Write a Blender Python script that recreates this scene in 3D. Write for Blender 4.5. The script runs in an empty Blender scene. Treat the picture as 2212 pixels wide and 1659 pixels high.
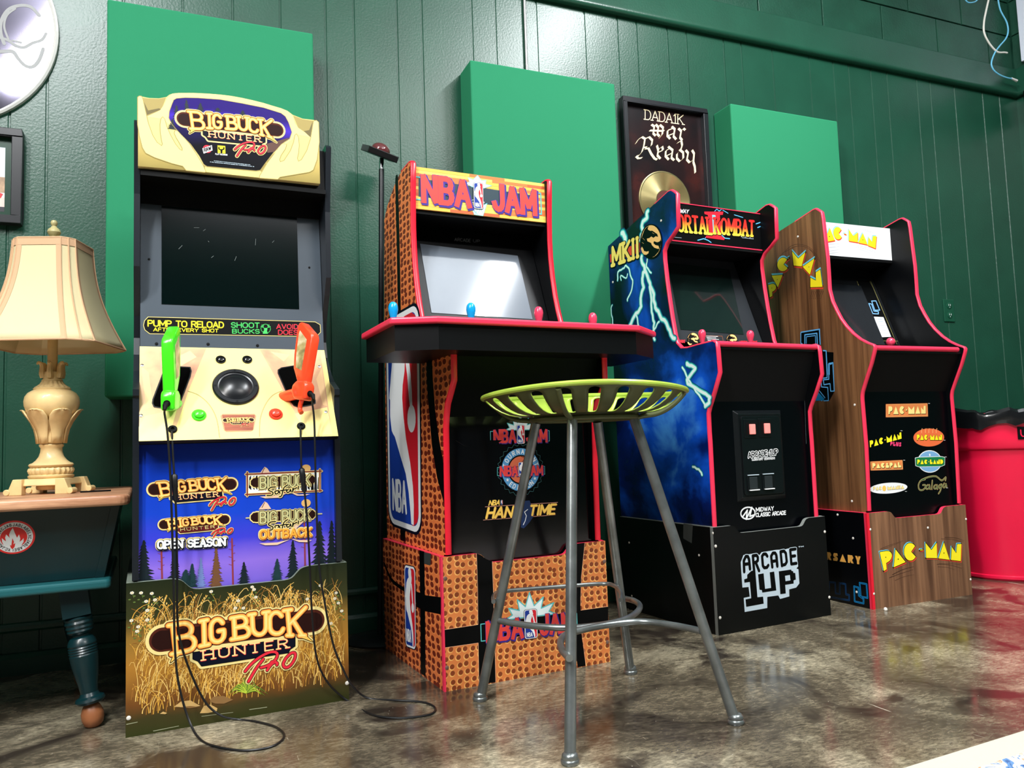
import bpy, math, random
from mathutils import Vector as V, Matrix
R_=math.radians; PI=math.pi
random.seed(7)
S=bpy.context.scene; COL=S.collection
# ---------------------------------------------------------------- camera
W,H=2212,1659
CF=1678.05; HC=.63889; pitch=R_(4.454402); roll=R_(-1.959113); yaw=R_(22.60491); WALL=2.80
fw=V((math.sin(yaw)*math.cos(pitch),math.cos(yaw)*math.cos(pitch),math.sin(pitch)))
rt=V((math.cos(yaw),-math.sin(yaw),0)); up=rt.cross(fw)
c_,s_=math.cos(roll),math.sin(roll)
CR=c_*rt+s_*up; CU=-s_*rt+c_*up; EYE=V((0,0,HC))
cam=bpy.data.cameras.new('camera'); cam.sensor_width=36; cam.lens=CF/W*36; cam.clip_start=.02
co=bpy.data.objects.new('camera',cam); COL.objects.link(co)
m=Matrix(((CR.x,CU.x,-fw.x,0),(CR.y,CU.y,-fw.y,0),(CR.z,CU.z,-fw.z,HC),(0,0,0,1))); co.matrix_world=m
S.camera=co
S.view_settings.view_transform='Standard'; S.view_settings.look='None'; S.view_settings.gamma=1; S.view_settings.use_curve_mapping=False
S.view_settings.exposure=0.0

# ---------------------------------------------------------------- colour and materials
def lin(c):
    o=[]
    for v in c[:3]:
        v=v/255; o.append(v/12.92 if v<=.04045 else ((v+.055)/1.055)**2.4)
    return (*o,1)
MATS={}
def node_mat(name):
    m=bpy.data.materials.new(name); m.use_nodes=True; nt=m.node_tree
    return m,nt,nt.nodes['Principled BSDF']
def mat(name,rgb=None,rough=.4,metal=0,spec=.5,bump=0,bscale=60,coat=0,trans=0,ior=1.45,emit=0,vary=0,vscale=8,l=None,bdist=.002):
    if name in MATS: return MATS[name]
    m,nt,b=node_mat(name); c=l if l else lin(rgb)
    b.inputs['Base Color'].default_value=c; b.inputs['Roughness'].default_value=rough; b.inputs['Metallic'].default_value=metal
    b.inputs['Specular IOR Level'].default_value=spec; b.inputs['Coat Weight'].default_value=coat; b.inputs['Coat Roughness'].default_value=.08
    b.inputs['Transmission Weight'].default_value=trans; b.inputs['IOR'].default_value=ior
    if emit: b.inputs['Emission Color'].default_value=c; b.inputs['Emission Strength'].default_value=emit
    tc=nt.nodes.new('ShaderNodeTexCoord')
    if vary:
        n=nt.nodes.new('ShaderNodeTexNoise'); n.inputs['Scale'].default_value=vscale; n.inputs['Detail'].default_value=6
        nt.links.new(tc.outputs['Object'],n.inputs['Vector'])
        r=nt.nodes.new('ShaderNodeValToRGB'); r.color_ramp.elements[0].position=.3; r.color_ramp.elements[1].position=.7
        r.color_ramp.elements[0].color=(*[v*(1-vary) for v in c[:3]],1); r.color_ramp.elements[1].color=(*[min(1,v*(1+vary)) for v in c[:3]],1)
        nt.links.new(n.outputs['Fac'],r.inputs['Fac']); nt.links.new(r.outputs['Color'],b.inputs['Base Color'])
    if bump:
        n=nt.nodes.new('ShaderNodeTexNoise'); n.inputs['Scale'].default_value=bscale; n.inputs['Detail'].default_value=3
        nt.links.new(tc.outputs['Object'],n.inputs['Vector'])
        k=nt.nodes.new('ShaderNodeBump'); k.inputs['Strength'].default_value=bump; k.inputs['Distance'].default_value=bdist
        nt.links.new(n.outputs['Fac'],k.inputs['Height']); nt.links.new(k.outputs['Normal'],b.inputs['Normal'])
    MATS[name]=m; return m
def grad(name,stops,axis=2,rough=.4,noise=0,nscale=6,stretch=(1,1,1)):
    """printed colour gradient along a local axis; stops = [(coordinate, rgb)...]"""
    if name in MATS: return MATS[name]
    m,nt,b=node_mat(name); b.inputs['Roughness'].default_value=rough; b.inputs['Specular IOR Level'].default_value=.2
    tc=nt.nodes.new('ShaderNodeTexCoord'); sp=nt.nodes.new('ShaderNodeSeparateXYZ'); nt.links.new(tc.outputs['Object'],sp.inputs[0])
    mr=nt.nodes.new('ShaderNodeMapRange'); a,z=stops[0][0],stops[-1][0]
    mr.inputs['From Min'].default_value=a; mr.inputs['From Max'].default_value=z
    src=sp.outputs[axis]
    if noise:
        mp=nt.nodes.new('ShaderNodeMapping'); mp.inputs['Scale'].default_value=stretch; nt.links.new(tc.outputs['Object'],mp.inputs[0])
        n=nt.nodes.new('ShaderNodeTexNoise'); n.inputs['Scale'].default_value=nscale; n.inputs['Detail'].default_value=5; nt.links.new(mp.outputs[0],n.inputs['Vector'])
        ma=nt.nodes.new('ShaderNodeMath'); ma.operation='MULTIPLY_ADD'; nt.links.new(n.outputs['Fac'],ma.inputs[0]); ma.inputs[1].default_value=noise; nt.links.new(src,ma.inputs[2])
        mb=nt.nodes.new('ShaderNodeMath'); mb.operation='SUBTRACT'; nt.links.new(ma.outputs[0],mb.inputs[0]); mb.inputs[1].default_value=noise/2; src=mb.outputs[0]
    nt.links.new(src,mr.inputs['Value'])
    r=nt.nodes.new('ShaderNodeValToRGB'); el=r.color_ramp.elements
    for i,(p,c) in enumerate(stops):
        q=(p-a)/(z-a); e=el[0] if i==0 else (el[len(el)-1] if i==len(stops)-1 else el.new(q)); e.position=q; e.color=lin(c)
    nt.links.new(mr.outputs[0],r.inputs['Fac']); nt.links.new(r.outputs['Color'],b.inputs['Base Color'])
    MATS[name]=m; return m
def wood(name,c0,c1,scale=(14,14,.7),rough=.35,detail=6):
    if name in MATS: return MATS[name]
    m,nt,b=node_mat(name); b.inputs['Roughness'].default_value=rough
    tc=nt.nodes.new('ShaderNodeTexCoord'); mp=nt.nodes.new('ShaderNodeMapping'); mp.inputs['Scale'].default_value=scale
    n=nt.nodes.new('ShaderNodeTexNoise'); n.inputs['Scale'].default_value=2.2; n.inputs['Detail'].default_value=detail; n.inputs['Roughness'].default_value=.65
    nt.links.new(tc.outputs['Object'],mp.inputs[0]); nt.links.new(mp.outputs[0],n.inputs['Vector'])
    r=nt.nodes.new('ShaderNodeValToRGB'); r.color_ramp.elements[0].position=.34; r.color_ramp.elements[1].position=.66
    r.color_ramp.elements[0].color=lin(c0); r.color_ramp.elements[1].color=lin(c1)
    nt.links.new(n.outputs['Fac'],r.inputs['Fac']); nt.links.new(r.outputs['Color'],b.inputs['Base Color'])
    MATS[name]=m; return m
def pebble(name,scale,blob,rim,base,t=.36,stretch=(1,1,1),axis=0):
    """basketball leather print: voronoi blobs with a paler crescent"""
    if name in MATS: return MATS[name]
    m,nt,b=node_mat(name); b.inputs['Roughness'].default_value=.4
    tc_=nt.nodes.new('ShaderNodeTexCoord'); sp=nt.nodes.new('ShaderNodeSeparateXYZ'); nt.links.new(tc_.outputs['Object'],sp.inputs[0])
    tc=nt.nodes.new('ShaderNodeCombineXYZ'); nt.links.new(sp.outputs[axis],tc.inputs[0]); nt.links.new(sp.outputs[2],tc.inputs[1])
    def vor(off):
        mp=nt.nodes.new('ShaderNodeMapping'); mp.inputs['Scale'].default_value=stretch; mp.inputs['Location'].default_value=off
        nt.links.new(tc.outputs[0],mp.inputs[0])
        v=nt.nodes.new('ShaderNodeTexVoronoi'); v.voronoi_dimensions='2D'; v.inputs['Scale'].default_value=scale; v.inputs['Randomness'].default_value=.36
        nt.links.new(mp.outputs[0],v.inputs['Vector']); return v
    v1=vor((0,0,0)); v2=vor((.0014*stretch[0],.0012,0))
    r1=nt.nodes.new('ShaderNodeValToRGB'); r1.color_ramp.elements[0].position=t; r1.color_ramp.elements[0].color=(1,1,1,1); r1.color_ramp.elements[1].position=t+.05; r1.color_ramp.elements[1].color=(0,0,0,1)
    r2=nt.nodes.new('ShaderNodeValToRGB'); r2.color_ramp.elements[0].position=t+.06; r2.color_ramp.elements[0].color=(1,1,1,1); r2.color_ramp.elements[1].position=t+.13; r2.color_ramp.elements[1].color=(0,0,0,1)
    nt.links.new(v1.outputs['Distance'],r1.inputs[0]); nt.links.new(v2.outputs['Distance'],r2.inputs[0])
    m1=nt.nodes.new('ShaderNodeMix'); m1.data_type='RGBA'; m1.inputs['A'].default_value=lin(base); m1.inputs['B'].default_value=lin(rim); nt.links.new(r2.outputs[0],m1.inputs['Factor'])
    m2=nt.nodes.new('ShaderNodeMix'); m2.data_type='RGBA'; m2.inputs['B'].default_value=lin(blob); nt.links.new(m1.outputs['Result'],m2.inputs['A']); nt.links.new(r1.outputs[0],m2.inputs['Factor'])
    nt.links.new(m2.outputs['Result'],b.inputs['Base Color'])
    MATS[name]=m; return m
def cloud(name,cols,scale=4,rough=.35,spread=(.35,.5,.68)):
    if name in MATS: return MATS[name]
    m,nt,b=node_mat(name); b.inputs['Roughness'].default_value=rough
    tc=nt.nodes.new('ShaderNodeTexCoord'); n=nt.nodes.new('ShaderNodeTexNoise'); n.inputs['Scale'].default_value=scale; n.inputs['Detail'].default_value=5; n.inputs['Distortion'].default_value=.4
    nt.links.new(tc.outputs['Object'],n.inputs['Vector'])
    r=nt.nodes.new('ShaderNodeValToRGB'); el=r.color_ramp.elements
    for i,(p,c) in enumerate(zip(spread,cols)):
        e=el[0] if i==0 else (el[len(el)-1] if i==len(cols)-1 else el.new(p)); e.position=p; e.color=lin(c)
    nt.links.new(n.outputs['Fac'],r.inputs[0]); nt.links.new(r.outputs[0],b.inputs['Base Color'])
    MATS[name]=m; return m
BLACK=mat('black_laminate',(4,5,7),.40,spec=.25); MATTE=mat('matte_black',(5,6,7),.6,spec=.2)
WHITE=mat('white_print',(238,240,240),.4); CREAM=mat('cream_print',(240,218,142),.5,spec=.3)
RED=mat('red_edge_plastic',(232,30,52),.3); PINK=mat('pink_red_plastic',(236,52,84),.3)
SCREW=mat('screw_cap',(225,220,210),.3); CHROME=mat('chrome',(200,202,205),.2,1)
GOLD=mat('gold_print',(255,200,92),.4); GOLD2=mat('pale_gold_print',(255,226,140),.4)
DKBR=mat('dark_brown_print',(38,12,8),.5,spec=.2); BRN=mat('brown_print',(78,32,20),.5,spec=.2); NAVY=mat('navy_print',(5,10,28),.5,spec=.2)
PRED=mat('red_print',(226,40,58),.4); PBLU=mat('blue_print',(24,58,150),.4); PYEL=mat('yellow_print',(255,236,36),.4)
LCYA=mat('cyan_print',(110,208,232),.4); BLK=mat('black_print',(2,3,4),.45,spec=.2); ORNG=mat('orange_print',(232,130,62),.4)
GRN=mat('green_print',(66,190,92),.4); LITE=mat('pale_blue_print',(200,220,236),.4)

# ---------------------------------------------------------------- mesh builder
class MB:
    def __init__(s): s.v=[]; s.f=[]; s.m=[]; s.mats=[]; s.k=0
    def mi(s,mt):
        if mt not in s.mats: s.mats.append(mt)
        return s.mats.index(mt)
    def poly(s,pts,mt):
        b=len(s.v); s.v+= [tuple(p) for p in pts]; s.f.append(list(range(b,b+len(pts)))); s.m.append(s.mi(mt))
    def mesh(s,vs,fs,mt):
        b=len(s.v); s.v+=[tuple(p) for p in vs]; k=s.mi(mt)
        for f in fs: s.f.append([i+b for i in f]); s.m.append(k)
    def box(s,a,b,mt):
        x0,y0,z0=a;x1,y1,z1=b
        s.mesh([(x0,y0,z0),(x1,y0,z0),(x1,y1,z0),(x0,y1,z0),(x0,y0,z1),(x1,y0,z1),(x1,y1,z1),(x0,y1,z1)],
          [(0,3,2,1),(4,5,6,7),(0,1,5,4),(1,2,6,5),(2,3,7,6),(3,0,4,7)],mt)
    def prism(s,pts,d,mt,mt2=None):
        """pts: planar 3d loop, d: extrusion vector; mt2 side material"""
        d=V(d); n=len(pts); P=[V(p) for p in pts]
        s.poly(P,mt); s.poly([p+d for p in reversed(P)],mt)
        for i in range(n):
            a,b=P[i],P[(i+1)%n]; s.poly([a,a+d,b+d,b],mt2 or mt)
    def tube(s,path,r,mt,n=10,caps=True,closed=False):
        P=[V(p) for p in path]; N=len(P); rs=r if isinstance(r,(list,tuple)) else [r]*N
        t0=(P[1]-P[0]).normalized(); a=t0.orthogonal().normalized(); rings=[]
        for i in range(N):
            if closed: t=(P[(i+1)%N]-P[i-1]).normalized()
            else: t=(P[min(i+1,N-1)]-P[max(i-1,0)]).normalized()
            a=(a-t*a.dot(t)).normalized(); b=t.cross(a)
            rings.append([P[i]+(a*math.cos(2*PI*k/n)+b*math.sin(2*PI*k/n))*rs[i] for k in range(n)])
        vs=[p for q in rings for p in q]; fs=[]
        for i in range(N if closed else N-1):
            j=(i+1)%N
            for k in range(n): fs.append((i*n+k,i*n+(k+1)%n,j*n+(k+1)%n,j*n+k))
        if caps and not closed: fs.append(tuple(range(n))[::-1]); fs.append(tuple((N-1)*n+k for k in range(n)))
        s.mesh(vs,fs,mt)
    def lathe(s,prof,mt,o=(0,0,0),n=32,M=None,sq=None):
        """prof [(r,z)], around local z"""
        o=V(o); vs=[];fs=[]
        for r,z in prof:
            for k in range(n):
                a=2*PI*k/n; q=1
                if sq: q=sq(a,z)
                p=V((r*q*math.cos(a),r*q*math.sin(a),z)); vs.append((M@p if M else p)+o)
        N=len(prof)
        for i in range(N-1):
            for k in range(n): fs.append((i*n+k,i*n+(k+1)%n,(i+1)*n+(k+1)%n,(i+1)*n+k))
        if prof[0][0]>1e-5: fs.append(tuple(range(n))[::-1])
        if prof[-1][0]>1e-5 and not (len(prof)==2 and prof[0][0]<1e-5 and prof[0][1]==prof[1][1]): fs.append(tuple((N-1)*n+k for k in range(n)))
        s.mesh(vs,fs,mt)
    def build(s,name,parent=None,smooth=False,bevel=0,seg=2,angle=.6,flat=False):
        me=bpy.data.meshes.new(name); me.from_pydata(s.v,[],s.f)
        for k in s.mats: me.materials.append(k)
        me.polygons.foreach_set('material_index',s.m); me.update()
        if not flat:
            import bmesh
            bm=bmesh.new(); bm.from_mesh(me); bmesh.ops.remove_doubles(bm,verts=bm.verts,dist=1e-5); bmesh.ops.recalc_face_normals(bm,faces=bm.faces); bm.to_mesh(me); bm.free()
        o=bpy.data.objects.new(name,me); COL.objects.link(o)
        if parent: o.parent=parent
        if smooth:
            me.polygons.foreach_set('use_smooth',[True]*len(me.polygons))
            try: me.set_sharp_from_angle(angle=angle)
            except Exception: pass
        if bevel:
            md=o.modifiers.new('bevel','BEVEL'); md.width=bevel; md.segments=seg; md.limit_method='ANGLE'; md.angle_limit=.5
        return o
def tag(o,label,cat,group=None):
    o['label']=label; o['category']=cat
    if group: o['group']=group
    return o
def thing(name,label,cat,loc=(0,0,0),rz=0,group=None):
    o=bpy.data.objects.new(name,None); COL.objects.link(o); o.location=loc; o.rotation_euler=(0,0,rz); o.empty_display_size=.05
    return tag(o,label,cat,group)
def struct(o): o['kind']='structure'; return o

# ---------------------------------------------------------------- planes: a photo point turned into a point of a real surface
class Fr:
    def __init__(s,x=0,y=0,t=0): s.o=V((x,y,0)); s.a=V((math.cos(t),math.sin(t),0)); s.b=V((-math.sin(t),math.cos(t),0)); s.t=t
    def loc(s,P): d=P-s.o; return V((d.dot(s.a),d.dot(s.b),d.z))
    def wld(s,p): return s.o+s.a*p[0]+s.b*p[1]+V((0,0,p[2]))
WF=Fr()
def ray(q): return fw*CF+CR*(q[0]-W/2)+CU*(H/2-q[1])
def hit(q,o,n):
    d=ray(q); return EYE+d*((o-EYE).dot(n)/d.dot(n))
class Pl:
    def __init__(s,fr,o,U,Vv):
        s.fr=fr; s.o=V(o); s.U=V(U).normalized(); s.V=V(Vv).normalized(); s.N=s.U.cross(s.V)
        s.wo=fr.wld(s.o); s.wn=fr.a*s.N.x+fr.b*s.N.y+V((0,0,s.N.z))
    def px(s,q):
        p=s.fr.loc(hit(q,s.wo,s.wn))-s.o; return (p.dot(s.U),p.dot(s.V))
    def pt(s,uv,off=0): return s.o+s.U*uv[0]+s.V*uv[1]+s.N*off
    def at(s,q,off=0): return s.pt(s.px(q),off)
def front(fr,y): return Pl(fr,(0,y,0),(1,0,0),(0,0,1))
def sidep(fr,x): return Pl(fr,(x,0,0),(0,-1,0),(0,0,1))
def crop(ox,oy,sc): return lambda *q: (ox+q[0]/sc,oy+q[1]/sc)
K1=crop(240,180,4.2538); K3=crop(260,640,4.2538); K4=crop(260,960,4.2538); K5=crop(240,1200,4.0963)
K6=crop(0,480,2.677); K7=crop(0,1030,2.812); KG=crop(330,660,6.915); KO=crop(600,660,6.914)
N1=crop(780,330,4.485); N2=crop(780,600,3.456); N3=crop(800,740,3.607); N4=crop(800,1120,3.95)
M5=crop(1290,180,3.881); M6=crop(1300,400,4.367); M7=crop(1300,720,3.771); M8=crop(1340,1080,4.608); M9=crop(1440,640,6.144); MD=crop(1560,860,6.144)
P1=crop(1640,440,4.608); P2=crop(1740,730,4.254); P3=crop(1740,1060,4.686)
def CQ(K,s):
    """'x,y x,y ...' in crop coordinates -> list of photo points"""
    return [K(*[float(v) for v in t.split(',')]) for t in s.split()]
LV=.00022
def dpoly(B,pl,pts,mt,lv=1):
    """printed polygon: photo points on plane pl"""
    upoly(B,pl,[pl.px(q) for q in pts],mt,lv)
def upoly(B,pl,uv,mt,lv=1):
    B.k+=1; o=lv*LV+(B.k%50)*3e-6; B.poly([pl.pt(q,o) for q in uv],mt)
def thick(B,pl,uv,w,mt,lv=1,closed=False,joins=True,taper=None):
    n=len(uv); h=w/2; sq=joins=='sq'
    if sq: joins=False
    for i in range(n if closed else n-1):
        a=uv[i]; b=uv[(i+1)%n]; dx,dy=b[0]-a[0],b[1]-a[1]; L=math.hypot(dx,dy)
        if L<1e-7: continue
        h0=h1=h
        if taper: h0=h*(1-(1-taper)*i/(n-1)); h1=h*(1-(1-taper)*(i+1)/(n-1))
        nx,ny=-dy/L,dx/L
        if sq:
            ex,ey=dx/L*h,dy/L*h; a=(a[0]-ex*(1 if i==0 else .55),a[1]-ey*(1 if i==0 else .55)); b=(b[0]+ex*(1 if i==n-2 else .55),b[1]+ey*(1 if i==n-2 else .55))
        upoly(B,pl,[(a[0]+nx*h0,a[1]+ny*h0),(a[0]-nx*h0,a[1]-ny*h0),(b[0]-nx*h1,b[1]-ny*h1),(b[0]+nx*h1,b[1]+ny*h1)],mt,lv)
    if joins:
        for (x,y) in uv: upoly(B,pl,[(x+h*math.cos(k*PI/4+.39),y+h*math.sin(k*PI/4+.39)) for k in range(8)],mt,lv)
def dline(B,pl,pts,w,mt,lv=1,**k): thick(B,pl,[pl.px(q) for q in pts],w,mt,lv,**k)
def arc(cx,cy,rx,ry,a0,a1,n=8): return [(cx+rx*math.cos(R_(a0+(a1-a0)*i/n)),cy+ry*math.sin(R_(a0+(a1-a0)*i/n))) for i in range(n+1)]
def smoothp(pts,n=4):
    """catmull-rom through points (any dimension)"""
    out=[];N=len(pts)
    for i in range(N-1):
        p0=pts[max(i-1,0)];p1=pts[i];p2=pts[i+1];p3=pts[min(i+2,N-1)]
        for k in range(n):
            t=k/n; out.append(tuple(.5*((2*b)+(c-a)*t+(2*a-5*b+4*c-d)*t*t+(-a+3*b-3*c+d)*t**3) for a,b,c,d in zip(p0,p1,p2,p3)))
    out.append(tuple(pts[-1])); return out
# ---------------------------------------------------------------- stroke lettering
G={}
def g(ch,w,*st): G[ch]=(w,[list(s) for s in st])
g('A',.8,[(0,0),(.5,1),(1,0)],[(.2,.33),(.8,.33)])
g('B',.7,[(0,0),(0,1)],[(0,1),(.55,1)]+arc(.55,.76,.38,.24,90,-90,6)+[(0,.52)],[(0,.52),(.6,.52)]+arc(.6,.26,.4,.26,90,-90,6)+[(0,0)])
g('C',.72,arc(.5,.68,.5,.32,20,180,6)+arc(.5,.32,.5,.32,180,340,6))
g('D',.72,[(0,0),(0,1)],[(0,1),(.45,1)]+arc(.45,.5,.55,.5,90,-90,8)+[(0,0)])
g('E',.62,[(1,1),(0,1),(0,0),(1,0)],[(0,.52),(.85,.52)])
g('F',.6,[(1,1),(0,1),(0,0)],[(0,.52),(.85,.52)])
g('G',.75,arc(.5,.68,.5,.32,20,180,6)+arc(.5,.32,.5,.32,180,360,6)+[(1,.47),(.6,.47)])
g('H',.74,[(0,0),(0,1)],[(1,0),(1,1)],[(0,.52),(1,.52)])
g('I',.12,[(.5,0),(.5,1)])
g('J',.6,[(1,1),(1,.32)]+arc(.5,.32,.5,.32,0,-165,7))
g('K',.74,[(0,0),(0,1)],[(1,1),(0,.42)],[(.28,.58),(1,0)])
g('L',.6,[(0,1),(0,0),(1,0)])
g('M',.92,[(0,0),(0,1),(.5,.25),(1,1),(1,0)])
g('N',.76,[(0,0),(0,1),(1,0),(1,1)])
g('O',.78,arc(.5,.66,.5,.34,0,180,8)+arc(.5,.34,.5,.34,180,360,8)+[(1,.66)])
g('P',.68,[(0,0),(0,1),(.55,1)]+arc(.55,.74,.45,.26,90,-90,6)+[(0,.48)])
g('R',.72,[(0,0),(0,1),(.55,1)]+arc(.55,.75,.43,.25,90,-90,6)+[(0,.5)],[(.5,.5),(1,0)])
g('S',.68,arc(.5,.75,.5,.25,20,180,6)+arc(.5,.75,.5,.25,180,250,3)+arc(.5,.27,.5,.27,70,0,3)+arc(.5,.27,.5,.27,0,-160,6))
g('T',.7,[(0,1),(1,1)],[(.5,0),(.5,1)])
g('U',.74,[(0,1),(0,.34)]+arc(.5,.34,.5,.34,180,360,8)+[(1,1)])
g('V',.78,[(0,1),(.5,0),(1,1)]); g('W',1.05,[(0,1),(.25,0),(.5,.8),(.75,0),(1,1)])
g('X',.76,[(0,0),(1,1)],[(0,1),(1,0)]); g('Y',.76,[(0,1),(.5,.48),(1,1)],[(.5,.48),(.5,0)]); g('Z',.7,[(0,1),(1,1),(0,0),(1,0)])
g('1',.4,[(.1,.78),(.6,1),(.6,0)],[(.1,0),(1,0)]); g('-',.4,[(.1,.45),(.9,.45)]); g(' ',.4); g('.',.05,[(.5,0),(.5,.02)])
g('&',.75,[(1,0),(.2,.75),(.3,.95),(.6,.9),(.6,.7),(.1,.35),(.1,.1),(.4,0),(.9,.4)]); g("'",.1,[(.5,1),(.5,.8)])
g('™',.6,[(.1,1),(.4,1)],[(.25,1),(.25,.75)],[(.55,.75),(.55,1),(.75,.85),(.95,1),(.95,.75)]); g(':',.1,[(.5,.2),(.5,.22)],[(.5,.7),(.5,.72)])
def glyph_strokes(ch,slab=False):
    w,st=G[ch]; st=[list(s) for s in st]
    if slab:
        ex=[]
        for s in st:
            for e,nb in ((s[0],s[1]),(s[-1],s[-2])):
                if abs(e[1]-nb[1])>abs(e[0]-nb[0])*.8 and (e[1]<.02 or e[1]>.98): 
                    q=.16/max(w,.3); ex.append([(e[0]-q,e[1]),(e[0]+q,e[1])])
        st+=ex
    return w,st
def text(B,pl,s,p0,p1,pt,wt,layers,slab=False,gap=.3,warp=None,uv=False,lv=1,joins=True):
    """string between photo points p0 and p1 (baseline), cap height to pt above p0. wt stroke weight as a share of cap height.
    layers: (extra metres, material, (du,dv) in cap heights)"""
    a,b,c=(p0,p1,pt) if uv else (pl.px(p0),pl.px(p1),pl.px(pt))
    ws=[G[ch][0] for ch in s]; tot=sum(ws)+gap*(len(s)-1); ht=math.hypot(c[0]-a[0],c[1]-a[1])
    for li,(ex,mt,(du,dv)) in enumerate(layers):
        x=0
        for ch,w in zip(s,ws):
            _,st=glyph_strokes(ch,slab)
            for k in st:
                q=[]
                for (gx,gy) in k:
                    X=(x+gx*w)/tot; Y=gy
                    if warp: X,Y=warp(X,Y)
                    q.append((a[0]+(b[0]-a[0])*X+(c[0]-a[0])*Y+du*ht,a[1]+(b[1]-a[1])*X+(c[1]-a[1])*Y+dv*ht))
                thick(B,pl,q,wt*ht+ex*2,mt,lv+li,joins=joins)
            x+=w+gap
def quadmap(TL,TR,BR,BL): return lambda x,y: tuple((BL[i]*(1-x)+BR[i]*x)*(1-y)+(TL[i]*(1-x)+TR[i]*x)*y for i in (0,1))
def rrect(w,h,r,n=5,cx=0,cy=0):
    o=[]
    for sx,sy,a in ((1,1,0),(-1,1,90),(-1,-1,180),(1,-1,270)):
        o+=[(cx+sx*(w/2-r)+r*math.cos(R_(a+90*k/n)),cy+sy*(h/2-r)+r*math.sin(R_(a+90*k/n))) for k in range(n+1)]
    return o
def disc(B,pl,uv,rx,ry,mt,lv=1,n=24): upoly(B,pl,[(uv[0]+rx*math.cos(2*PI*k/n),uv[1]+ry*math.sin(2*PI*k/n)) for k in range(n)],mt,lv)
def px_m(pl,q,d=(1,0)):
    """metres on the plane covered by one photo pixel at q"""
    a=pl.px(q); b=pl.px((q[0]+d[0],q[1]+d[1])); return math.hypot(a[0]-b[0],a[1]-b[1])
def screws(pl,pts,parent,r=.0045,mt=None,name='screw'):
    for q in pts:
        B=MB(); p=pl.at(q); n=pl.N
        M=V((0,0,1)).rotation_difference(n).to_matrix()
        B.lathe([(r,0),(r,.0012),(r*.7,.002),(0,.0024)],mt or SCREW,p,12,M); B.build(name,parent,True)
LOOKS={}
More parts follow.
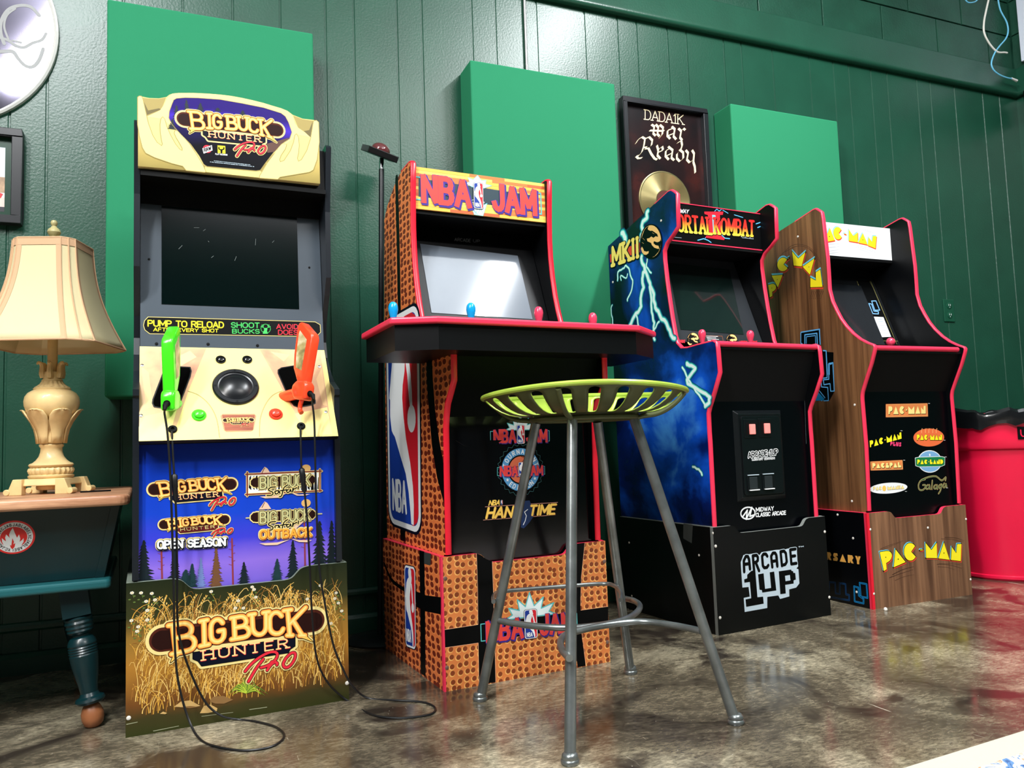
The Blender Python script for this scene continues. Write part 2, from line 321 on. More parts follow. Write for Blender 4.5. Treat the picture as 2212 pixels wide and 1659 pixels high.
# ================================================================ ROOM
DG=mat('dark_green_wall_paint',l=(.010,.066,.038,1),rough=.32,bump=.42,bscale=130,bdist=.0014,vary=.12,vscale=5,spec=.62)
DG2=mat('dark_green_block_paint',l=(.011,.064,.038,1),rough=.42,bump=.8,bscale=90,bdist=.002,vary=.2,vscale=6)
XR=4.293; ZL=2.480
def build_walls():
    xs=[-3.373,-2.964,-2.607,-2.249,-1.891,-1.533,-1.176,-0.797,-0.526,-0.423,-0.204,-0.020,0.143,0.305,0.467,0.572,0.738,0.838,1.046,1.148,1.332,1.557,1.718,1.815,1.975,2.077,2.283,2.384,2.566,2.793,2.945,3.046,3.194,3.305,3.516,3.613,3.795,4.014,4.150]
    pr=[(-3.5,0)]
    for x in xs: pr+=[(x-.0045,0),(x-.0025,.004),(x+.0025,.004),(x+.0045,0)]
    pr+=[(XR,0)]
    B=MB(); z0,z1=0,ZL
    for (a,da),(b,db) in zip(pr,pr[1:]): B.poly([(a,WALL+da,z0),(b,WALL+db,z0),(b,WALL+db,z1),(a,WALL+da,z1)],DG)
    B.box((-3.5,WALL+.006,0),(XR,WALL+.12,ZL),DG)
    struct(B.build('wall_back'))
    # painted block courses above the ledge
    B=MB(); B.box((-3.5,WALL+.012,ZL),(XR,WALL+.12,4.1),DG2)
    zc=ZL+.16
    for r in range(7):
        x=-3.5+(.2 if r%2 else 0)
        while x<XR:
            x1=min(x+.4,XR); B.box((x+.004,WALL+.002,zc+.004),(x1-.004,WALL+.02,zc+.2-.004),DG2); x+=.4
        zc+=.2
    struct(B.build('wall_back_upper',bevel=.002))
    B=MB() # ledge board with rounded lower edge
    prof=[(0,ZL),(-.022,ZL-.004),(-.034,ZL+.004),(-.036,ZL+.018),(-.03,ZL+.028),(-.03,ZL+.148),(-.024,ZL+.155),(.0,ZL+.157)]
    def extr(y0,prof,x0,x1,mt): B.prism([(x0,y0+a,z) for a,z in prof],(x1-x0,0,0),mt)
    extr(WALL,prof,-3.5,XR,DG); o=struct(B.build('trim_1',smooth=True,angle=.9))
    B=MB()
    B.prism([(XR-.0,1.2,z) if 0 else (XR+a,-3.9,z) for a,z in prof],(0,WALL+3.9,0),DG); struct(B.build('trim_2',smooth=True,angle=.9))
    B=MB(); extr(WALL,[(0,.125),(-.012,.125),(-.016,.132),(-.016,.142),(-.010,.150),(0,.152)],-3.5,XR,DG); struct(B.build('trim_3'))
    B=MB(); extr(WALL,[(0,0),(-.022,0),(-.022,.05),(-.014,.062),(0,.064)],-3.5,XR,DG); struct(B.build('baseboard_back'))
    B=MB(); B.box((XR,-3.9,0),(XR+.12,WALL+.12,ZL),DG); zc=ZL
    B.box((XR+.01,-3.9,ZL),(XR+.12,WALL+.12,4.1),DG2); zc=ZL+.16
    for r in range(7):
        y=-3.9+(.2 if r%2 else 0)
        while y<WALL:
            B.box((XR,y+.004,zc+.004),(XR+.015,min(y+.4,WALL)-.004,zc+.196),DG2); y+=.4
        zc+=.2
    struct(B.build('wall_right'))
    PW=mat('pale_wall',(92,96,98),.8)
    B=MB(); B.box((-3.6,-3.9,0),(-3.5,WALL+.12,4.1),PW); struct(B.build('wall_left'))
    B=MB(); B.box((-3.6,-4,0),(XR+.12,-3.9,4.1),PW); struct(B.build('wall_front'))
    B=MB(); B.box((-3.6,-4,4.1),(XR+.12,WALL+.12,XR),mat('ceiling_paint',(215,218,222),.8)); struct(B.build('ceiling'))
    # worn sealed concrete
    m,nt,b=node_mat('stained_concrete'); tc=nt.nodes.new('ShaderNodeTexCoord')
    def noise(sc,det,st=(1,1,1),dist=0,rgh=.55,rz=0):
        mp=nt.nodes.new('ShaderNodeMapping'); mp.inputs['Scale'].default_value=st; mp.inputs['Rotation'].default_value=(0,0,rz); nt.links.new(tc.outputs['Object'],mp.inputs[0])
        n=nt.nodes.new('ShaderNodeTexNoise'); n.inputs['Scale'].default_value=sc; n.inputs['Detail'].default_value=det; n.inputs['Distortion'].default_value=dist; n.inputs['Roughness'].default_value=rgh
        nt.links.new(mp.outputs[0],n.inputs['Vector']); return n.outputs['Fac']
    def ramp(src,*st):
        r=nt.nodes.new('ShaderNodeValToRGB'); el=r.color_ramp.elements
        for i,(p,c) in enumerate(st):
            e=el[0] if i==0 else (el[len(el)-1] if i==len(st)-1 else el.new(p)); e.position=p; e.color=c
        nt.links.new(src,r.inputs[0]); return r.outputs[0]
    def mix(f,a,b_,mode='MIX'):
        x=nt.nodes.new('ShaderNodeMix'); x.data_type='RGBA'; x.blend_type=mode
        if isinstance(f,float): x.inputs['Factor'].default_value=f
        else: nt.links.new(f,x.inputs['Factor'])
        for k,vv in (('A',a),('B',b_)):
            if isinstance(vv,tuple): x.inputs[k].default_value=vv
            else: nt.links.new(vv,x.inputs[k])
        return x.outputs['Result']
    g_=lambda v:(v,v,v,1)
    base=ramp(noise(2.3,9,dist=.7,rgh=.66),(.34,lin((60,53,44))),(.5,lin((104,95,78))),(.64,lin((162,152,128))))
    fine=ramp(noise(46,10,st=(1,2.2,1),dist=.6,rgh=.8,rz=.3),(.36,g_(.28)),(.50,g_(.9)),(.64,g_(2.0)))
    c=mix(.85,base,fine,'MULTIPLY')
    dark=ramp(noise(3.2,6,dist=1.2),(.36,g_(1)),(.47,g_(0)))
    c=mix(dark,c,lin((50,43,37)))
    pale=ramp(noise(2.4,5,dist=.3,rz=.4),(.60,g_(0)),(.70,g_(.55)))
    c=mix(pale,c,lin((178,166,140)))
    scr=ramp(noise(60,4,st=(1,.09,1),rz=.9),(.70,g_(0)),(.74,g_(.7)))
    c=mix(scr,c,lin((205,196,176)))
    scr2=ramp(noise(55,4,st=(.1,1,1),rz=.5),(.71,g_(0)),(.75,g_(.6)))
    c=mix(scr2,c,lin((196,186,166)))
    spk=nt.nodes.new('ShaderNodeTexVoronoi'); spk.inputs['Scale'].default_value=34; nt.links.new(tc.outputs['Object'],spk.inputs['Vector'])
    c=mix(ramp(spk.outputs['Distance'],(.022,g_(.85)),(.04,g_(0))),c,lin((222,216,200)))
    nt.links.new(c,b.inputs['Base Color'])
    rr=ramp(noise(5,6),(.3,g_(.10)),(.7,g_(.24))); nt.links.new(rr,b.inputs['Roughness'])
    bp=nt.nodes.new('ShaderNodeBump'); bp.inputs['Strength'].default_value=.12; bp.inputs['Distance'].default_value=.001
    nt.links.new(noise(30,4),bp.inputs['Height']); nt.links.new(bp.outputs[0],b.inputs['Normal'])
    b.inputs['Specular IOR Level'].default_value=.75
    B=MB(); B.box((-3.6,-4,-.1),(XR+.12,WALL+.12,0),m); struct(B.build('floor'))
build_walls()
# ---- acoustic panels
FAB=mat('green_felt',l=(.026,.225,.108,1),rough=.9,bump=.25,bscale=500,spec=.15,bdist=.0006)
for nm,x0,x1,lb in (('a',-.242,.403,'tall green fabric wall panel behind the yellow-topped hunting game, nearest the lamp'),('b',.988,1.619,'tall green fabric wall panel between the basketball game and the framed record'),('c',2.203,2.821,'green fabric wall panel right of the framed gold record')):
    B=MB(); B.box((x0,WALL-.122,.827),(x1,WALL,2.105),FAB)
    tag(B.build('acoustic_panel',bevel=.006,seg=2),lb,'wall panel','green fabric panels hung on the wall')
# ---- framed record
def framed_record():
    y=WALL-.006; pl=front(WF,WALL-.012)
    FB=mat('black_frame_wood',(28,30,34),.3)
    x0,x1,z0,z1=1.709,2.145,1.284,2.108
    t=thing('framed_record','gold record and lettering in a tall black frame on the green wall','framed record',((x0+x1)/2,WALL,z0))
    o=V(t.location)
    B=MB()
    for a,b_ in (((x0,WALL-.035,z0+.022),(x0+.022,WALL,z1-.022)),((x1-.022,WALL-.035,z0+.022),(x1,WALL,z1-.022)),((x0,WALL-.035,z1-.022),(x1,WALL,z1)),((x0,WALL-.035,z0),(x1,WALL,z0+.022))):
        B.box(V(a)-o,V(b_)-o,FB)
    B.build('frame',t,bevel=.002)
    pl=Pl(Fr(o.x,o.y,0),(0,-.012,0),(1,0,0),(0,0,1))
    B=MB(); B.box((x0+.02-o.x,-.012,z0+.02-o.z),(x1-.02-o.x,-.004,z1-.02-o.z),cloud('dark_poster_print',[(14,12,16),(34,16,18),(70,26,22)],5,.25,(.35,.55,.75)))
    B.build('poster',t)
    B=MB(); cm=mat('cream_letter_print',(238,222,178),.5)
    text(B,pl,'DADA1K',M5(402,302),M5(722,345),M5(402,222),.09,[(0,cm,(0,0))],slab=True,gap=.16)
    # broad-nib blackletter strokes
    def nib(pts,w=21,K=M5,a=(.72,-.7)):
        for p,q in zip(pts,pts[1:]):
            d=(a[0]*w/2,a[1]*w/2)
            P=[K(p[0]-d[0],p[1]-d[1]),K(q[0]-d[0],q[1]-d[1]),K(q[0]+d[0],q[1]+d[1]),K(p[0]+d[0],p[1]+d[1])]
            dpoly(B,pl,P,cm,1)
    for s in ([(455,345),(478,362),(470,420),(490,440)],[(490,345),(512,368),(505,425),(522,445)],[(525,348),(552,372),(545,430),(520,460)],[(440,395),(560,400)],
              [(640,375),(590,395),(588,440),(612,465)],[(625,362),(650,385),(640,445),(662,470)],[(592,440),(640,420)],
              [(680,378),(704,400),(694,455),(712,478)],[(704,400),(722,378),(738,392)],
              # Ready
              [(322,505),(345,470),(375,450),(400,465),(392,520),(375,575),(350,605),(325,612),(345,630),(375,625)],[(400,465),(435,450),(462,478),(455,520),(430,545),(402,548)],[(430,545),(452,590),(480,630),(502,640)],[(385,540),(415,535)],
              [(500,520),(512,560),(505,605),(530,632)],[(505,560),(545,530),(552,560),(510,580)],
              [(610,545),(575,565),(572,610),(600,640)],[(595,530),(632,560),(622,625),(645,645)],[(575,610),(618,590)],
              [(672,500),(705,480),(712,520),(700,560),(668,590),(668,630),(692,655),(722,630),(720,580),(690,555)],
              [(742,560),(762,585),(752,640),(775,665)],[(795,560),(812,590),(806,660),(818,700),(822,750)],[(775,665),(806,640)]): nib(s)
    B.v=[(a,b,c-o.z) for a,b,c in B.v]; B.build('lettering',t,flat=True)
    c=(1.909,1.672); rc=.131
    gd=mat('gold_record_metal',(214,196,140),.22,.9,bump=0)
    # grooved gold disc: concentric ridges in the mesh
    pr=[(.03,.004),(.042,.004)]
    r=.046
    while r<rc-.006: pr+=[(r,.0045),(r+.0011,.0051)]; r+=.0022
    pr+=[(rc-.003,.005),(rc,.0035),(rc,.0)]
    M=Matrix.Rotation(R_(90),3,'X')
    cl=V((c[0]-o.x,-.0125,c[1]-o.z))
    B=MB(); B.lathe(pr,gd,cl,72,M); B.build('gold_disc',t,True,angle=.3)
    B=MB(); B.lathe([(0.0,.0056),(.043,.0056)],mat('record_label',(84,34,30),.5),cl,40,M); B.build('record_label',t)
    gl=mat('clear_glass',(255,255,255),.03,trans=1,ior=1.1,spec=.4)
    return t
framed_record()
# ---- left framed photo
def framed_photo():
    FB=MATS['black_frame_wood']; x0,x1,z0,z1=-.961,-.485,1.376,1.679
    t=thing('framed_photo','black framed photo of a red car hung above the lamp','framed photo',((x0+x1)/2,WALL,z0)); o=V(t.location)
    B=MB()
    for a,b_ in (((x0,-.035,z0+.025),(x0+.028,0,z1-.025)),((x1-.028,-.035,z0+.025),(x1,0,z1-.025)),((x0,-.035,z1-.025),(x1,0,z1)),((x0,-.035,z0),(x1,0,z0+.025))):
        B.box((a[0]-o.x,a[1],a[2]-o.z),(b_[0]-o.x,b_[1],b_[2]-o.z),FB)
    B.build('frame',t,bevel=.002)
    B=MB(); B.box((x0-o.x+.02,-.012,.02),(x1-o.x-.02,-.004,z1-z0-.02),mat('dark_green_mat_board',(26,62,46),.25)); B.build('mat_board',t)
    pl=Pl(Fr(o.x,o.y),(0,-.012,0),(1,0,0),(0,0,1)); B=MB()
    rx=x1-.028-.020-o.x; lx=-rx
    skyc=grad('photo_sky',[(.05,(226,224,220)),(.24,(206,220,232))]); upoly(B,pl,[(lx,.055),(rx,.055),(rx,.245),(lx,.245)],skyc,1)
    upoly(B,pl,[(lx,.1),(rx,.1),(rx,.15),(lx,.155)],mat('photo_rock',(170,140,112),.5,vary=.3,vscale=60),2)
    upoly(B,pl,[(lx,.055),(rx,.055),(rx,.085),(lx,.085)],mat('photo_road',(222,200,188),.5),3)
    rc=mat('photo_red',(200,34,40),.4); upoly(B,pl,[(rx-.16,.082),(rx-.01,.082),(rx-.004,.096),(rx-.03,.106),(rx-.06,.122),(rx-.11,.122),(rx-.14,.106),(rx-.165,.1)],rc,4)
    for x in (rx-.03,rx-.13): disc(B,pl,(x,.082),.011,.013,BLK,5)
    for k in range(14): 
        x=rx-.02-k*.018; thick(B,pl,[(x,.15),(x-.006+.012*random.random(),.185+.02*random.random())],.0012,mat('photo_twig',(120,104,92),.5),4,joins=False)
    upoly(B,pl,[(lx,.04),(rx,.04),(rx,.055),(lx,.055)],mat('photo_caption',(34,36,44),.5),2)
    thick(B,pl,[(rx-.05,.047),(rx-.02,.047)],.003,WHITE,3)
    B.build('photo',t,flat=True)
framed_photo()
# ---- round mirror
def mirror():
    cx,cz,r=-.731,2.015,.340
    t=thing('round_mirror','round mirror with etched outlines and a thin pale rim, hung high above the framed photo','mirror',(cx,WALL,cz-r))
    M=Matrix.Rotation(R_(90),3,'X'); c=V((0,0,r))
    B=MB(); B.lathe([(0,.010),(r-.012,.010)],mat('mirror_glass',(112,108,122),.07,1),c,72,M); B.build('mirror_glass',t,flat=True)
    B=MB(); B.lathe([(r-.013,.0),(r-.013,.014),(r-.006,.018),(r,.014),(r,0)],mat('pale_rim',(205,205,200),.35),c,72,M); B.build('rim',t,True)
    et=mat('etched_glass',(150,152,152),.6); pl=Pl(Fr(cx,WALL),(0,-.0105,0),(1,0,0),(0,0,1)); B=MB()
    for pts,w in (([(30,690/2.2),(5,235),(10,150),(60,70),(140,40),(220,50),(280,110)],.010),([(0,270),(60,290),(110,325),(170,340),(230,310),(300,285),(330,240)],.009),
                  ([(0,370),(90,370),(130,420),(180,470),(235,478),(280,430),(310,350)],.011),([(60,280),(30,190),(50,110),(110,62)],.006),([(90,290),(150,305)],.006)):
        q=[pl.px((x/3.318,y/3.318)) for x,y in smoothp(pts,5)]; thick(B,pl,q,w,et,1)
    B.v=[(a,b,c-cz+r) for a,b,c in B.v]; B.build('etching',t,flat=True)
mirror()
# ---- flexible conduit down the wall
B=MB(); z=2.0
cm=mat('steel_conduit',(160,160,158),.35,.8)
pth=[];rr=[]
while z<4.0: pth.append((1.275,WALL-.009,z)); rr.append(.0065); pth.append((1.275,WALL-.009,z+.004)); rr.append(.0048); z+=.008
B.tube(pth,rr,cm,8); o=tag(B.build('flexible_conduit',smooth=True,angle=3),'thin ribbed metal conduit running down the wall behind the middle green panel','conduit')
# ---- outlet
def outlet():
    x0,x1,z0,z1=3.578,3.659,1.192,1.312
    t=thing('wall_outlet','dark green painted double outlet on the wall right of the maze game','outlet',((x0+x1)/2,WALL,z0))
    pm=mat('painted_plate',l=(.008,.075,.04,1),rough=.35); B=MB(); B.box((-.038,-.007,0),(.038,0,.117),pm); B.build('cover_plate',t,bevel=.003)
    for z in (.034,.083):
        B=MB(); B.lathe([(.017,0),(.017,.003),(.015,.004),(0,.004)],pm,(0,-.006,z),20,Matrix.Rotation(R_(90),3,'X')); s=B.build('socket',t,True)
        B=MB()
        for dx in (-.006,.006): B.box((dx-.001,-.0108,z-.001),(dx+.001,-.0098,z+.008),WHITE)
        B.lathe([(.0022,0),(0,.0006)],WHITE,(0,-.0102,z-.008),8,Matrix.Rotation(R_(90),3,'X')); B.build('slot',s)
outlet()
# ---- network cables and things in the upper corner
def crn(x,y): return (1980+x/7.211,y/7.213)
pc=front(WF,WALL-.07)
def wallpath(pts,r,mt,n=6):
    B=MB(); P=[tuple(pc.at(crn(*q)))for q in pts]; P=[(P[0][0]+.02,P[0][1],4.1),(P[0][0]+.01,P[0][1],P[0][2]+.4)]+P; P=smoothp(P,5); B.tube(P,r,mt,8); return B
t=thing('network_cable','pale blue network cable dangling in the upper right corner','cable',tuple(pc.at(crn(1270,0))))
o=V(t.location); BC=mat('sky_blue_cable',(112,196,232),.4)
B=wallpath([(1240,-260),(1270,0),(1310,170),(1400,340),(1425,480),(1390,600),(1290,720),(1215,830),(1165,980),(1200,1090),(1300,1170),(1420,1215),(1490,1225)],.004,BC)
B.v=[tuple(V(p)-o) for p in B.v]; B.build('cable',t,True)
B=MB(); a=pc.at(crn(1480,1222))-o; b_=pc.at(crn(1560,1258))-o; B.tube([a,b_],[.006,.008],mat('clear_plug',(220,220,215),.3),6); B.build('plug',t,True)
B=wallpath([(1180,-260),(1120,0),(1080,180),(1050,340),(1050,500),(1110,640),(1190,750),(1270,815),(1360,818),(1410,825)],.005,mat('white_cable',(236,232,222),.4))
tag(B.build('white_cable',smooth=True),'white cable hanging left of the pale blue cable','cable')
B=wallpath([(700,-300),(740,-60),(790,30),(860,40),(940,5),(1000,-120),(1030,-300)],.0035,BC)
tag(B.build('looped_cable',smooth=True),'short blue cable loop at the top edge of the wall','cable')
# white hanging sheet and black box on the right wall
B=MB(); w0=pc.px((2203,-30))[0]
B.box((4.265,2.16,2.66),(4.283,2.738,4.0),mat('white_board',(226,232,246),.5)); tag(B.build('white_board',bevel=.003),'white board mounted high on the right wall above the ledge','board')
B=MB(); B.box((4.193,2.48,2.37),(4.293,2.70,2.468),MATTE); tag(B.build('mounted_box',bevel=.01),'black box mounted under the ledge in the right corner','box')
# ================================================================ HUNTING GAME CABINET
def glow(c,name): return mat(name,c,.45)
def bigbuck(B,pl,mp,full=True,lv=3,season=False,pdx=0):
    """pill-shaped hunting title. mp maps riser-crop points (K5 pixels) to plane uv"""
    P=lambda s:[mp(*[float(v) for v in t.split(',')]) for t in s.split()]
    sc=math.hypot(*(a-b for a,b in zip(mp(400,740),mp(1400,740))))/1000   # metres per crop pixel
    def cap(r,mt,l):
        a=mp(450,743);b=mp(1790,575); thick(B,pl,[a,b],2*r*sc,mt,l); disc(B,pl,a,r*sc,r*sc,mt,l,32); disc(B,pl,b,r*sc,r*sc,mt,l,32)
    quads=[('B',(545,612),(715,585),(750,825),(575,862)),('I',(790,580),(850,568),(862,785),(790,800)),('G',(880,575),(985,552),(1005,752),(885,772)),
           ('B',(1085,548),(1195,528),(1230,712),(1095,735)),('U',(1245,520),(1370,500),(1370,695),(1255,702)),('C',(1400,508),(1505,492),(1530,688),(1405,695)),('K',(1560,482),(1720,458),(1690,705),(1580,705))]
    spikes=['565,845 640,850 525,945','1665,690 1705,690 1785,762 1650,712']
    plate='722,855 1628,720 1628,800 1585,828 1568,860 800,978 768,935 722,915'
    def letters(w,mt,l):
        for ch,TL,TR,BR,BL in quads:
            q=quadmap(TL,TR,BR,BL)
            for st in glyph_strokes(ch,True)[1]: thick(B,pl,[mp(*q(*p)) for p in st],w*sc,mt,l)
    cap(138,CREAM,lv); letters(92,CREAM,lv)
    for s in spikes: q=P(s); upoly(B,pl,q,CREAM,lv); thick(B,pl,q,34*sc,CREAM,lv,closed=True)
    q=P(plate); thick(B,pl,q,52*sc,CREAM,lv,closed=True); upoly(B,pl,q,CREAM,lv)
    cap(108,BRN,lv+1); 
    a=mp(450,748);b=mp(1790,582); thick(B,pl,[a,b],170*sc,DKBR,lv+2); disc(B,pl,a,88*sc,88*sc,DKBR,lv+2); disc(B,pl,b,88*sc,88*sc,DKBR,lv+2)
    pm=mat('maroon_print',(96,20,24),.4) if season else NAVY
    upoly(B,pl,q,pm,lv+2); thick(B,pl,q,5*sc,BLK,lv+3,closed=True,joins=False)
    letters(66,BLK,lv+3); letters(54,mat('amber_print',(226,112,40),.4),lv+4)
    for s in spikes: u=P(s); thick(B,pl,u,12*sc,BLK,lv+3,closed=True); upoly(B,pl,u,GOLD,lv+5)
    letters(40,GOLD,lv+5); letters(16,GOLD2,lv+6)
    # HUNTER
    a,b,c=mp(815,922),mp(1560,812),mp(812,840)
    text(B,pl,'HUNTER',a,b,c,.15,[(3*sc,PRED if not season else DKBR,(.02,-.03)),(0,CREAM,(0,0))],slab=not season,gap=.42,uv=True,lv=lv+4)
    pro=['1185,1022 1235,962 1310,900 1390,858 1445,850 1470,872 1452,920 1390,968 1325,990','1345,915 1290,985 1250,1050 1215,1112','1420,938 1380,1012','1394,988 1422,955 1448,942 1468,950 1466,966','1545,905 1520,960 1545,990 1590,965 1625,905 1625,862 1590,862 1545,905']
    for w,mt,l in ((58,CREAM,lv+1),(34,BLK,lv+5),(24,PRED,lv+6)):
        for s in pro: thick(B,pl,smoothp([mp(float(v.split(',')[0])+pdx,float(v.split(',')[1])-pdx*.13) for v in s.split()],3),w*sc,mt,l)
def affine3(src,dst):
    (x0,y0),(x1,y1),(x2,y2)=src; d=(x1-x0)*(y2-y0)-(x2-x0)*(y1-y0)
    def f(x,y):
        a=((x-x0)*(y2-y0)-(x2-x0)*(y-y0))/d; b=((x1-x0)*(y-y0)-(x-x0)*(y1-y0))/d
        return tuple(dst[0][i]+a*(dst[1][i]-dst[0][i])+b*(dst[2][i]-dst[0][i]) for i in (0,1))
    return f
def fir(B,pl,base,top,hw,mt,lv=2,rows=9,seed=0):
    rnd=random.Random(seed); b=pl.px(base); t=pl.px(top); w=hw*px_m(pl,base); dx=(t[0]-b[0]);dy=(t[1]-b[1])
    L=[];Rr=[]
    for i in range(rows):
        f=1-i/rows; ww=w*(.12+.88*f); y0=i/rows; y1=(i+.55)/rows
        for side,lst in ((-1,L),(1,Rr)):
            j=.75+.5*rnd.random(); lst.append((b[0]+dx*y0+side*ww*j,b[1]+dy*(y0-.02*rnd.random()))); lst.append((b[0]+dx*y1+side*ww*.35,b[1]+dy*(y1+.03)))
    for i in range(0,len(L)-1,1):
        upoly(B,pl,[L[i],Rr[i],Rr[i+1],L[i+1]],mt,lv)
    upoly(B,pl,[L[-1],Rr[-1],t],mt,lv)
FRB=Fr(-.137056,2.04180594,R_(2.7596802))
def riser(fr,t,h,low,mt_front,mt_side,mt_edge,dep=.53,w=.515,u=(.085,.155),edge_corner=None,nm='riser'):
    """open-topped riser box: front board with a dipped top edge, two side boards"""
    th=.014
    prof=[(0,0),(0,h),(u[0],h)]+smoothp([(u[0],h),(u[0]+(u[1]-u[0])*.35,h-(h-low)*.18),(u[0]+(u[1]-u[0])*.7,h-(h-low)*.85),(u[1],low)],4)[1:]
    prof+=[(w-u[1],low)]+[(w-x,z) for x,z in reversed(smoothp([(u[0],h),(u[0]+(u[1]-u[0])*.35,h-(h-low)*.18),(u[0]+(u[1]-u[0])*.7,h-(h-low)*.85),(u[1],low)],4))][1:]+[(w,h),(w,0)]
    # front as strips so the board stays clean
    B=MB(); B.prism([(x,0,z) for x,z in prof],(0,th,0),mt_front,mt_edge); r=B.build(nm,t)
    for x0 in (0,w-th):
        B=MB(); a=(x0,th,0); s=B.box(a,(x0+th,dep,h),mt_side); 
        B.box((x0,th,h-.0008),(x0+th,dep,h+.0012),mt_edge); B.build('side_board',r)
    return r
def side_panels(fr,t,prof,art,inner,edge,x0=.015,x1=.4985,th=.016,edgew=.0165,smooth_idx=None):
    """two profiled side panels with coloured edge strip; prof [(y,z)...] closed loop"""
    out=[]
    for xs in (x0,x1-th):
        B=MB(); B.prism([(xs,y,z) for y,z in prof],(th,0,0),art if xs==x0 else inner,inner); p=B.build('side_panel',t); out.append(p)
    for f in (0,1):
        me=out[f].data
        if inner.name not in [m.name for m in me.materials]: me.materials.append(inner)
        # inner face gets the inner laminate
        ii=[m.name for m in me.materials].index(inner.name)
        big=sorted(me.polygons,key=lambda q:-q.area)[:2]
        for q in big:
            cx=q.center.x
            isinner=(f==0 and cx>x0+th/2) or (f==1 and cx<x1-th/2)
            q.material_index=ii if isinner else 0
    return out
def tmold(t,panel,x,th,path,mt,r=None):
    """plastic edge strip following the front edge of a panel; path [(y,z)]"""
    B=MB(); P=path; n=len(P); hw=th/2+.0004; L=[]
    for i in range(n):
        a=P[max(i-1,0)];b=P[min(i+1,n-1)]; dy,dz=b[0]-a[0],b[1]-a[1]; l=math.hypot(dy,dz) or 1; L.append((dz/l,-dy/l))
    prof=[(-hw,-.002),(-hw,.0015),(-hw*.7,.0032),(0,.004),(hw*.7,.0032),(hw,.0015),(hw,-.002)]
    vs=[];fs=[];k=len(prof)
    for (y,z),(ny,nz) in zip(P,L):
        for dx,o in prof: vs.append((x+th/2+dx,y+ny*o,z+nz*o))
    for i in range(n-1):
        for j in range(k-1): fs.append((i*k+j,i*k+j+1,(i+1)*k+j+1,(i+1)*k+j))
        fs.append((i*k+k-1,i*k,(i+1)*k,(i+1)*k+k-1))
    fs.append(tuple(range(k))); fs.append(tuple((n-1)*k+j for j in range(k))[::-1])
    B.mesh(vs,fs,mt); return B.build('edge_strip',panel,True,angle=1.0)
def cyl_on(pl,p,prof,mt,name,parent,n=28,sx=1):
    B=MB(); M=V((0,0,1)).rotation_difference(pl.N).to_matrix(); B.lathe(prof,mt,p,n,M); return B.build(name,parent,True,angle=.7)
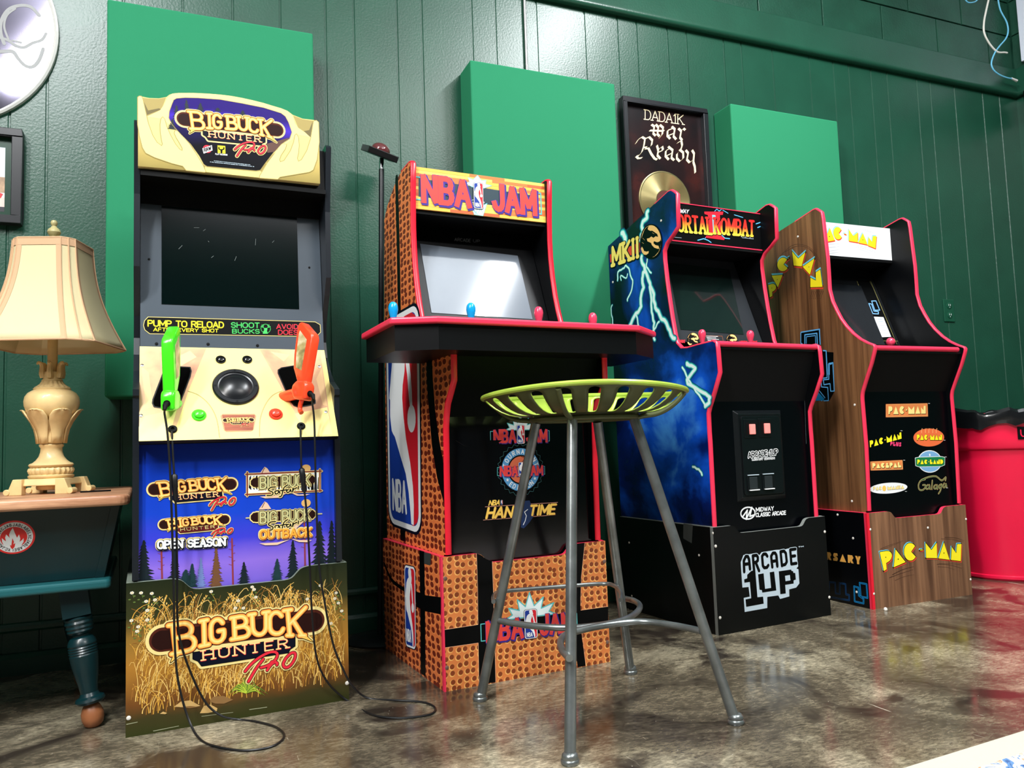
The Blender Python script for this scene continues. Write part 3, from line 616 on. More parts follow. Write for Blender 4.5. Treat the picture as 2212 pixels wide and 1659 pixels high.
def hunting():
    fr=FRB; t=thing('arcade_cabinet','tall hunting arcade game with yellow antler marquee and two plastic rifles','arcade cabinet',(fr.o.x,fr.o.y,0),fr.t,'arcade games in a row along the green wall')
    BB=mat('blue_black_laminate',(22,27,33),.33)
    h=.348; low=.318
    # ---- riser
    fm=grad('meadow_print',[(0,(50,54,22)),(.035,(62,56,28)),(.07,(110,68,30)),(.15,(168,116,44)),(.22,(140,106,44)),(.27,(52,54,27)),(.35,(28,36,20))],2,.38,noise=.05,nscale=9)
    MEDG=mat('grey_board_edge',(120,130,118),.5)
    r=riser(fr,t,h,low,fm,mat('grey_green_board',(96,106,96),.5),MEDG,dep=.53,u=(.096,.158))
    pl=front(fr,0)
    # meadow art: curved stalks, seed heads, flowers, stones, a leafy tuft
    rnd=random.Random(3); B=MB()
    cols=[mat('stalk_a',(214,160,62),.45),mat('stalk_b',(236,196,110),.45),mat('stalk_c',(150,98,36),.45),mat('stalk_d',(112,84,34),.45)]
    def inside(u,v):
        if u<.006 or u>.509 or v<.01: return False
        top=h-.006 if (u<.085 or u>.43) else (low-.006 if .155<u<.36 else low+.008)
        return v<top
    for k in range(1150):
        u=.01+.495*rnd.random(); v=.042+.215*rnd.random()**.95; L=.03+.05*rnd.random(); a=rnd.choice([-1,1,1])*(.2+.9*rnd.random()); pts=[]
        for i in range(6):
            f=i/5; pts.append((u+a*L*.5*f*f, v+L*f*(1-.35*f*abs(a))))
        if rnd.random()<.35: e=pts[-1]; s=1 if a>0 else -1; pts+= [(e[0]+s*.006,e[1]+.001),(e[0]+s*.010,e[1]-.006)]
        if all(inside(*q) for q in pts):
            thick(B,pl,pts,.0012+.0012*rnd.random(),rnd.choice(cols[:3] if v<.2 else cols),1+k%2,joins=False,taper=.5)
    for k in range(60):   # seed heads higher up
        u=.02+.47*rnd.random(); v=.20+.06*rnd.random(); a=rnd.uniform(-.9,.9); pts=[(u,v),(u+a*.02,v+.035),(u+a*.045,v+.055)]
        if all(inside(*q) for q in pts):
            thick(B,pl,smoothp(pts,3),.0011,cols[1],2,joins=False)
            for i in range(5):
                f=.5+i*.10; x=u+a*.045*f*f; y=v+.058*f**.8; 
                if inside(x,y): upoly(B,pl,[(x-.0015,y-.001),(x+.0005,y-.0022),(x+.0022,y+.0012),(x+.0002,y+.0038)],cols[i%2],3)
    for (x,y) in [(205,262),(185,330),(155,412),(265,330),(360,335),(310,405),(388,392),(320,485),(180,575),(240,630),(320,570),(230,670),(885,318),(1248,278),(1265,300),(1280,368),(1125,400),(1100,465),(1170,465),(1850,265),(1735,385),(2070,205),(1990,330),(2010,420),(2075,400),(1945,600),(2040,490),(1980,380)]:
        c=pl.px(K5(x,y)); 
        if not inside(*c): continue
        for i in range(6): 
            a=i*PI/3+.3; disc(B,pl,(c[0]+.0028*math.cos(a),c[1]+.0022*math.sin(a)),.0019,.0016,mat('petal_white',(226,222,206),.5),4,6)
        disc(B,pl,c,.0016,.0014,cols[1],5,6)
        thick(B,pl,[c,(c[0]+.004,c[1]-.012)],.0009,mat('stem_green',(96,120,52),.5),3,joins=False)
        for i in range(3): disc(B,pl,(c[0]+.005*(-1)**i,c[1]-.008-.007*i),.003,.0016,MATS['stem_green'],3,6)
    for k in range(26):
        a=R_(10+160*k/25); L=(150 if k%2 else 200)*(.75+.4*rnd.random()); x0,y0=1195,1215
        pts=[K5(x0,y0),K5(x0+L*.55*math.cos(a),y0-L*.6*math.sin(a)),K5(x0+L*1.0*math.cos(a),y0-L*.35*math.sin(a)+L*.2*abs(math.cos(a)))]
        dline(B,pl,smoothp(pts,4),.0032,mat('tuft_a',(186,204,60),.45) if k%2 else mat('tuft_b',(96,128,36),.45),4,joins=False,taper=.15)
    st=mat('stone_print',(206,168,104),.5); sd=mat('stone_shade_print',(136,100,56),.5)
    for s,m_ in (('555,1338 620,1290 700,1280 790,1330 700,1342','a'),('785,1395 820,1330 880,1318 940,1350 935,1375 860,1392','a'),('870,1290 900,1250 990,1240 1080,1275 1000,1310 920,1310','b'),('430,1400 460,1380 495,1392 480,1402','a'),('600,1342 700,1330 780,1338 700,1350','b')):
        dpoly(B,pl,CQ(K5,s),st if m_=='a' else sd,4)
    for s in ('135,1490 235,1470 235,1476 135,1498','1220,1360 1380,1338 1380,1344 1225,1366','370,1550 600,1505 600,1510 375,1556','800,1420 1080,1385 1080,1389 800,1425'): dpoly(B,pl,CQ(K5,s),mat('water_glint',(150,152,120),.5),2)
    B.build('meadow_artwork',r,flat=True)
    B=MB(); bigbuck(B,pl,lambda x,y:pl.px(K5(x,y)),lv=7); B.build('title_logo',r,flat=True)
    screws(pl,[K5(155,1437),K5(2088,1128)],r,.005)
    # ---- body side panels
    prof=[(.53,.02),(.53,1.47),(.06,1.484),(.05,1.475),(.076,1.30),(.076,1.115),(.10,1.07),(.145,1.0),(.155,.945),(.14,.90),(.10,.855),(.054,.824),(-.004,.80),(-.004,.785),(.002,.78),(.002,.352),(.016,.352),(.016,.02)]
    S_=side_panels(fr,t,prof,BB,BB,BB,x0=.012,x1=.503,th=.014)
    # ---- lower artwork panel
    yb=.02; sky=grad('dusk_sky_print',[(.30,(112,92,204)),(.37,(140,108,216)),(.43,(60,62,206)),(.50,(22,66,196)),(.60,(14,60,190)),(.69,(10,36,140))],2,.34,noise=.05,nscale=5)
    B=MB(); B.box((.026,yb,.02),(.489,yb+.012,.70),sky); lp=B.build('front_panel',t)
    pl=front(fr,yb); B=MB()
    gl=mat('twilight_glow_print',(206,170,240),.45)
    dk=mat('fir_dark_print',(8,26,34),.45); dk2=mat('fir_teal_print',(18,52,58),.45); fb=mat('fir_brown_print',(110,72,44),.45); fp=mat('fir_pale_print',(110,130,190),.45); tr=mat('bare_trunk_print',(138,52,62),.45)
    for (x,yt,w,mt,sd_) in ((215,880,26,dk,1),(500,960,18,dk,2),(660,1095,16,dk2,3),(740,1040,12,fp,4),(880,940,17,fb,5),(1135,1080,17,dk,6),(1440,1050,17,dk2,7),(1585,880,19,dk,8),(1830,705,27,dk,9),(1940,700,20,dk,10),(600,1150,24,dk2,11),(1700,1110,28,dk2,12)):
        fir(B,pl,K4(x,1310 if x<1400 else 1260),K4(x,yt),w,mt,2+sd_%3,rows=15,seed=sd_)
    for x,y0 in ((375,900),(1025,860),(1690,700)):
        dline(B,pl,[K4(x,y0),K4(x+10,1290)],.004,tr,2,joins=False,taper=None)
        for k in range(7): dline(B,pl,[K4(x+4,y0+40+k*35),K4(x-30+60*(k%2),y0+30+k*35)],.001,tr,2,joins=False)
    B.build('forest_artwork',lp,flat=True)
    ref=((450,743),(1790,575),(1215,1112))
    for nm,A,Bb,C,se in (('a',(312,412),(1015,365),(728,610),False),('b',(400,735),(960,690),(728,862),True)):
        B=MB(); mp=affine3([front(fr,0).px(K5(*q)) for q in ref],[pl.px(K4(*q)) for q in (A,Bb,C)]); f0=front(fr,0)
        bigbuck(B,pl,lambda x,y,mp=mp:mp(*f0.px(K5(x,y))),lv=7,season=se,pdx=(300 if se else 210))
        if se: text(B,pl,'OPEN SEASON',K4(345,955),K4(960,925),K4(345,888),.2,[(.0042,CREAM,(0,0)),(.0028,NAVY,(.04,-.08)),(.0006,WHITE,(0,0))],slab=True,gap=.25,lv=12)
        B.build('title_logo',lp,flat=True)
    olive=mat('olive_letter_print',(206,200,140),.45); red2=mat('bamboo_red_print',(120,26,30),.45)
    def safari(y0,outback):
        B=MB(); Z=lambda x,y:K4(x,y+y0)
        tusk=mat('tusk_print',(236,200,170),.45)
        if not outback:
            dpoly(B,pl,[Z(1165,270),Z(1840,245),Z(1840,425),Z(1165,455)],WHITE,7)
            rnd=random.Random(5)
            for k in range(22):
                x=1185+k*30; dpoly(B,pl,[Z(x,290+rnd.random()*20),Z(x+14,285),Z(x+4+rnd.random()*18,420),Z(x-6,430-rnd.random()*40)],BLK,8)
            for a,b_ in (((1150,275),(1850,245)),((1150,460),(1850,425)),((1165,255),(1165,475)),((1832,228),(1832,432))):
                dline(B,pl,[Z(*a),Z(*b_)],.006,CREAM,8); dline(B,pl,[Z(*a),Z(*b_)],.003,red2,9)
        dpoly(B,pl,[Z(1270,280),Z(1325,205),Z(1350,220),Z(1385,275)],tusk,8); dline(B,pl,[Z(1300,262),Z(1325,215)],.0015,BRN,9)
        c=pl.px(Z(1705,220)); disc(B,pl,c,.012,.010,mat('antler_knob_print',(226,180,110),.45),8)
        a=pl.px(Z(1240,350)); b_=pl.px(Z(1750,325)); thick(B,pl,[a,b_],.030,CREAM,8); thick(B,pl,[a,b_],.024,DKBR,9)
        if outback: dline(B,pl,[Z(1155,358),Z(1850,318)],.003,olive,8)
        text(B,pl,'BIG BUCK',Z(1285,405),Z(1740,375),Z(1285,305),.16,[(.0028,CREAM,(0,0)),(.0016,BLK,(0,0)),(0,olive,(0,0))],gap=.22,lv=10)
        # script word
        for w,mt,l in ((.007,CREAM,12),(.0028,BLK,13)):
            for s in ('1425,390 1380,395 1360,420 1400,440 1390,465 1345,468','1450,425 1420,430 1425,455 1450,445 1455,425 1465,450','1535,372 1500,400 1480,470 1460,480','1470,425 1530,415','1545,415 1525,425 1535,442 1555,430 1560,412 1568,436','1585,400 1580,436 1590,412 1620,398','1635,385 1632,410'):
                dline(B,pl,smoothp([Z(*[float(v) for v in q.split(',')]) for q in s.split()],3),w,mt,l)
        dpoly(B,pl,[Z(1280,480),Z(1450,465),Z(1560,430),Z(1450,490),Z(1330,495)],tusk,9); dpoly(B,pl,[Z(1740,455),Z(1640,460),Z(1540,432),Z(1620,470),Z(1700,470)],tusk,9)
        if outback:
            dpoly(B,pl,[Z(1480,455),Z(1540,475),Z(1680,345),Z(1730,350),Z(1560,505),Z(1500,500)],tusk,8)
            text(B,pl,'OUTBACK',Z(1285,545),Z(1750,520),Z(1285,475),.24,[(.003,CREAM,(0,0)),(.0012,mat('dark_orange_print',(170,72,24),.45),(.04,-.06)),(0,mat('bright_orange_print',(250,176,60),.45),(0,0))],gap=.28,lv=13)
            for s in ('1275,590 1440,582 1560,552 1440,605 1330,608','1760,560 1640,560 1560,545 1640,578 1720,580'): dpoly(B,pl,[Z(*[float(v) for v in q.split(',')]) for q in s.split()],tusk,9)
        B.build('title_logo',lp,flat=True)
    safari(0,False); safari(318,True)
    # ---- sloping control panel
    z0,y0,z1,y1=.676,-.042,.918,.114
    cpn=Pl(fr,(0,y0,z0),(1,0,0),(0,y1-y0,z1-z0)); L=math.hypot(y1-y0,z1-z0)
    CP=mat('pale_yellow_panel_print',(244,224,138),.36)
    B=MB(); B.prism([(.0262,y0,z0),(.4888,y0,z0),(.4888,y1,z1),(.0262,y1,z1)],-cpn.N*.012,CP,BLACK); B.box((.026,-.03,.668),(.489,.02,.690),BLACK); c=B.build('control_panel',t)
    B=MB(); fur=cloud('tan_hide_print',[(196,140,110),(226,178,132),(240,206,150)],5,.4)
    dpoly(B,cpn,CQ(K3,'182,472 790,478 630,860 520,1180 440,1322 170,1330'),fur,1); dpoly(B,cpn,CQ(K3,'1280,488 1835,497 1948,1272 1720,1283 1610,1080 1490,860'),fur,1)
    lo=mat('cream_panel_print',(250,232,150),.4)
    dpoly(B,cpn,CQ(K3,'230,1100 520,1040 440,1322 170,1330 170,1200'),lo,2); dpoly(B,cpn,CQ(K3,'1600,1080 1900,1020 1948,1272 1720,1283'),lo,2)
    for s in ('190,640 260,700 300,1000 240,1050','1850,660 1800,760 1860,1000 1900,1010','640,500 700,560 560,640 520,560','1380,510 1500,600 1560,540'): dpoly(B,cpn,CQ(K3,s),mat('hide_streak_print',(236,196,140),.4),2)
    dline(B,cpn,smoothp(CQ(K3,'620,872 720,910 820,1000 885,1130 912,1298'),5),.0016,mat('tan_line_print',(176,150,92),.4),3)
    dline(B,cpn,smoothp(CQ(K3,'1490,868 1400,910 1330,1000 1285,1130 1278,1288'),5),.0016,MATS['tan_line_print'],3)
    B.build('panel_artwork',c,flat=True)
    B=MB(); dpoly(B,cpn,CQ(K3,'940,1082 1232,1082 1248,1100 1225,1222 1205,1240 970,1245 950,1225 920,1100'),mat('plaque_edge_print',(190,140,100),.4),3)
    dpoly(B,cpn,CQ(K3,'935,1092 1235,1092 1218,1232 962,1236'),wood('plaque_wood_print',(120,58,38),(176,96,66),(2,2,26)),4)
    mp=affine3([front(fr,0).px(K5(*q)) for q in ref],[cpn.px(K3(*q)) for q in ((962,1142),(1208,1138),(1110,1205))]); f0=front(fr,0)
    bigbuck(B,cpn,lambda x,y:mp(*f0.px(K5(x,y))),lv=6); B.build('plaque',c,flat=True)
    # speaker, eyes, buttons, grommets, holster wells painted flat
    def onp(x,y): return cpn.at(K3(x,y))
    p=onp(1060,835); rr=.0565
    cyl_on(cpn,p,[(rr,0),(rr,.004),(rr-.003,.007),(rr-.012,.007),(rr-.013,.004),(rr-.016,.003),(rr-.022,.006),(rr*.4,.013),(0,.0145)],mat('speaker_rubber',(18,20,23),.28),'speaker',c,48)
    sp=[o for o in COL.objects if o.parent==c and o.name.startswith('speaker')][-1]
    B=MB()
    for k in range(4):
        a=k*PI/2; q=cpn.px(K3(1060,835)); disc(B,cpn,(q[0]+(rr-.007)*math.cos(a),q[1]+(rr-.007)*math.sin(a)),.003,.003,MATTE,34,10); B.build('screw_hole',sp,flat=True); B=MB()
    for x in (922,1165): cyl_on(cpn,onp(x,585),[(.0125,0),(.0125,.003),(.009,.003),(.0085,.002),(.0075,.006),(0,.009)],mat('glossy_black',(8,9,10),.12),'start_button',c,24)
    for x,y,nm,cl in ((722,1095,'green',(70,225,40)),(1427,1085,'orange',(246,66,44))):
        mt=mat(nm+'_button_plastic',cl,.25); cyl_on(cpn,onp(x,y),[(.0168,0),(.0168,.003),(.0145,.005),(.0125,.005),(.0122,.003),(.0116,.003),(.0116,.009),(.009,.0115),(0,.0122)],mt,'push_button',c,32)
    for x,y in ((480,1225),(1660,1195)): cyl_on(cpn,onp(x,y),[(.0105,0),(.0105,.003),(.0085,.005),(.004,.005),(.004,.001),(0,.001)],MATTE,'grommet',c,24)
    for s in ('415,650 435,645 640,655 650,690 640,740 545,990 510,1030 470,1040 310,1018 295,985 300,950 400,690','1450,680 1480,660 1600,640 1650,650 1790,960 1790,985 1760,1000 1640,1022 1595,1005 1560,960 1450,710'):
        q=[cpn.px(a) for a in CQ(K3,s)]
        B=MB(); cx=sum(a for a,_ in q)/len(q); cy=sum(b for _,b in q)/len(q)
        B.prism([cpn.pt(a,.0008) for a in q],cpn.N*.0003,mat('well_shade_black',(1,1,1),.9,spec=.05)); thick(B,cpn,q,.003,mat('well_rim',(20,22,24),.25),6,closed=True)  # no hole here: the well's inner darkness is a flat black plate
        B.build('painted_holster_well',c,flat=True)
    for x,y in ((200,637),(190,1098),(1828,648),(1888,1065)): cyl_on(cpn,onp(x,y),[(.0042,0),(.0042,.0015),(0,.0032)],CHROME,'screw',c,12)
    # ---- bezel with screen
    ya,za,yb2,zb=.114,.918,.158,1.31
    bz=Pl(fr,(0,ya,za),(1,0,0),(0,yb2-ya,zb-za)); SL=mat('slate_bezel',(62,72,82),.42)
    B=MB(); B.prism([(.027,ya,za),(.488,ya,za),(.488,yb2,zb),(.027,yb2,zb)],-bz.N*.01,SL); b=B.build('screen_bezel',t)
    q=[bz.px(p) for p in ((349,445),(641,470),(646,668),(349,657))]
    B=MB(); B.prism([bz.pt(a,.0012) for a in q],-bz.N*.001,mat('screen_glass',(2,12,11),.10,spec=.28)); sc=B.build('screen',b); 
    for x,y,a_,L in ((760,1328,0,50),(620,1525,-.8,48),(920,1605,-.7,28),(1135,1632,-1.2,44),(1325,1490,-1.5,60),(890,1450,.8,14),(1480,1465,-.8,26),(845,1358,-.6,28)):
        B=MB(); dline(B,bz,[K1(x,y),K1(x+L*math.cos(a_),y+L*math.sin(a_))],.0008,mat('scratch_mark',(110,118,116),.5),7,joins=False); B.build('scratch',sc,flat=True)
    B=MB(); text(B,bz,'ARCADE',K1(893,1028),K1(1155,1058),K1(897,985),.2,[(0,mat('silver_print',(186,190,186),.4),(0,0))],gap=.3,lv=3,joins=False)
    text(B,bz,'1',K1(1172,1060),K1(1200,1062),K1(1172,1000),.3,[(0,mat('dim_blue_print',(20,62,110),.4),(0,0))],lv=3,joins=False); text(B,bz,'UP',K1(1208,1054),K1(1305,1062),K1(1210,1012),.24,[(0,MATS['silver_print'],(0,0))],gap=.3,lv=3,joins=False)
    B.build('maker_logo',b,flat=True)
    B=MB(); strip=rrect(1,1,.5,8)
    q=[K3(*v) for v in ((255,190),(1640,230),(1790,236),(1835,262),(1840,330),(1800,372),(1640,368),(270,345),(225,310),(212,268),(222,225))]
    dpoly(B,bz,q,BLK,2); dline(B,bz,q,.0016,mat('strip_outline_print',(214,196,120),.4),3,closed=True)
    text(B,bz,'PUMP TO RELOAD',K3(255,275),K3(948,290),K3(255,222),.2,[(0,PYEL,(0,0))],gap=.2,lv=4); text(B,bz,'AFTER EVERY SHOT',K3(305,320),K3(898,332),K3(306,290),.2,[(0,PYEL,(0,0))],gap=.24,lv=4)
    text(B,bz,'SHOOT',K3(1020,287),K3(1275,290),K3(1020,243),.2,[(0,GRN,(0,0))],gap=.25,lv=4); text(B,bz,'BUCKS',K3(1030,340),K3(1277,342),K3(1030,303),.2,[(0,GRN,(0,0))],gap=.25,lv=4)
    text(B,bz,'AVOID',K3(1436,298),K3(1630,300),K3(1436,258),.18,[(0,PRED,(0,0))],gap=.25,lv=4); text(B,bz,'DOES',K3(1452,352),K3(1628,352),K3(1452,312),.18,[(0,PRED,(0,0))],gap=.25,lv=4)
    c0=bz.px(K3(1335,298)); thick(B,bz,[(c0[0]+.0125*math.cos(a*PI/12),c0[1]+.0125*math.sin(a*PI/12)) for a in range(24)],.0012,GRN,4,closed=True)
    dpoly(B,bz,CQ(K3,'1308,345 1312,325 1322,312 1318,300 1330,292 1342,292 1352,302 1346,318 1355,345'),GRN,4)
    for s in ('1325,296 1310,285 1300,262','1312,286 1298,284 1292,275','1345,294 1360,285 1366,262','1358,287 1372,284 1378,278','1312,280 1318,262','1357,280 1350,262'): dline(B,bz,CQ(K3,s),.0014,GRN,4)
    B.build('instruction_strip',b,flat=True)
    for x,y in ((332,437),(806,440),(1260,453),(1720,466)): cyl_on(bz,bz.at(K3(x,y)),[(.004,0),(.004,.0012),(0,.0022)],MATTE,'screw',b,12)
    for q in ((322,560),(668,578)): cyl_on(bz,bz.at(q),[(.003,0),(.003,.0012),(0,.0022)],MATTE,'screw',b,12)
    # ---- top: soffit, marquee plate
    B=MB(); B.box((.027,.06,1.345),(.488,.30,1.357),MATTE); B.box((.027,.15,1.30),(.488,.165,1.36),MATTE); B.build('soffit',t)
    B=MB(); B.box((.027,.07,1.36),(.488,.50,1.47),BLACK); B.box((.027,.5,.05),(.488,.515,1.46),BLACK); B.build('rear_housing',t)
    ym=.05; mp_=front(fr,ym)
    outl=CQ(K1,'247,128 262,118 285,122 350,135 440,138 510,125 535,105 565,94 620,88 760,88 900,95 1000,103 1100,115 1200,133 1300,155 1400,180 1480,205 1560,228 1620,252 1670,290 1760,325 1850,335 1885,342 1905,358 1912,540 1920,922 1530,882 1370,870 870,818 690,798 247,760')
    B=MB(); B.prism([mp_.at(q) for q in outl],(0,.022,0),grad('marquee_olive_print',[(1.34,(120,108,56)),(1.42,(190,168,96)),(1.54,(214,196,124))],2,.4,noise=.03,nscale=14),mat('marquee_rim',(220,200,140),.4)); mq=B.build('marquee',t)
    B=MB(); cell=mat('antler_mid_print',(228,208,126),.42); dkc=mat('antler_dark_print',(104,92,52),.42); sh=mat('antler_shadow_print',(160,142,80),.42)
    dpoly(B,mp_,CQ(K1,'290,132 350,140 440,142 505,130 460,245 330,300'),sh,1); dpoly(B,mp_,CQ(K1,'292,150 330,290 460,240 440,230 340,250'),dkc,2)
    dpoly(B,mp_,CQ(K1,'1672,296 1760,330 1862,345 1835,500 1720,410'),sh,1); dpoly(B,mp_,CQ(K1,'1852,350 1835,498 1770,440 1820,430'),dkc,2)
    dpoly(B,mp_,CQ(K1,'325,305 455,252 520,330 640,470 760,640 700,690 600,730 420,640 330,420'),cell,2)
    dpoly(B,mp_,CQ(K1,'1650,450 1720,410 1835,500 1830,620 1740,760 1500,760 1420,740 1560,600'),cell,2)
    dpoly(B,mp_,CQ(K1,'860,765 1370,805 1440,870 1365,868 870,815'),cell,2)
    band='325,308 395,275 450,248 480,205 515,135 560,97 620,90 760,90 900,97 1000,105 1100,117 1200,135 1300,157 1400,182 1480,207 1560,230 1618,254 1665,295 1690,370 1720,410 1780,450 1835,500 1700,470 1660,520 1600,560 1490,650 1420,735 1370,808 1330,812 1100,792 880,772 845,750 800,675 720,565 630,478 550,390 470,330'
    dpoly(B,mp_,CQ(K1,band),CREAM,3)
    for s in ('247,130 262,120 278,122 290,150 310,240 340,370 380,480 420,545 465,578 475,560 465,520 455,450 453,380 460,330 475,313 490,330 510,400 545,480 590,560 630,610 655,622 657,600 625,540 600,500 583,460 590,435 610,440 660,490 720,560 780,650 840,750 868,812 860,816 690,798 660,760 560,735 400,680 320,640 290,590 262,480 247,380',
              '1885,343 1904,360 1910,540 1890,700 1855,795 1820,815 1550,860 1530,880 1365,868 1365,855 1440,730 1530,610 1590,558 1610,565 1600,600 1560,660 1545,700 1553,725 1590,712 1650,620 1680,540 1690,480 1703,468 1720,500 1725,570 1720,640 1708,690 1720,720 1750,705 1800,620 1835,510 1850,420 1862,350'):
        dline(B,mp_,CQ(K1,s),.0035,sh,3,closed=True); dpoly(B,mp_,CQ(K1,s),CREAM,4)
    win='600,140 680,133 800,136 1000,150 1200,185 1400,225 1560,275 1600,305 1630,360 1660,450 1640,510 1560,560 1490,640 1420,730 1370,800 1330,805 1100,785 880,765 850,745 810,670 730,560 640,470 560,380 530,320 535,260 560,190 575,155'
    nite=grad('night_sky_print',[(1.37,(5,6,9)),(1.44,(9,9,18)),(1.475,(24,16,70)),(1.505,(70,44,180)),(1.53,(40,22,108))],2,.35,noise=.06,nscale=9)
    dpoly(B,mp_,CQ(K1,win),nite,5); dline(B,mp_,CQ(K1,win),.0012,sh,6,closed=True)
    for k,(x,y,tx,ty) in enumerate(((700,300,690,150),(600,330,600,200),(820,260,820,180),(1210,300,1210,250),(980,260,980,225),(560,420,565,330))): fir(B,mp_,K1(x,y),K1(tx,ty),10,dk,6,rows=6,seed=k)
    dpoly(B,mp_,CQ(K1,'1420,560 1640,500 1560,562 1500,630 1440,640 1400,600'),mat('brush_brown_print',(88,58,48),.4),6)
    B.build('marquee_artwork',mq,flat=True)
    B=MB(); mp=affine3([front(fr,0).px(K5(*q)) for q in ref],[mp_.px(K1(*q)) for q in ((672,330),(1520,430),(1155,672))])
    bigbuck(B,mp_,lambda x,y:mp(*f0.px(K5(x,y))),lv=8); B.build('title_logo',mq,flat=True)
    B=MB(); c0=mp_.px(K1(884,605)); disc(B,mp_,c0,.0105,.0105,PRED,7); dpoly(B,mp_,CQ(K1,'838,600 925,570 932,618 850,648'),WHITE,8)
    text(B,mp_,'RAW',K1(855,632),K1(918,612),K1(852,600),.2,[(0,BLK,(0,0))],gap=.2,lv=9)
    dpoly(B,mp_,CQ(K1,'978,572 1048,578 1050,648 980,642'),PYEL,7); 
    dline(B,mp_,CQ(K1,'990,590 990,605 1005,612 1022,612 1036,606 1036,592'),.003,BLK,8); dpoly(B,mp_,CQ(K1,'1003,612 1024,612 1022,645 1006,644'),BLK,8)
    text(B,mp_,'PLAY MECHANIX',K1(958,658),K1(1068,666),K1(958,645),.18,[(0,WHITE,(0,0))],gap=.25,lv=8)
    for a,b_ in (((945,714),(1280,752)),((908,724),(1318,768))):
        for k in range(26):
            f=k/26; x=a[0]+(b_[0]-a[0])*f; y=a[1]+(b_[1]-a[1])*f; L=(b_[0]-a[0])/26*(.5+.4*random.random()); dline(B,mp_,[K1(x,y),K1(x+L,y+L*.1)],.0014,LITE,8,joins=False)
    B.build('maker_logo',mq,flat=True)
    return t
HUNT=hunting()
# ---- the two rifles
def rifle(name_col,rgb,base_q,ylocal,dvec,tilt,label,trigger):
    fr=FRB; pl=front(fr,ylocal); p=fr.wld(pl.at(base_q))
    t=thing('toy_rifle',label,'toy gun',tuple(p),group='plastic rifles in the holsters of the hunting game'); mt=mat(name_col+'_gun_plastic',rgb,.22,coat=.3)
    D=V((dvec[0],dvec[1],dvec[2])).normalized(); L=V((tilt[0],tilt[1],1)); L=(L-D*L.dot(D)).normalized(); T=D.cross(L)
    P=lambda d,l,s=0:D*d+L*l+T*s
    out=[(0,.012),(-.001,.13),(.004,.142),(.05,.172),(.060,.174),(.068,.166),(.068,.15),(.062,.085),(.055,.05),(.028,.012)]
    B=MB(); h=.0135
    inn=[(.018,.045),(.018,.125),(.052,.150),(.054,.14),(.050,.085),(.042,.052)]
    def ring(o,i,s):
        return o
    B.prism([P(d,l,-h) for d,l in out],T*2*h,mt); st=B.build('stock',t,bevel=.0085,seg=4)
    for f in st.data.polygons: f.use_smooth=True
    B=MB(); art=cloud('reed_print',[(92,84,52),(176,158,106),(236,220,190)],26,.35,(.3,.5,.7))
    for s in (-1,1): B.prism([P(d,l,s*(h-.0003)) for d,l in inn],T*s*.001,art)
    a=B.build('side_decal',t)
    B=MB(); blk=[(-.014,-.03),(-.012,.008),(-.002,.02),(.03,.02),(.046,.008),(.046,-.012),(.03,-.03)]
    B.prism([P(d,l,-.016) for d,l in blk],T*.032,mt); g_=B.build('grip',t,bevel=.009,seg=4)
    for f in g_.data.polygons: f.use_smooth=True
    B=MB(); c=P(-.0145,-.012); B.tube([c-D*-.004,c-D*.001],.008,MATTE,14); B.tube([c,c-D*.012-L*.004,c-D*.018-L*.014],[.006,.006,.004],MATTE,12); B.build('cable_boot',t,True,angle=.8)
    if trigger:
        B=MB(); B.tube(smoothp([P(.012,-.024),P(.016,-.04),P(.014,-.055),P(.006,-.062)],4),[.006]*13,mt,10); B.build('trigger',t,True)
    B=MB(); B.tube([P(.015,-.008),P(.115,-.030)],[.0155,.0145],mt,16); B.build('barrel',t,True)
    return t,p+P(-.030,-.026)
ga,pa=rifle('green',(66,232,30),KG(235,1385),-.035,(.26,.95,.1),(.02,.08),'lime green plastic rifle standing in the left holster of the hunting game',False)
gb,pb=rifle('orange',(248,72,38),KO(440,1245),-.045,(-.50,.85,.1),(.10,.12),'orange red plastic rifle standing in the right holster of the hunting game',True)
KC=crop(320,840,2.025)
RUB=mat('cable_rubber',(20,21,23),.4)
def cord(t,start,pts,conn,r=.0026):
    fr=FRB; W_=[start]
    for x,y,mode in pts:
        q=KC(x,y)
        if mode=='f': p=hit(q,V((0,0,r)),V((0,0,1)))
        else: p=fr.wld(front(fr,mode).at(q))
        W_.append(p)
    o=V(t.location); P=smoothp([tuple(V(p)-o) for p in W_],5)
    B=MB(); B.tube(P,r,RUB,8); c=B.build('cable',t,True)
    a,b=[fr.wld(front(fr,-.05).at(KC(*q)))-o for q in conn]
    m_=(a+b)/2; B=MB(); B.tube([a,a+(b-a)*.06,a+(b-a)*.5,a+(b-a)*.52,a+(b-a)*.94,b],[.0035,.0072,.0072,.0062,.0062,.0035],RUB,12); B.build('connector',c,True,angle=.8)
cord(ga,pa,[(72,110,-.055),(85,200,-.055),(98,400,-.055),(110,800,-.05),(118,1150,-.04),(140,1320,-.04),(185,1465,-.06),(230,1535,'f'),(300,1565,'f'),(420,1582,'f'),(540,1565,'f'),(595,1520,'f'),(560,1480,'f'),(470,1455,'f'),(400,1447,-.015),(320,1430,-.015),(250,1370,-.012),(190,1250,-.02),(145,1120,-.03),(128,1000,-.03),(127,800,-.03),(124,600,-.05),(120,490,-.05),(114,375,-.05),(108,280,-.045),(104,185,-.034)],((114,372),(121,490)))
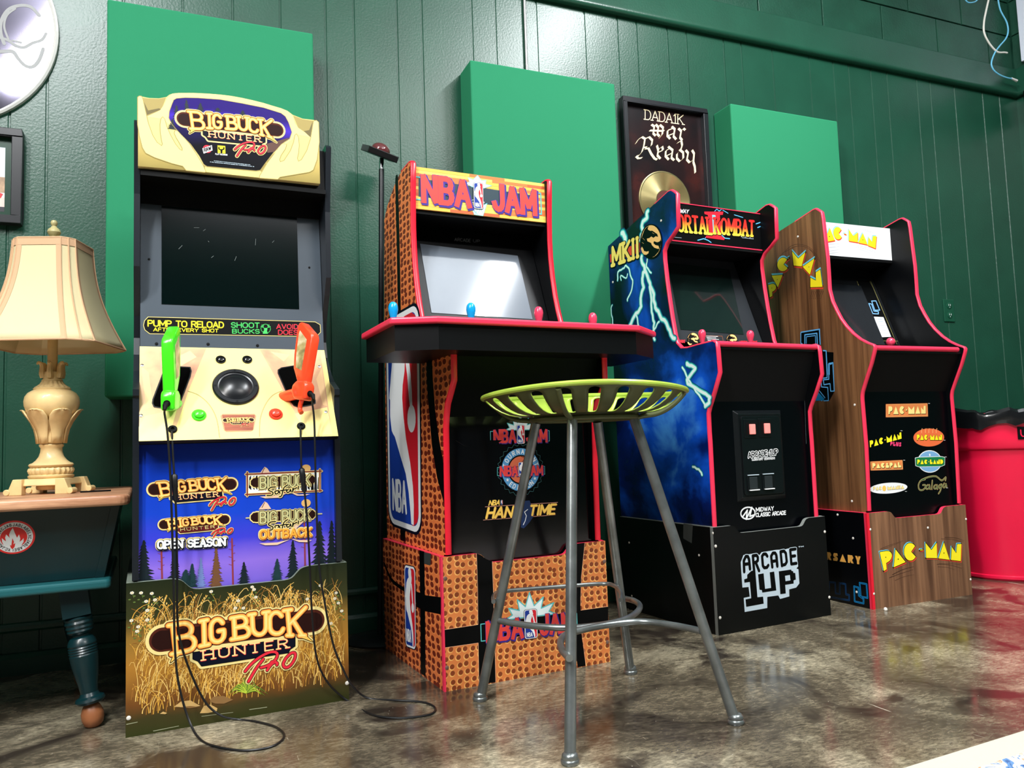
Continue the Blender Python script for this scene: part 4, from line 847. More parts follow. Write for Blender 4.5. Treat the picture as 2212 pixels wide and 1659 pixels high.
cord(gb,pb,[(718,60,-.065),(727,150,-.06),(733,400,-.06),(746,750,-.05),(775,950,-.05),(810,1120,-.04),(852,1225,-.04),(893,1298,-.03),(960,1352,'f'),(1080,1362,'f'),(1200,1370,'f'),(1255,1395,'f'),(1230,1425,'f'),(1100,1440,'f'),(980,1425,'f'),(880,1370,-.012),(790,1290,-.02),(738,1180,-.03),(718,1000,-.03),(708,800,-.03),(698,600,-.05),(684,450,-.05),(671,348,-.05),(668,250,-.045),(666,170,-.036)],((671,346),(684,452)))
# ================================================================ shared emblems
def league(B,mp,lv,scale,words=True):
    """basketball league emblem; mp(x,y) unit box -> plane uv"""
    class Q: pass
    pl=B[1]; b=B[0]
    def R(x0,y0,x1,y1,r,mt,l,ax=.44):
        rx=r/ax*1.0
        pts=[]
        for cx,cy,a in ((x1-rx,y1-r,0),(x0+rx,y1-r,90),(x0+rx,y0+r,180),(x1-rx,y0+r,270)):
            for k in range(6): pts.append((cx+rx*math.cos(R_(a+90*k/5)),cy+r*math.sin(R_(a+90*k/5))))
        upoly(b,pl,[mp(*p) for p in pts],mt,l); return pts
    R(-.03,-.012,1.03,1.012,.085,NAVY,lv); R(0,0,1,1,.08,WHITE,lv+1)
    R(.06,.025,.94,.975,.06,PBLU,lv+2)
    red=mat('emblem_red',(214,30,46),.4)
    upoly(b,pl,[mp(*p) for p in [(.55,.975),(.80,.975),(.90,.955),(.94,.92),(.94,.08),(.90,.045),(.80,.025),(.76,.025),(.72,.2),(.5,.5),(.5,.8)]],red,lv+3)
    sil=[(.45,.975),(.40,.955),(.38,.92),(.40,.885),(.42,.86),(.30,.835),(.20,.79),(.15,.72),(.11,.66),(.08,.61),(.11,.60),(.10,.52),(.15,.45),(.19,.435),(.25,.42),(.42,.33),(.58,.25),(.66,.17),(.71,.08),(.73,.03),(.80,.028),(.81,.12),(.79,.2),(.72,.30),(.60,.41),(.53,.52),(.50,.60),(.52,.66),(.58,.72),(.60,.78),(.67,.80),(.70,.86),(.66,.90),(.66,.94),(.60,.97),(.53,.985)]
    upoly(b,pl,[mp(*p) for p in sil],WHITE,lv+4)
    upoly(b,pl,[mp(*p) for p in [(.58,.80),(.66,.70),(.70,.60),(.74,.54),(.80,.55),(.79,.62),(.76,.70),(.70,.79)]],WHITE,lv+4)
    upoly(b,pl,[mp(.77+.12*math.cos(k*PI/10),.50+.062*math.sin(k*PI/10)) for k in range(20)],WHITE,lv+4)
    if words:
        a,b2,c=mp(.16,.075),mp(.58,.075),mp(.16,.21)
        text(b,pl,'NBA',a,b2,c,.17,[(0,WHITE,(0,0))],gap=.32,uv=True,lv=lv+5)
def league_at(B,pl,TL,TR,BR,BL,lv=3,words=True,K=lambda *a:a):
    q=quadmap(*[pl.px(K(*c)) for c in (TL,TR,BR,BL)]); league((B,pl),q,lv,1,words)
def jamlogo(B,pl,mp,lv,star=True,bracket=True,sh=.0022,emb=True):
    """NBA JAM wordmark; mp maps unit box (x 0..1, y 0..1 letter height)"""
    pur=mat('purple_shadow_print',(58,40,140),.4); crl=mat('coral_letter_print',(226,66,60),.4); teal=mat('teal_line_print',(90,190,190),.4); ice=mat('ice_print',(226,240,240),.4)
    H_=math.hypot(mp(0,1)[0]-mp(0,0)[0],mp(0,1)[1]-mp(0,0)[1])
    if bracket:
        for x,s in ((-.05,1),(1.05,-1)): thick(B,pl,[mp(x+s*.05,.9),mp(x,.9),mp(x,.05),mp(x+s*.05,.05)],.05*H_,teal,lv+1)
    if star:
        st=[(.22,.98),(.30,1.18),(.26,1.55),(.38,1.38),(.36,1.95),(.45,1.55),(.5,2.25),(.55,1.55),(.66,1.95),(.63,1.38),(.78,1.60),(.72,1.18),(.80,1.0)]
        u=[mp(*p) for p in st]; upoly(B,pl,u,ice,lv+1); thick(B,pl,u,.06*H_,teal,lv+2,closed=True)
    for s,a,b_ in (('NBA',0.02,.40),('JAM',.62,.99)):
        text(B,pl,s,mp(a,.04),mp(b_,.04),mp(a,.96),.225,[(sh,pur,(.05,-.05)),(sh*.5,pur,(0,0)),(0,crl,(0,0))],gap=.34,uv=True,lv=lv+3,joins='sq')
    q=lambda x,y:mp(.43+.145*x,-.12+1.5*y)
    if emb: league((B,pl),q,lv+7,1)
# ================================================================ BASKETBALL GAME CABINET
FRN=Fr(.61432294,2.00530767,R_(3.6568799))
PEB_F=pebble('basketball_print_large',50,(136,62,28),(250,186,104),(222,128,66),.305)
PEB_S=pebble('basketball_print_small',50,(112,36,20),(240,144,78),(226,120,64),.36,(.58,1,1),axis=1)
def hollow_screen(fr,t,pts_lcd,glass,bezel_y=(.213,.99,.360,1.372),x0=.031,x1=.4825,bmat=None,shape=None):
    y0,z0,y1,z1=bezel_y; pl=Pl(fr,(0,y0,z0),(1,0,0),(0,y1-y0,z1-z0))
    B=MB(); B.prism([(x0,y0,z0),(x1,y0,z0),(x1,y1,z1),(x0,y1,z1)],-pl.N*.01,bmat or BLACK); b=B.build('screen_bezel',t)
    q=[(pl.px(p) if not isinstance(p,tuple) or len(p)==2 and p[0]>5 else p) for p in pts_lcd]
    B=MB(); B.prism([pl.pt(a,.0015) for a in q],-pl.N*.0013,glass); s=B.build('screen',b); return pl,b,s
def joystick(t,fr,x,y,z,mt,kind='bat',hh=.072):
    B=MB(); B.lathe([(.017,0),(.017,.002),(.015,.003),(0,.003)],MATTE,(x,y,z),20); B.tube([(x,y,z+.002),(x,y,z+hh*.5)],.0042,CHROME,10)
    if kind=='bat': B.lathe([(.0,hh*.38),(.0062,hh*.38),(.0072,hh*.45),(.0095,hh*.62),(.0125,hh*.78),(.0138,hh*.9),(.0132,hh*1.02),(.0105,hh*1.12),(.006,hh*1.18),(0,hh*1.2)],mt,(x,y,z),20)
    else: B.lathe([(.0,hh*.5)]+[(.0172*math.sin(PI*k/10),hh*.75-.0172*math.cos(PI*k/10)) for k in range(1,10)]+[(0,hh*.75+.0172)],mt,(x,y,z),24)
    return B.build('joystick',t,True,angle=.9)
def ctlbutton(t,x,y,z,mt,par):
    B=MB(); B.lathe([(.0155,0),(.0155,.002),(.0135,.0035),(.0115,.0035),(.011,.002),(.011,.006),(.009,.0075),(0,.008)],mt,(x,y,z),20); B.build('push_button',par,True,angle=.8)
def basketball():
    fr=FRN; t=thing('arcade_cabinet','basketball arcade game with orange pebbled sides and wide four player control deck','arcade cabinet',(fr.o.x,fr.o.y,0),fr.t,'arcade games in a row along the green wall')
    h=.3475; low=.320
    r=riser(fr,t,h,low,PEB_F,PEB_S,PINK,u=(.100,.150))
    pl=front(fr,0); B=MB(); bk=BLK
    dpoly(B,pl,CQ(N4,'905,298 940,310 985,345 1040,366 1048,600 1058,900 1070,1396 926,1418 918,900'),bk,1)
    dpoly(B,pl,CQ(N4,'634,948 918,905 1400,845 2028,750 2032,905 1400,985 920,1060 636,1103'),bk,1)
    dpoly(B,pl,CQ(N4,'1716,250 1760,215 1830,206 1798,500 1792,700 1800,980 1838,1255 1770,1270 1725,980 1690,800 1690,500'),bk,1)
    line=mat('pale_line_print',(250,190,150),.4)
    for s in ('905,298 915,600 918,905','920,1062 926,1418','1040,366 1050,650 1056,880','1062,1062 1070,1396','1830,206 1800,500 1794,745','1806,965 1838,1255','634,948 918,905','1794,782 2028,750','636,1103 920,1062','1806,930 2032,905'): dline(B,pl,CQ(N4,s),.0011,line,2,joins=False)
    B.build('ball_seam_artwork',r,flat=True)
    B=MB(); mp=affine3([(0,0),(1,0),(0,1)],[pl.px(N4(985,1050)),pl.px(N4(1730,958)),pl.px(N4(980,880))]); jamlogo(B,pl,mp,3); B.build('title_logo',r,flat=True)
    screws(pl,[N4(638,512),N4(652,1272),N4(1996,366),N4(2022,1054)],r,.0055,mat('dull_screw',(150,120,110),.4,.6))
    sl=sidep(fr,0); B=MB()
    dpoly(B,sl,CQ(N4,'418,270 460,282 466,650 472,1352 430,1318 426,700'),bk,1); dpoly(B,sl,CQ(N4,'385,618 470,655 603,672 603,818 470,792 392,752'),bk,1)
    dline(B,sl,smoothp(CQ(N4,'118,380 180,520 280,600 390,650'),5),.012,bk,1); dpoly(B,sl,CQ(N4,'460,288 518,300 514,400 460,385'),mat('tape_grey',(54,58,56),.5),2)
    B.build('ball_seam_artwork',r,flat=True)
    B=MB(); league_at(B,sl,(292,396),(384,418),(390,1120),(303,1085),3,K=N4); B.build('league_emblem',r,flat=True)
    B=MB(); B.prism([(-.0006,-.0006,0),(.0045,-.0006,0),(.0045,-.0006,h),(-.0006,-.0006,h)],(0,.006,0),PINK); B.build('edge_strip',r)
    # side panels
    upper=[(.208,1.494),(.212,1.44),(.218,1.371),(.221,1.30),(.219,1.245),(.212,1.18),(.199,1.114),(.183,1.06),(.160,1.0),(.13,.965)]
    lower=[(-.074,.93),(-.074,.891),(-.072,.812),(-.05,.785),(-.022,.753),(-.010,.72),(-.004,.69),(-.002,.62),(0,.575),(.003,.352)]
    back=[(.53,.01),(.53,.36),(.511,1.072),(.487,1.397),(.455,1.43),(.42,1.451),(.351,1.487),(.29,1.50),(.225,1.503)]
    prof=upper+lower+[(.017,.351),(.017,.01)]+back
    S_=side_panels(fr,t,prof,PEB_S,BLACK,BLACK,x0=.015,x1=.500,th=.016)
    for i,(p,x) in enumerate(zip(S_,(.015,.484))):
        tmold(t,p,x,.016,[(.30,1.4995),(.225,1.503),(.213,1.5005)]+upper,RED); tmold(t,p,x,.016,lower,RED)
    so=sidep(fr,.015); B=MB()
    dline(B,so,smoothp(CQ(N1,'345,255 350,500 360,900 368,1350 372,1590'),4),.030,bk,1); B.build('ball_seam',S_[0],flat=True); B=MB()
    dpoly(B,so,CQ(N3,'438,125 480,120 488,300 505,520 535,750 575,960 578,1270 520,1050 480,800 455,500 440,300'),bk,1); B.build('ball_seam',S_[0],flat=True); B=MB()
    dpoly(B,so,CQ(N3,'236,1440 272,1440 272,1552 236,1540'),bk,1)
    B.build('ball_seam',S_[0],flat=True)
    B=MB(); league_at(B,so,(834,694),(905,654),(910,1154),(841,1128),3); B.build('league_emblem',S_[0],flat=True)
    # deck
    zt=.962; dk=[(-.062,-.182),(-.167,-.130),(-.163,.15),(.012,.20),(.503,.20),(.675,.15),(.672,-.085),(.545,-.180)]
    B=MB(); fas=[(-.054,-.168),(-.152,-.120),(-.150,.145),(.66,.145),(.658,-.085),(.540,-.166)]
    B.prism([(x,y,.880) for x,y in fas],(0,0,zt-.016-.880),BLACK); d=B.build('control_deck',t)
    B=MB(); B.prism([(x,y,zt-.017) for x,y in dk],(0,0,.017),PINK,PINK); B.build('edge_strip',d,bevel=.005,seg=3)
    B=MB(); ins=[(x*.97+.2575*.03,y*.93+.01) for x,y in dk]; B.prism([(x,y,zt) for x,y in ins],(0,0,.0012),mat('deck_overlay',(22,22,26),.3)); B.build('deck_overlay',d)
    BL_=mat('sky_blue_joystick',(20,160,228),.2,coat=.4); PK=mat('pink_joystick',(240,64,96),.2,coat=.4)
    zp=zt+.001
    for q,mt in (((849,655),BL_),((1017,657),BL_),((1163,665),PK),((1280,678),PK)):
        P=fr.loc(hit(q,V((0,0,zp+.082)),V((0,0,1))))
        joystick(t,fr,P.x,P.y,zp,mt)
        for i,(dx,dy) in enumerate(((.045,-.005),(.072,.012),(.1,.02))):
            if -.14<P.x+dx<.64: ctlbutton(t,P.x+dx,min(P.y+dy,.1),zp,mt,d)
    # marquee
    ym=.228; mq=front(fr,ym)
    B=MB(); B.box((.031,ym,1.362),(.484,ym+.012,1.493),mat('marquee_back',(230,170,90),.4)); m_=B.build('marquee',t)
    B=MB(); cs=[mat('plank_a',(246,186,74),.45),mat('plank_b',(226,120,58),.45),mat('plank_c',(250,214,96),.45),mat('plank_d',(206,96,50),.45)]
    rnd=random.Random(4); rows=13; z0=1.362; dz=.131/rows
    for i in range(rows):
        x=.031
        while x<.484:
            L=rnd.uniform(.09,.2); x1=min(x+L,.484); upoly(B,mq,[(x,z0+i*dz+.0006),(x1-.0008,z0+i*dz+.0006),(x1-.0008,z0+(i+1)*dz-.0004),(x,z0+(i+1)*dz-.0004)],rnd.choice(cs),1); x=x1
    B.build('plank_artwork',m_,flat=True)
    B=MB(); slate=mat('slate_print',(42,62,72),.4)
    dpoly(B,mq,CQ(N1,'556,248 1710,420 1716,560 556,425'),slate,2)
    mp=affine3([(0,0),(1,0),(0,1)],[mq.px(N1(582,470)),mq.px(N1(1694,602)),mq.px(N1(575,215))])
    ice=mat('ice_print',(226,240,240),.4); teal=mat('teal_line_print',(90,190,190),.4)
    s=CQ(N1,'1080,335 1000,290 1050,285 1035,240 1085,260 1128,218 1165,270 1210,265 1205,305 1265,320 1190,345'); dpoly(B,mq,s,ice,3); dline(B,mq,s,.0015,teal,4,closed=True)
    s=CQ(N1,'1045,470 1095,600 1180,612 1220,490 1160,520 1090,515'); dpoly(B,mq,s,ice,3); dline(B,mq,s,.0015,teal,4,closed=True)
    for s in ('1070,520 1110,590 1130,530','1130,590 1160,530 1175,590','1095,560 1130,600'): dline(B,mq,CQ(N1,s),.0012,teal,5,joins=False)
    cc=mq.px(N1(1130,475)); thick(B,mq,[(cc[0]+.022*math.cos(a*PI/10),cc[1]+.006*math.sin(a*PI/10)) for a in range(20)],.0014,WHITE,5,closed=True)
    jamlogo(B,mq,mp,6,star=False,sh=.0026,emb=False); league_at(B,mq,(1086,290),(1178,296),(1182,548),(1090,540),13,K=N1)
    B.build('title_logo',m_,flat=True)
    B=MB(); B.box((.031,.235,1.350),(.484,.37,1.362),MATTE); B.build('soffit',t)
    B=MB(); B.box((.031,.49,.02),(.484,.502,1.39),BLACK); B.box((.031,.26,1.47),(.484,.36,1.482),BLACK); B.build('rear_panel',t)
    # screen
    glass=mat('lcd_glass',(104,112,122),.08,spec=.9,coat=.6)
    pl2,b,s=hollow_screen(fr,t,[(907,527),(1118,553),(1150,690),(932,676)],glass)
    B=MB(); text(B,pl2,'ARCADE',N1(905,855),N1(1060,868),N1(907,825),.2,[(0,mat('dim_silver_print',(110,114,116),.4),(0,0))],gap=.3,lv=3,joins=False); text(B,pl2,'UP',N1(1085,866),N1(1148,872),N1(1087,840),.2,[(0,MATS['dim_silver_print'],(0,0))],gap=.3,lv=3,joins=False); B.build('maker_logo',b,flat=True)
    # front panel
    yf=.022; B=MB(); FP=mat('gloss_black_board',(3,4,6),.14,coat=.3,spec=.4); B.box((.031,yf,.02),(.484,yf+.012,.72),FP)
    f_=B.build('front_panel',t)
    B=MB(); B.prism([(.031,yf,.72),(.484,yf,.72),(.484,-.05,.88),(.031,-.05,.88)],(0,.012,.003),mat('underdeck_board',(2,9,6),.6,spec=.1)); B.build('kick_panel',t)
    pf=front(fr,yf); B=MB(); B.prism([(.06,yf,.655),(.20,yf,.652),(.165,yf,.632),(.10,yf,.632)],(0,-.002,0),FP); B.build('coin_recess',f_)
    B=MB(); mp=affine3([(0,0),(1,0),(0,1)],[pf.px(N3(958,780)),pf.px(N3(1375,772)),pf.px(N3(956,682))]); jamlogo(B,pf,mp,2,sh=.0008); B.build('title_logo',f_,flat=True)
    # tournament badge
    B=MB(); c0=pf.px(N3(1172,990)); k=px_m(pf,N3(1172,990))/3.607; teal2=mat('badge_blue_print',(84,150,200),.4)
    ry=165*k; rx=ry
    ring=[]
    for i in range(24): a=i*PI/12; ring+= [(c0[0]+(rx*1.10)*math.cos(a+.0),c0[1]+(ry*1.10)*math.sin(a)),(c0[0]+rx*1.0*math.cos(a+PI/24),c0[1]+ry*1.0*math.sin(a+PI/24))]
    thick(B,pf,ring,.0009,mat('badge_line',(60,110,110),.4),2,closed=True,joins=False)
    disc(B,pf,c0,rx*.90,ry*.90,teal2,3,36); disc(B,pf,c0,rx*.62,ry*.62,BLK,4,32); disc(B,pf,c0,rx*.56,ry*.56,mat('ball_orange_print',(208,104,70),.4),5,32)
    thick(B,pf,arc(c0[0]-.004,c0[1],rx*.5,ry*.56,-80,80,8),.0012,BLK,6,joins=False); thick(B,pf,arc(c0[0]+.03,c0[1],rx*.5,ry*.5,110,250,8),.0012,BLK,6,joins=False); thick(B,pf,[(c0[0]-rx*.5,c0[1]+.008),(c0[0]+rx*.5,c0[1]+.01)],.0012,BLK,6,joins=False)
    def around(s,a0,a1,rr,flip,l):
        n=len(s)
        for i,ch in enumerate(s):
            a=R_(a0+(a1-a0)*i/(n-1)); u=(math.cos(a),math.sin(a)); hgt=ry*.17
            tang=(-u[1],u[0]); 
            if not flip: ex=(-tang[0],-tang[1]); ey=u
            else: ex=tang; ey=(-u[0],-u[1])
            p=(c0[0]+u[0]*rr,c0[1]+u[1]*rr); w=G[ch][0]*hgt*.8
            a_=(p[0]-ex[0]*w/2-ey[0]*hgt/2,p[1]-ex[1]*w/2-ey[1]*hgt/2); b_=(a_[0]+ex[0]*w,a_[1]+ex[1]*w); cc_=(a_[0]+ey[0]*hgt,a_[1]+ey[1]*hgt)
            text(B,pf,ch,a_,b_,cc_,.2,[(0,WHITE,(0,0))],uv=True,lv=l)
    around('TOURNAMENT',165,15,ry*.76,False,6); around('EDITION',-130,-50,ry*.76,True,6)
    for a in (-148,-32): 
        x,y=c0[0]+ry*.76*math.cos(R_(a)),c0[1]+ry*.76*math.sin(R_(a)); upoly(B,pf,[(x+(.0055 if i%2==0 else .0022)*math.sin(i*PI/5),y+(.0055 if i%2==0 else .0022)*math.cos(i*PI/5)) for i in range(10)],WHITE,6)
    mp=affine3([(0,0),(1,0),(0,1)],[pf.px(N3(1005,1040)),pf.px(N3(1340,1030)),pf.px(N3(1004,965))]); jamlogo(B,pf,mp,8,star=False,sh=.0008)
    B.build('badge_logo',f_,flat=True)
    B=MB(); ylo=mat('sunny_letter_print',(252,206,92),.4); sal=mat('salmon_line_print',(214,150,130),.4)
    for a,b_ in (((893,1280),(1460,1245)),((878,1383),(1442,1343))): dline(B,pf,[N3(*a),N3(*b_)],.0014,sal,2,joins=False)
    dpoly(B,pf,CQ(N3,'1180,1235 1240,1230 1280,1340 1240,1400 1195,1448 1172,1440'),mat('deep_blue_print',(20,44,86),.4),3); dline(B,pf,CQ(N3,'1225,1300 1200,1320 1215,1350 1205,1390 1190,1420'),.002,WHITE,4)
    sk=lambda dx:0
    text(B,pf,'NBA',N3(922,1268),N3(1002,1263),N3(932,1232),.24,[(0,ylo,(0,0))],gap=.25,lv=5); league_at(B,pf,(1014,1228),(1030,1227),(1030,1262),(1014,1263),5,False,N3)
    text(B,pf,'HANG',N3(902,1368),N3(1165,1352),N3(920,1290),.24,[(.0006,mat('umber_print',(120,60,30),.4),(.03,-.03)),(0,ylo,(0,0))],gap=.26,lv=5); text(B,pf,'TIME',N3(1238,1345),N3(1432,1333),N3(1252,1272),.24,[(.0006,MATS['umber_print'],(.03,-.03)),(0,ylo,(0,0))],gap=.26,lv=5)
    B.build('title_logo',f_,flat=True)
    return t
basketball()
# ================================================================ FIGHTING GAME CABINET
def dragon(B,pl,mp,lv,ringc=None):
    """round dragon emblem, mp maps M6 crop points"""
    P=lambda s:[mp(*[float(v) for v in t.split(',')]) for t in s.split()]
    gold=mat('peach_gold_print',(250,196,120),.4)
    upoly(B,pl,[mp(470+106*math.cos(k*PI/18),532+166*math.sin(k*PI/18)) for k in range(36)],BLK,lv)
    upoly(B,pl,[mp(470+94*math.cos(k*PI/18),530+152*math.sin(k*PI/18)) for k in range(36)],gold,lv+1)
    body='440,420 462,432 480,430 500,442 528,462 536,488 512,482 492,498 472,484 452,500 470,516 500,530 530,540 560,510 566,540 556,590 540,628 505,668 470,686 430,676 395,645 378,600 372,560 376,510 392,462 408,420 430,395 450,386 438,405'
    upoly(B,pl,P(body),BLK,lv+2)
    upoly(B,pl,P('384,580 396,600 404,622 430,628 448,622 446,642 424,658 402,655 384,632 374,600'),gold,lv+3)
    upoly(B,pl,P('430,505 452,500 472,517 498,528 492,548 512,566 540,572 548,600 528,600 500,590 478,566 470,545 436,530'),gold,lv+3)
    upoly(B,pl,P('545,500 552,480 560,500 556,525 540,538 536,525'),gold,lv+3)
    for s in ('392,500 410,520','384,540 402,552','480,448 500,460'): thick(B,pl,P(s),.0008,gold,lv+3,joins=False)
def storm():
    m=cloud('storm_cloud_print',[(2,5,20),(5,26,92),(18,84,204),(90,176,246)],4.2,.24,(.40,.55,.70,.86)); nt=m.node_tree
    n=[x for x in nt.nodes if x.type=='TEX_NOISE'][0]; r=[x for x in nt.nodes if x.type=='VALTORGB'][0]; tc=[x for x in nt.nodes if x.type=='TEX_COORD'][0]
    # the print has a large bright bank of cloud in its lower half
    mp=nt.nodes.new('ShaderNodeMapping'); mp.inputs['Location'].default_value=(0,-.20,-.62); mp.inputs['Scale'].default_value=(0,3.2,2.6); mp.vector_type='POINT'
    mp.inputs['Location'].default_value=(0,-.20*3.2,-.62*2.6)
    g2=nt.nodes.new('ShaderNodeTexGradient'); g2.gradient_type='SPHERICAL'; nt.links.new(tc.outputs['Object'],mp.inputs[0]); nt.links.new(mp.outputs[0],g2.inputs[0])
    ma=nt.nodes.new('ShaderNodeMath'); ma.operation='MULTIPLY_ADD'; ma.inputs[1].default_value=.34; nt.links.new(g2.outputs['Fac'],ma.inputs[0]); nt.links.new(n.outputs['Fac'],ma.inputs[2]); nt.links.new(ma.outputs[0],r.inputs[0])
    return m
FRM=Fr(1.57898155,2.12678786,R_(4.2928768))
def fighting():
    fr=FRM; t=thing('arcade_cabinet','black fighting arcade game with red edging and blue lightning side art behind the stool','arcade cabinet',(fr.o.x,fr.o.y,0),fr.t,'arcade games in a row along the green wall')
    h=.346; low=.319; DK=mat('black_riser_board',(5,6,8),.34,spec=.35)
    r=riser(fr,t,h,low,DK,DK,mat('worn_black_edge',(120,124,120),.4),u=(.077,.125))
    pl=front(fr,0); B=MB(); sil=mat('pale_silver_print',(196,212,222),.35)
    # stacked block lettering
    dpoly(B,pl,CQ(M8,'1198,620 1225,548 1350,530 1385,548 1405,520 1520,502 1545,497 1640,492 1665,484 1755,470 1762,600 1770,660 1752,682 1772,690 1782,830 1750,872 1680,890 1682,960 1590,985 1572,950 1462,965 1462,1075 1238,1115 1228,975 1288,962 1276,866 1215,872 1205,735'),sil,1)
    for e,mt,l in ((10,sil,1),(0,BLK,2)):
        for s_ in ('1232,715 1228,605 1248,562 1268,562 1280,590 1290,688','1236,640 1284,634','1330,700 1318,556 1356,550 1368,572 1367,604 1348,620 1325,626','1350,630 1380,705','1462,560 1448,538 1425,538 1410,560 1418,655 1432,675 1458,672 1472,650','1512,668 1500,560 1518,528 1540,528 1552,550 1562,660','1504,612 1556,604','1608,655 1594,515 1628,508 1646,530 1656,615 1640,642 1608,650','1742,488 1690,496 1702,638 1752,630','1696,562 1738,556'):
            dline(B,pl,CQ(M8,s_),(24+e)*px_m(pl,M8(1500,800))/4.608,mt,l)
    for s_ in ('1232,790 1262,780 1262,745 1300,708 1342,697 1364,968 1420,962 1426,1032 1252,1064 1245,990 1302,978 1288,816 1234,824','1370,740 1425,730 1440,885 1500,875 1486,720 1530,712 1552,900 1412,922 1408,897 1385,893','1576,710 1700,692 1703,706 1718,708 1722,726 1740,726 1746,792 1724,800 1724,832 1640,845 1646,930 1592,938'):
        dpoly(B,pl,CQ(M8,s_),BLK,2)
    dpoly(B,pl,CQ(M8,'1638,755 1686,746 1692,800 1643,808'),sil,3)
    text(B,pl,'™',M8(1768,500),M8(1825,492),M8(1768,465),.16,[(0,sil,(0,0))],lv=2)
    B.build('maker_logo',r,flat=True)
    screws(pl,[M8(948,460),M8(992,1172),M8(2034,316),M8(2080,968)],r,.005)
    sl=sidep(fr,0); screws(sl,[M8(784,550),M8(88,425),M8(115,955),M8(922,330)],r,.004)
    B=MB(); dpoly(B,sl,CQ(M8,'628,232 722,248 712,432 626,382'),mat('tape_grey',(54,58,56),.5),1); B.build('tape_patch',r,flat=True)
    upper=[(.129,1.512),(.116,1.50),(.118,1.45),(.120,1.384),(.15,1.362),(.185,1.342),(.203,1.318),(.204,1.286),(.197,1.207),(.187,1.13),(.178,1.07),(.165,1.0),(.155,.975),(.133,.955),(.10,.952)]
    mid=[(.05,.955),(-.03,.958),(-.044,.95),(-.047,.93),(-.050,.851),(-.02,.79),(.008,.74),(.016,.721),(.017,.66),(.016,.619),(.017,.345),(.017,.01)]
    back=[(.53,.01),(.545,.36),(.551,1.211),(.550,1.419),(.30,1.485),(.16,1.523),(.143,1.522)]
    art=storm()
    S_=side_panels(fr,t,upper+mid+back,art,BLACK,BLACK,x0=.015,x1=.5,th=.016)
    for p,x in zip(S_,(.015,.484)): tmold(t,p,x,.016,[(.24,1.5015),(.16,1.523),(.143,1.522)]+upper+mid,PINK)
    so=sidep(fr,.015); B=MB()
    teal0=mat('bolt_deep_print',(14,74,110),.3); teal=mat('bolt_teal_print',(36,176,170),.3); teal2=mat('bolt_pale_teal_print',(130,226,214),.3); wht=mat('bolt_white_print',(234,255,248),.3)
    bolts=[(M6,'432,240 425,300 372,380 385,440 360,520',26),(M6,'190,455 215,500 235,600',34),(M6,'375,680 385,730 405,790 385,860 392,960 370,1040 372,1150 320,1220 265,1330',24),(M6,'405,790 440,870 460,960 490,1030 500,1120 530,1200 590,1280 640,1380 690,1450',24),
           (M6,'455,960 470,1080 470,1200 495,1300 485,1400 500,1460',18),(M6,'330,1230 350,1330',13),(M6,'430,700 425,770 470,830',11),(M6,'500,1360 530,1300 545,1290',11),
           (M6,'150,900 155,820 200,790 230,760 262,790 270,850 290,900 285,980 250,1060 240,1090',11),(M6,'185,900 180,850 230,880 245,840',8),(M6,'100,1130 88,1180 100,1250 105,1310',9),
           (M7,'690,250 730,260 760,300 690,380 760,450 850,500 880,540 850,600',22),(M7,'660,280 720,400 770,470 830,560 845,600',14),(M7,'745,1090 790,1110 820,1150',14)]
    for K,s,w in bolts:
        q=smoothp([so.px(p) for p in CQ(K,s)],3); k=px_m(so,K(700,700))/4.2
        rnd=random.Random(w); q=[(a+rnd.uniform(-1,1)*w*k*.3,b+rnd.uniform(-1,1)*w*k*.3) for a,b in q]
        thick(B,so,q,w*1.9*k,teal0,1.5); thick(B,so,q,w*1.45*k,teal,2); thick(B,so,q,w*1.1*k,teal2,3); thick(B,so,q,w*.75*k,wht,4)
    B.build('lightning_artwork',S_[0],flat=True)
    B=MB(); q=CQ(M6,'78,655 360,540 362,632 82,730'); dpoly(B,so,q,mat('scarlet_print',(226,60,48),.35),5)
    text(B,so,'MKII',M6(108,755),M6(345,672),M6(104,590),.22,[(.004,BLK,(.02,-.02)),(0,mat('sun_print',(255,226,110),.35),(0,0))],slab=True,gap=.36,lv=6)
    dragon(B,so,lambda x,y:so.px(M6(x,y)),9); B.build('title_logo',S_[0],flat=True)
    screws(so,[M6(560,335),M6(105,915)],S_[0],.0045)
    # marquee
    ym=.192; mq=front(fr,ym); z0,z1=1.357,1.497
    B=MB(); B.box((.031,ym,z0),(.484,ym+.012,z1),BLK); B.box((.031,ym-.002,z0-.004),(.484,ym+.012,z0),PINK); B.box((.031,ym-.002,z1),(.484,ym+.012,z1+.003),PINK); m_=B.build('marquee',t)
    B=MB(); LG=[mat('bolt_blue_print',(60,140,220),.35),LCYA]
    for s,w in (('905,520 960,505 1000,520 1030,540',.004),('1065,245 1085,225 1105,245 1130,228',.003),('1140,235 1190,265',.003),('1250,280 1330,305',.003),('1130,470 1160,500 1205,505',.004),('1455,365 1500,350',.004),('1470,400 1495,390',.004),('970,440 990,480 975,500',.003)):
        q=[mq.px(p) for p in CQ(M6,s)]; thick(B,mq,q,w,LG[0],1); thick(B,mq,q,w*.5,LG[1],2)
    rg=grad('red_to_yellow_print',[(1.385,(255,236,90)),(1.41,(250,190,60)),(1.435,(230,60,44)),(1.47,(214,34,40))],2,.35)
    crim=mat('crimson_print',(220,36,52),.35)
    for s in ('965,250 1145,250 1140,280 1112,282 1130,485 1160,500 1152,518 975,495 985,478 1005,470 1000,282 968,272',): dpoly(B,mq,CQ(M6,s),crim,3); 
    dpoly(B,mq,CQ(M6,'1040,280 1070,285 1080,470 1050,470'),LCYA,4)
    # long word: first letter hidden by the left panel
    text(B,mq,'MORTAL',M6(640,425),M6(1035,462),M6(632,272),.16,[(.0015,BLK,(.02,-.02)),(0,rg,(0,0))],slab=True,gap=.34,lv=5)
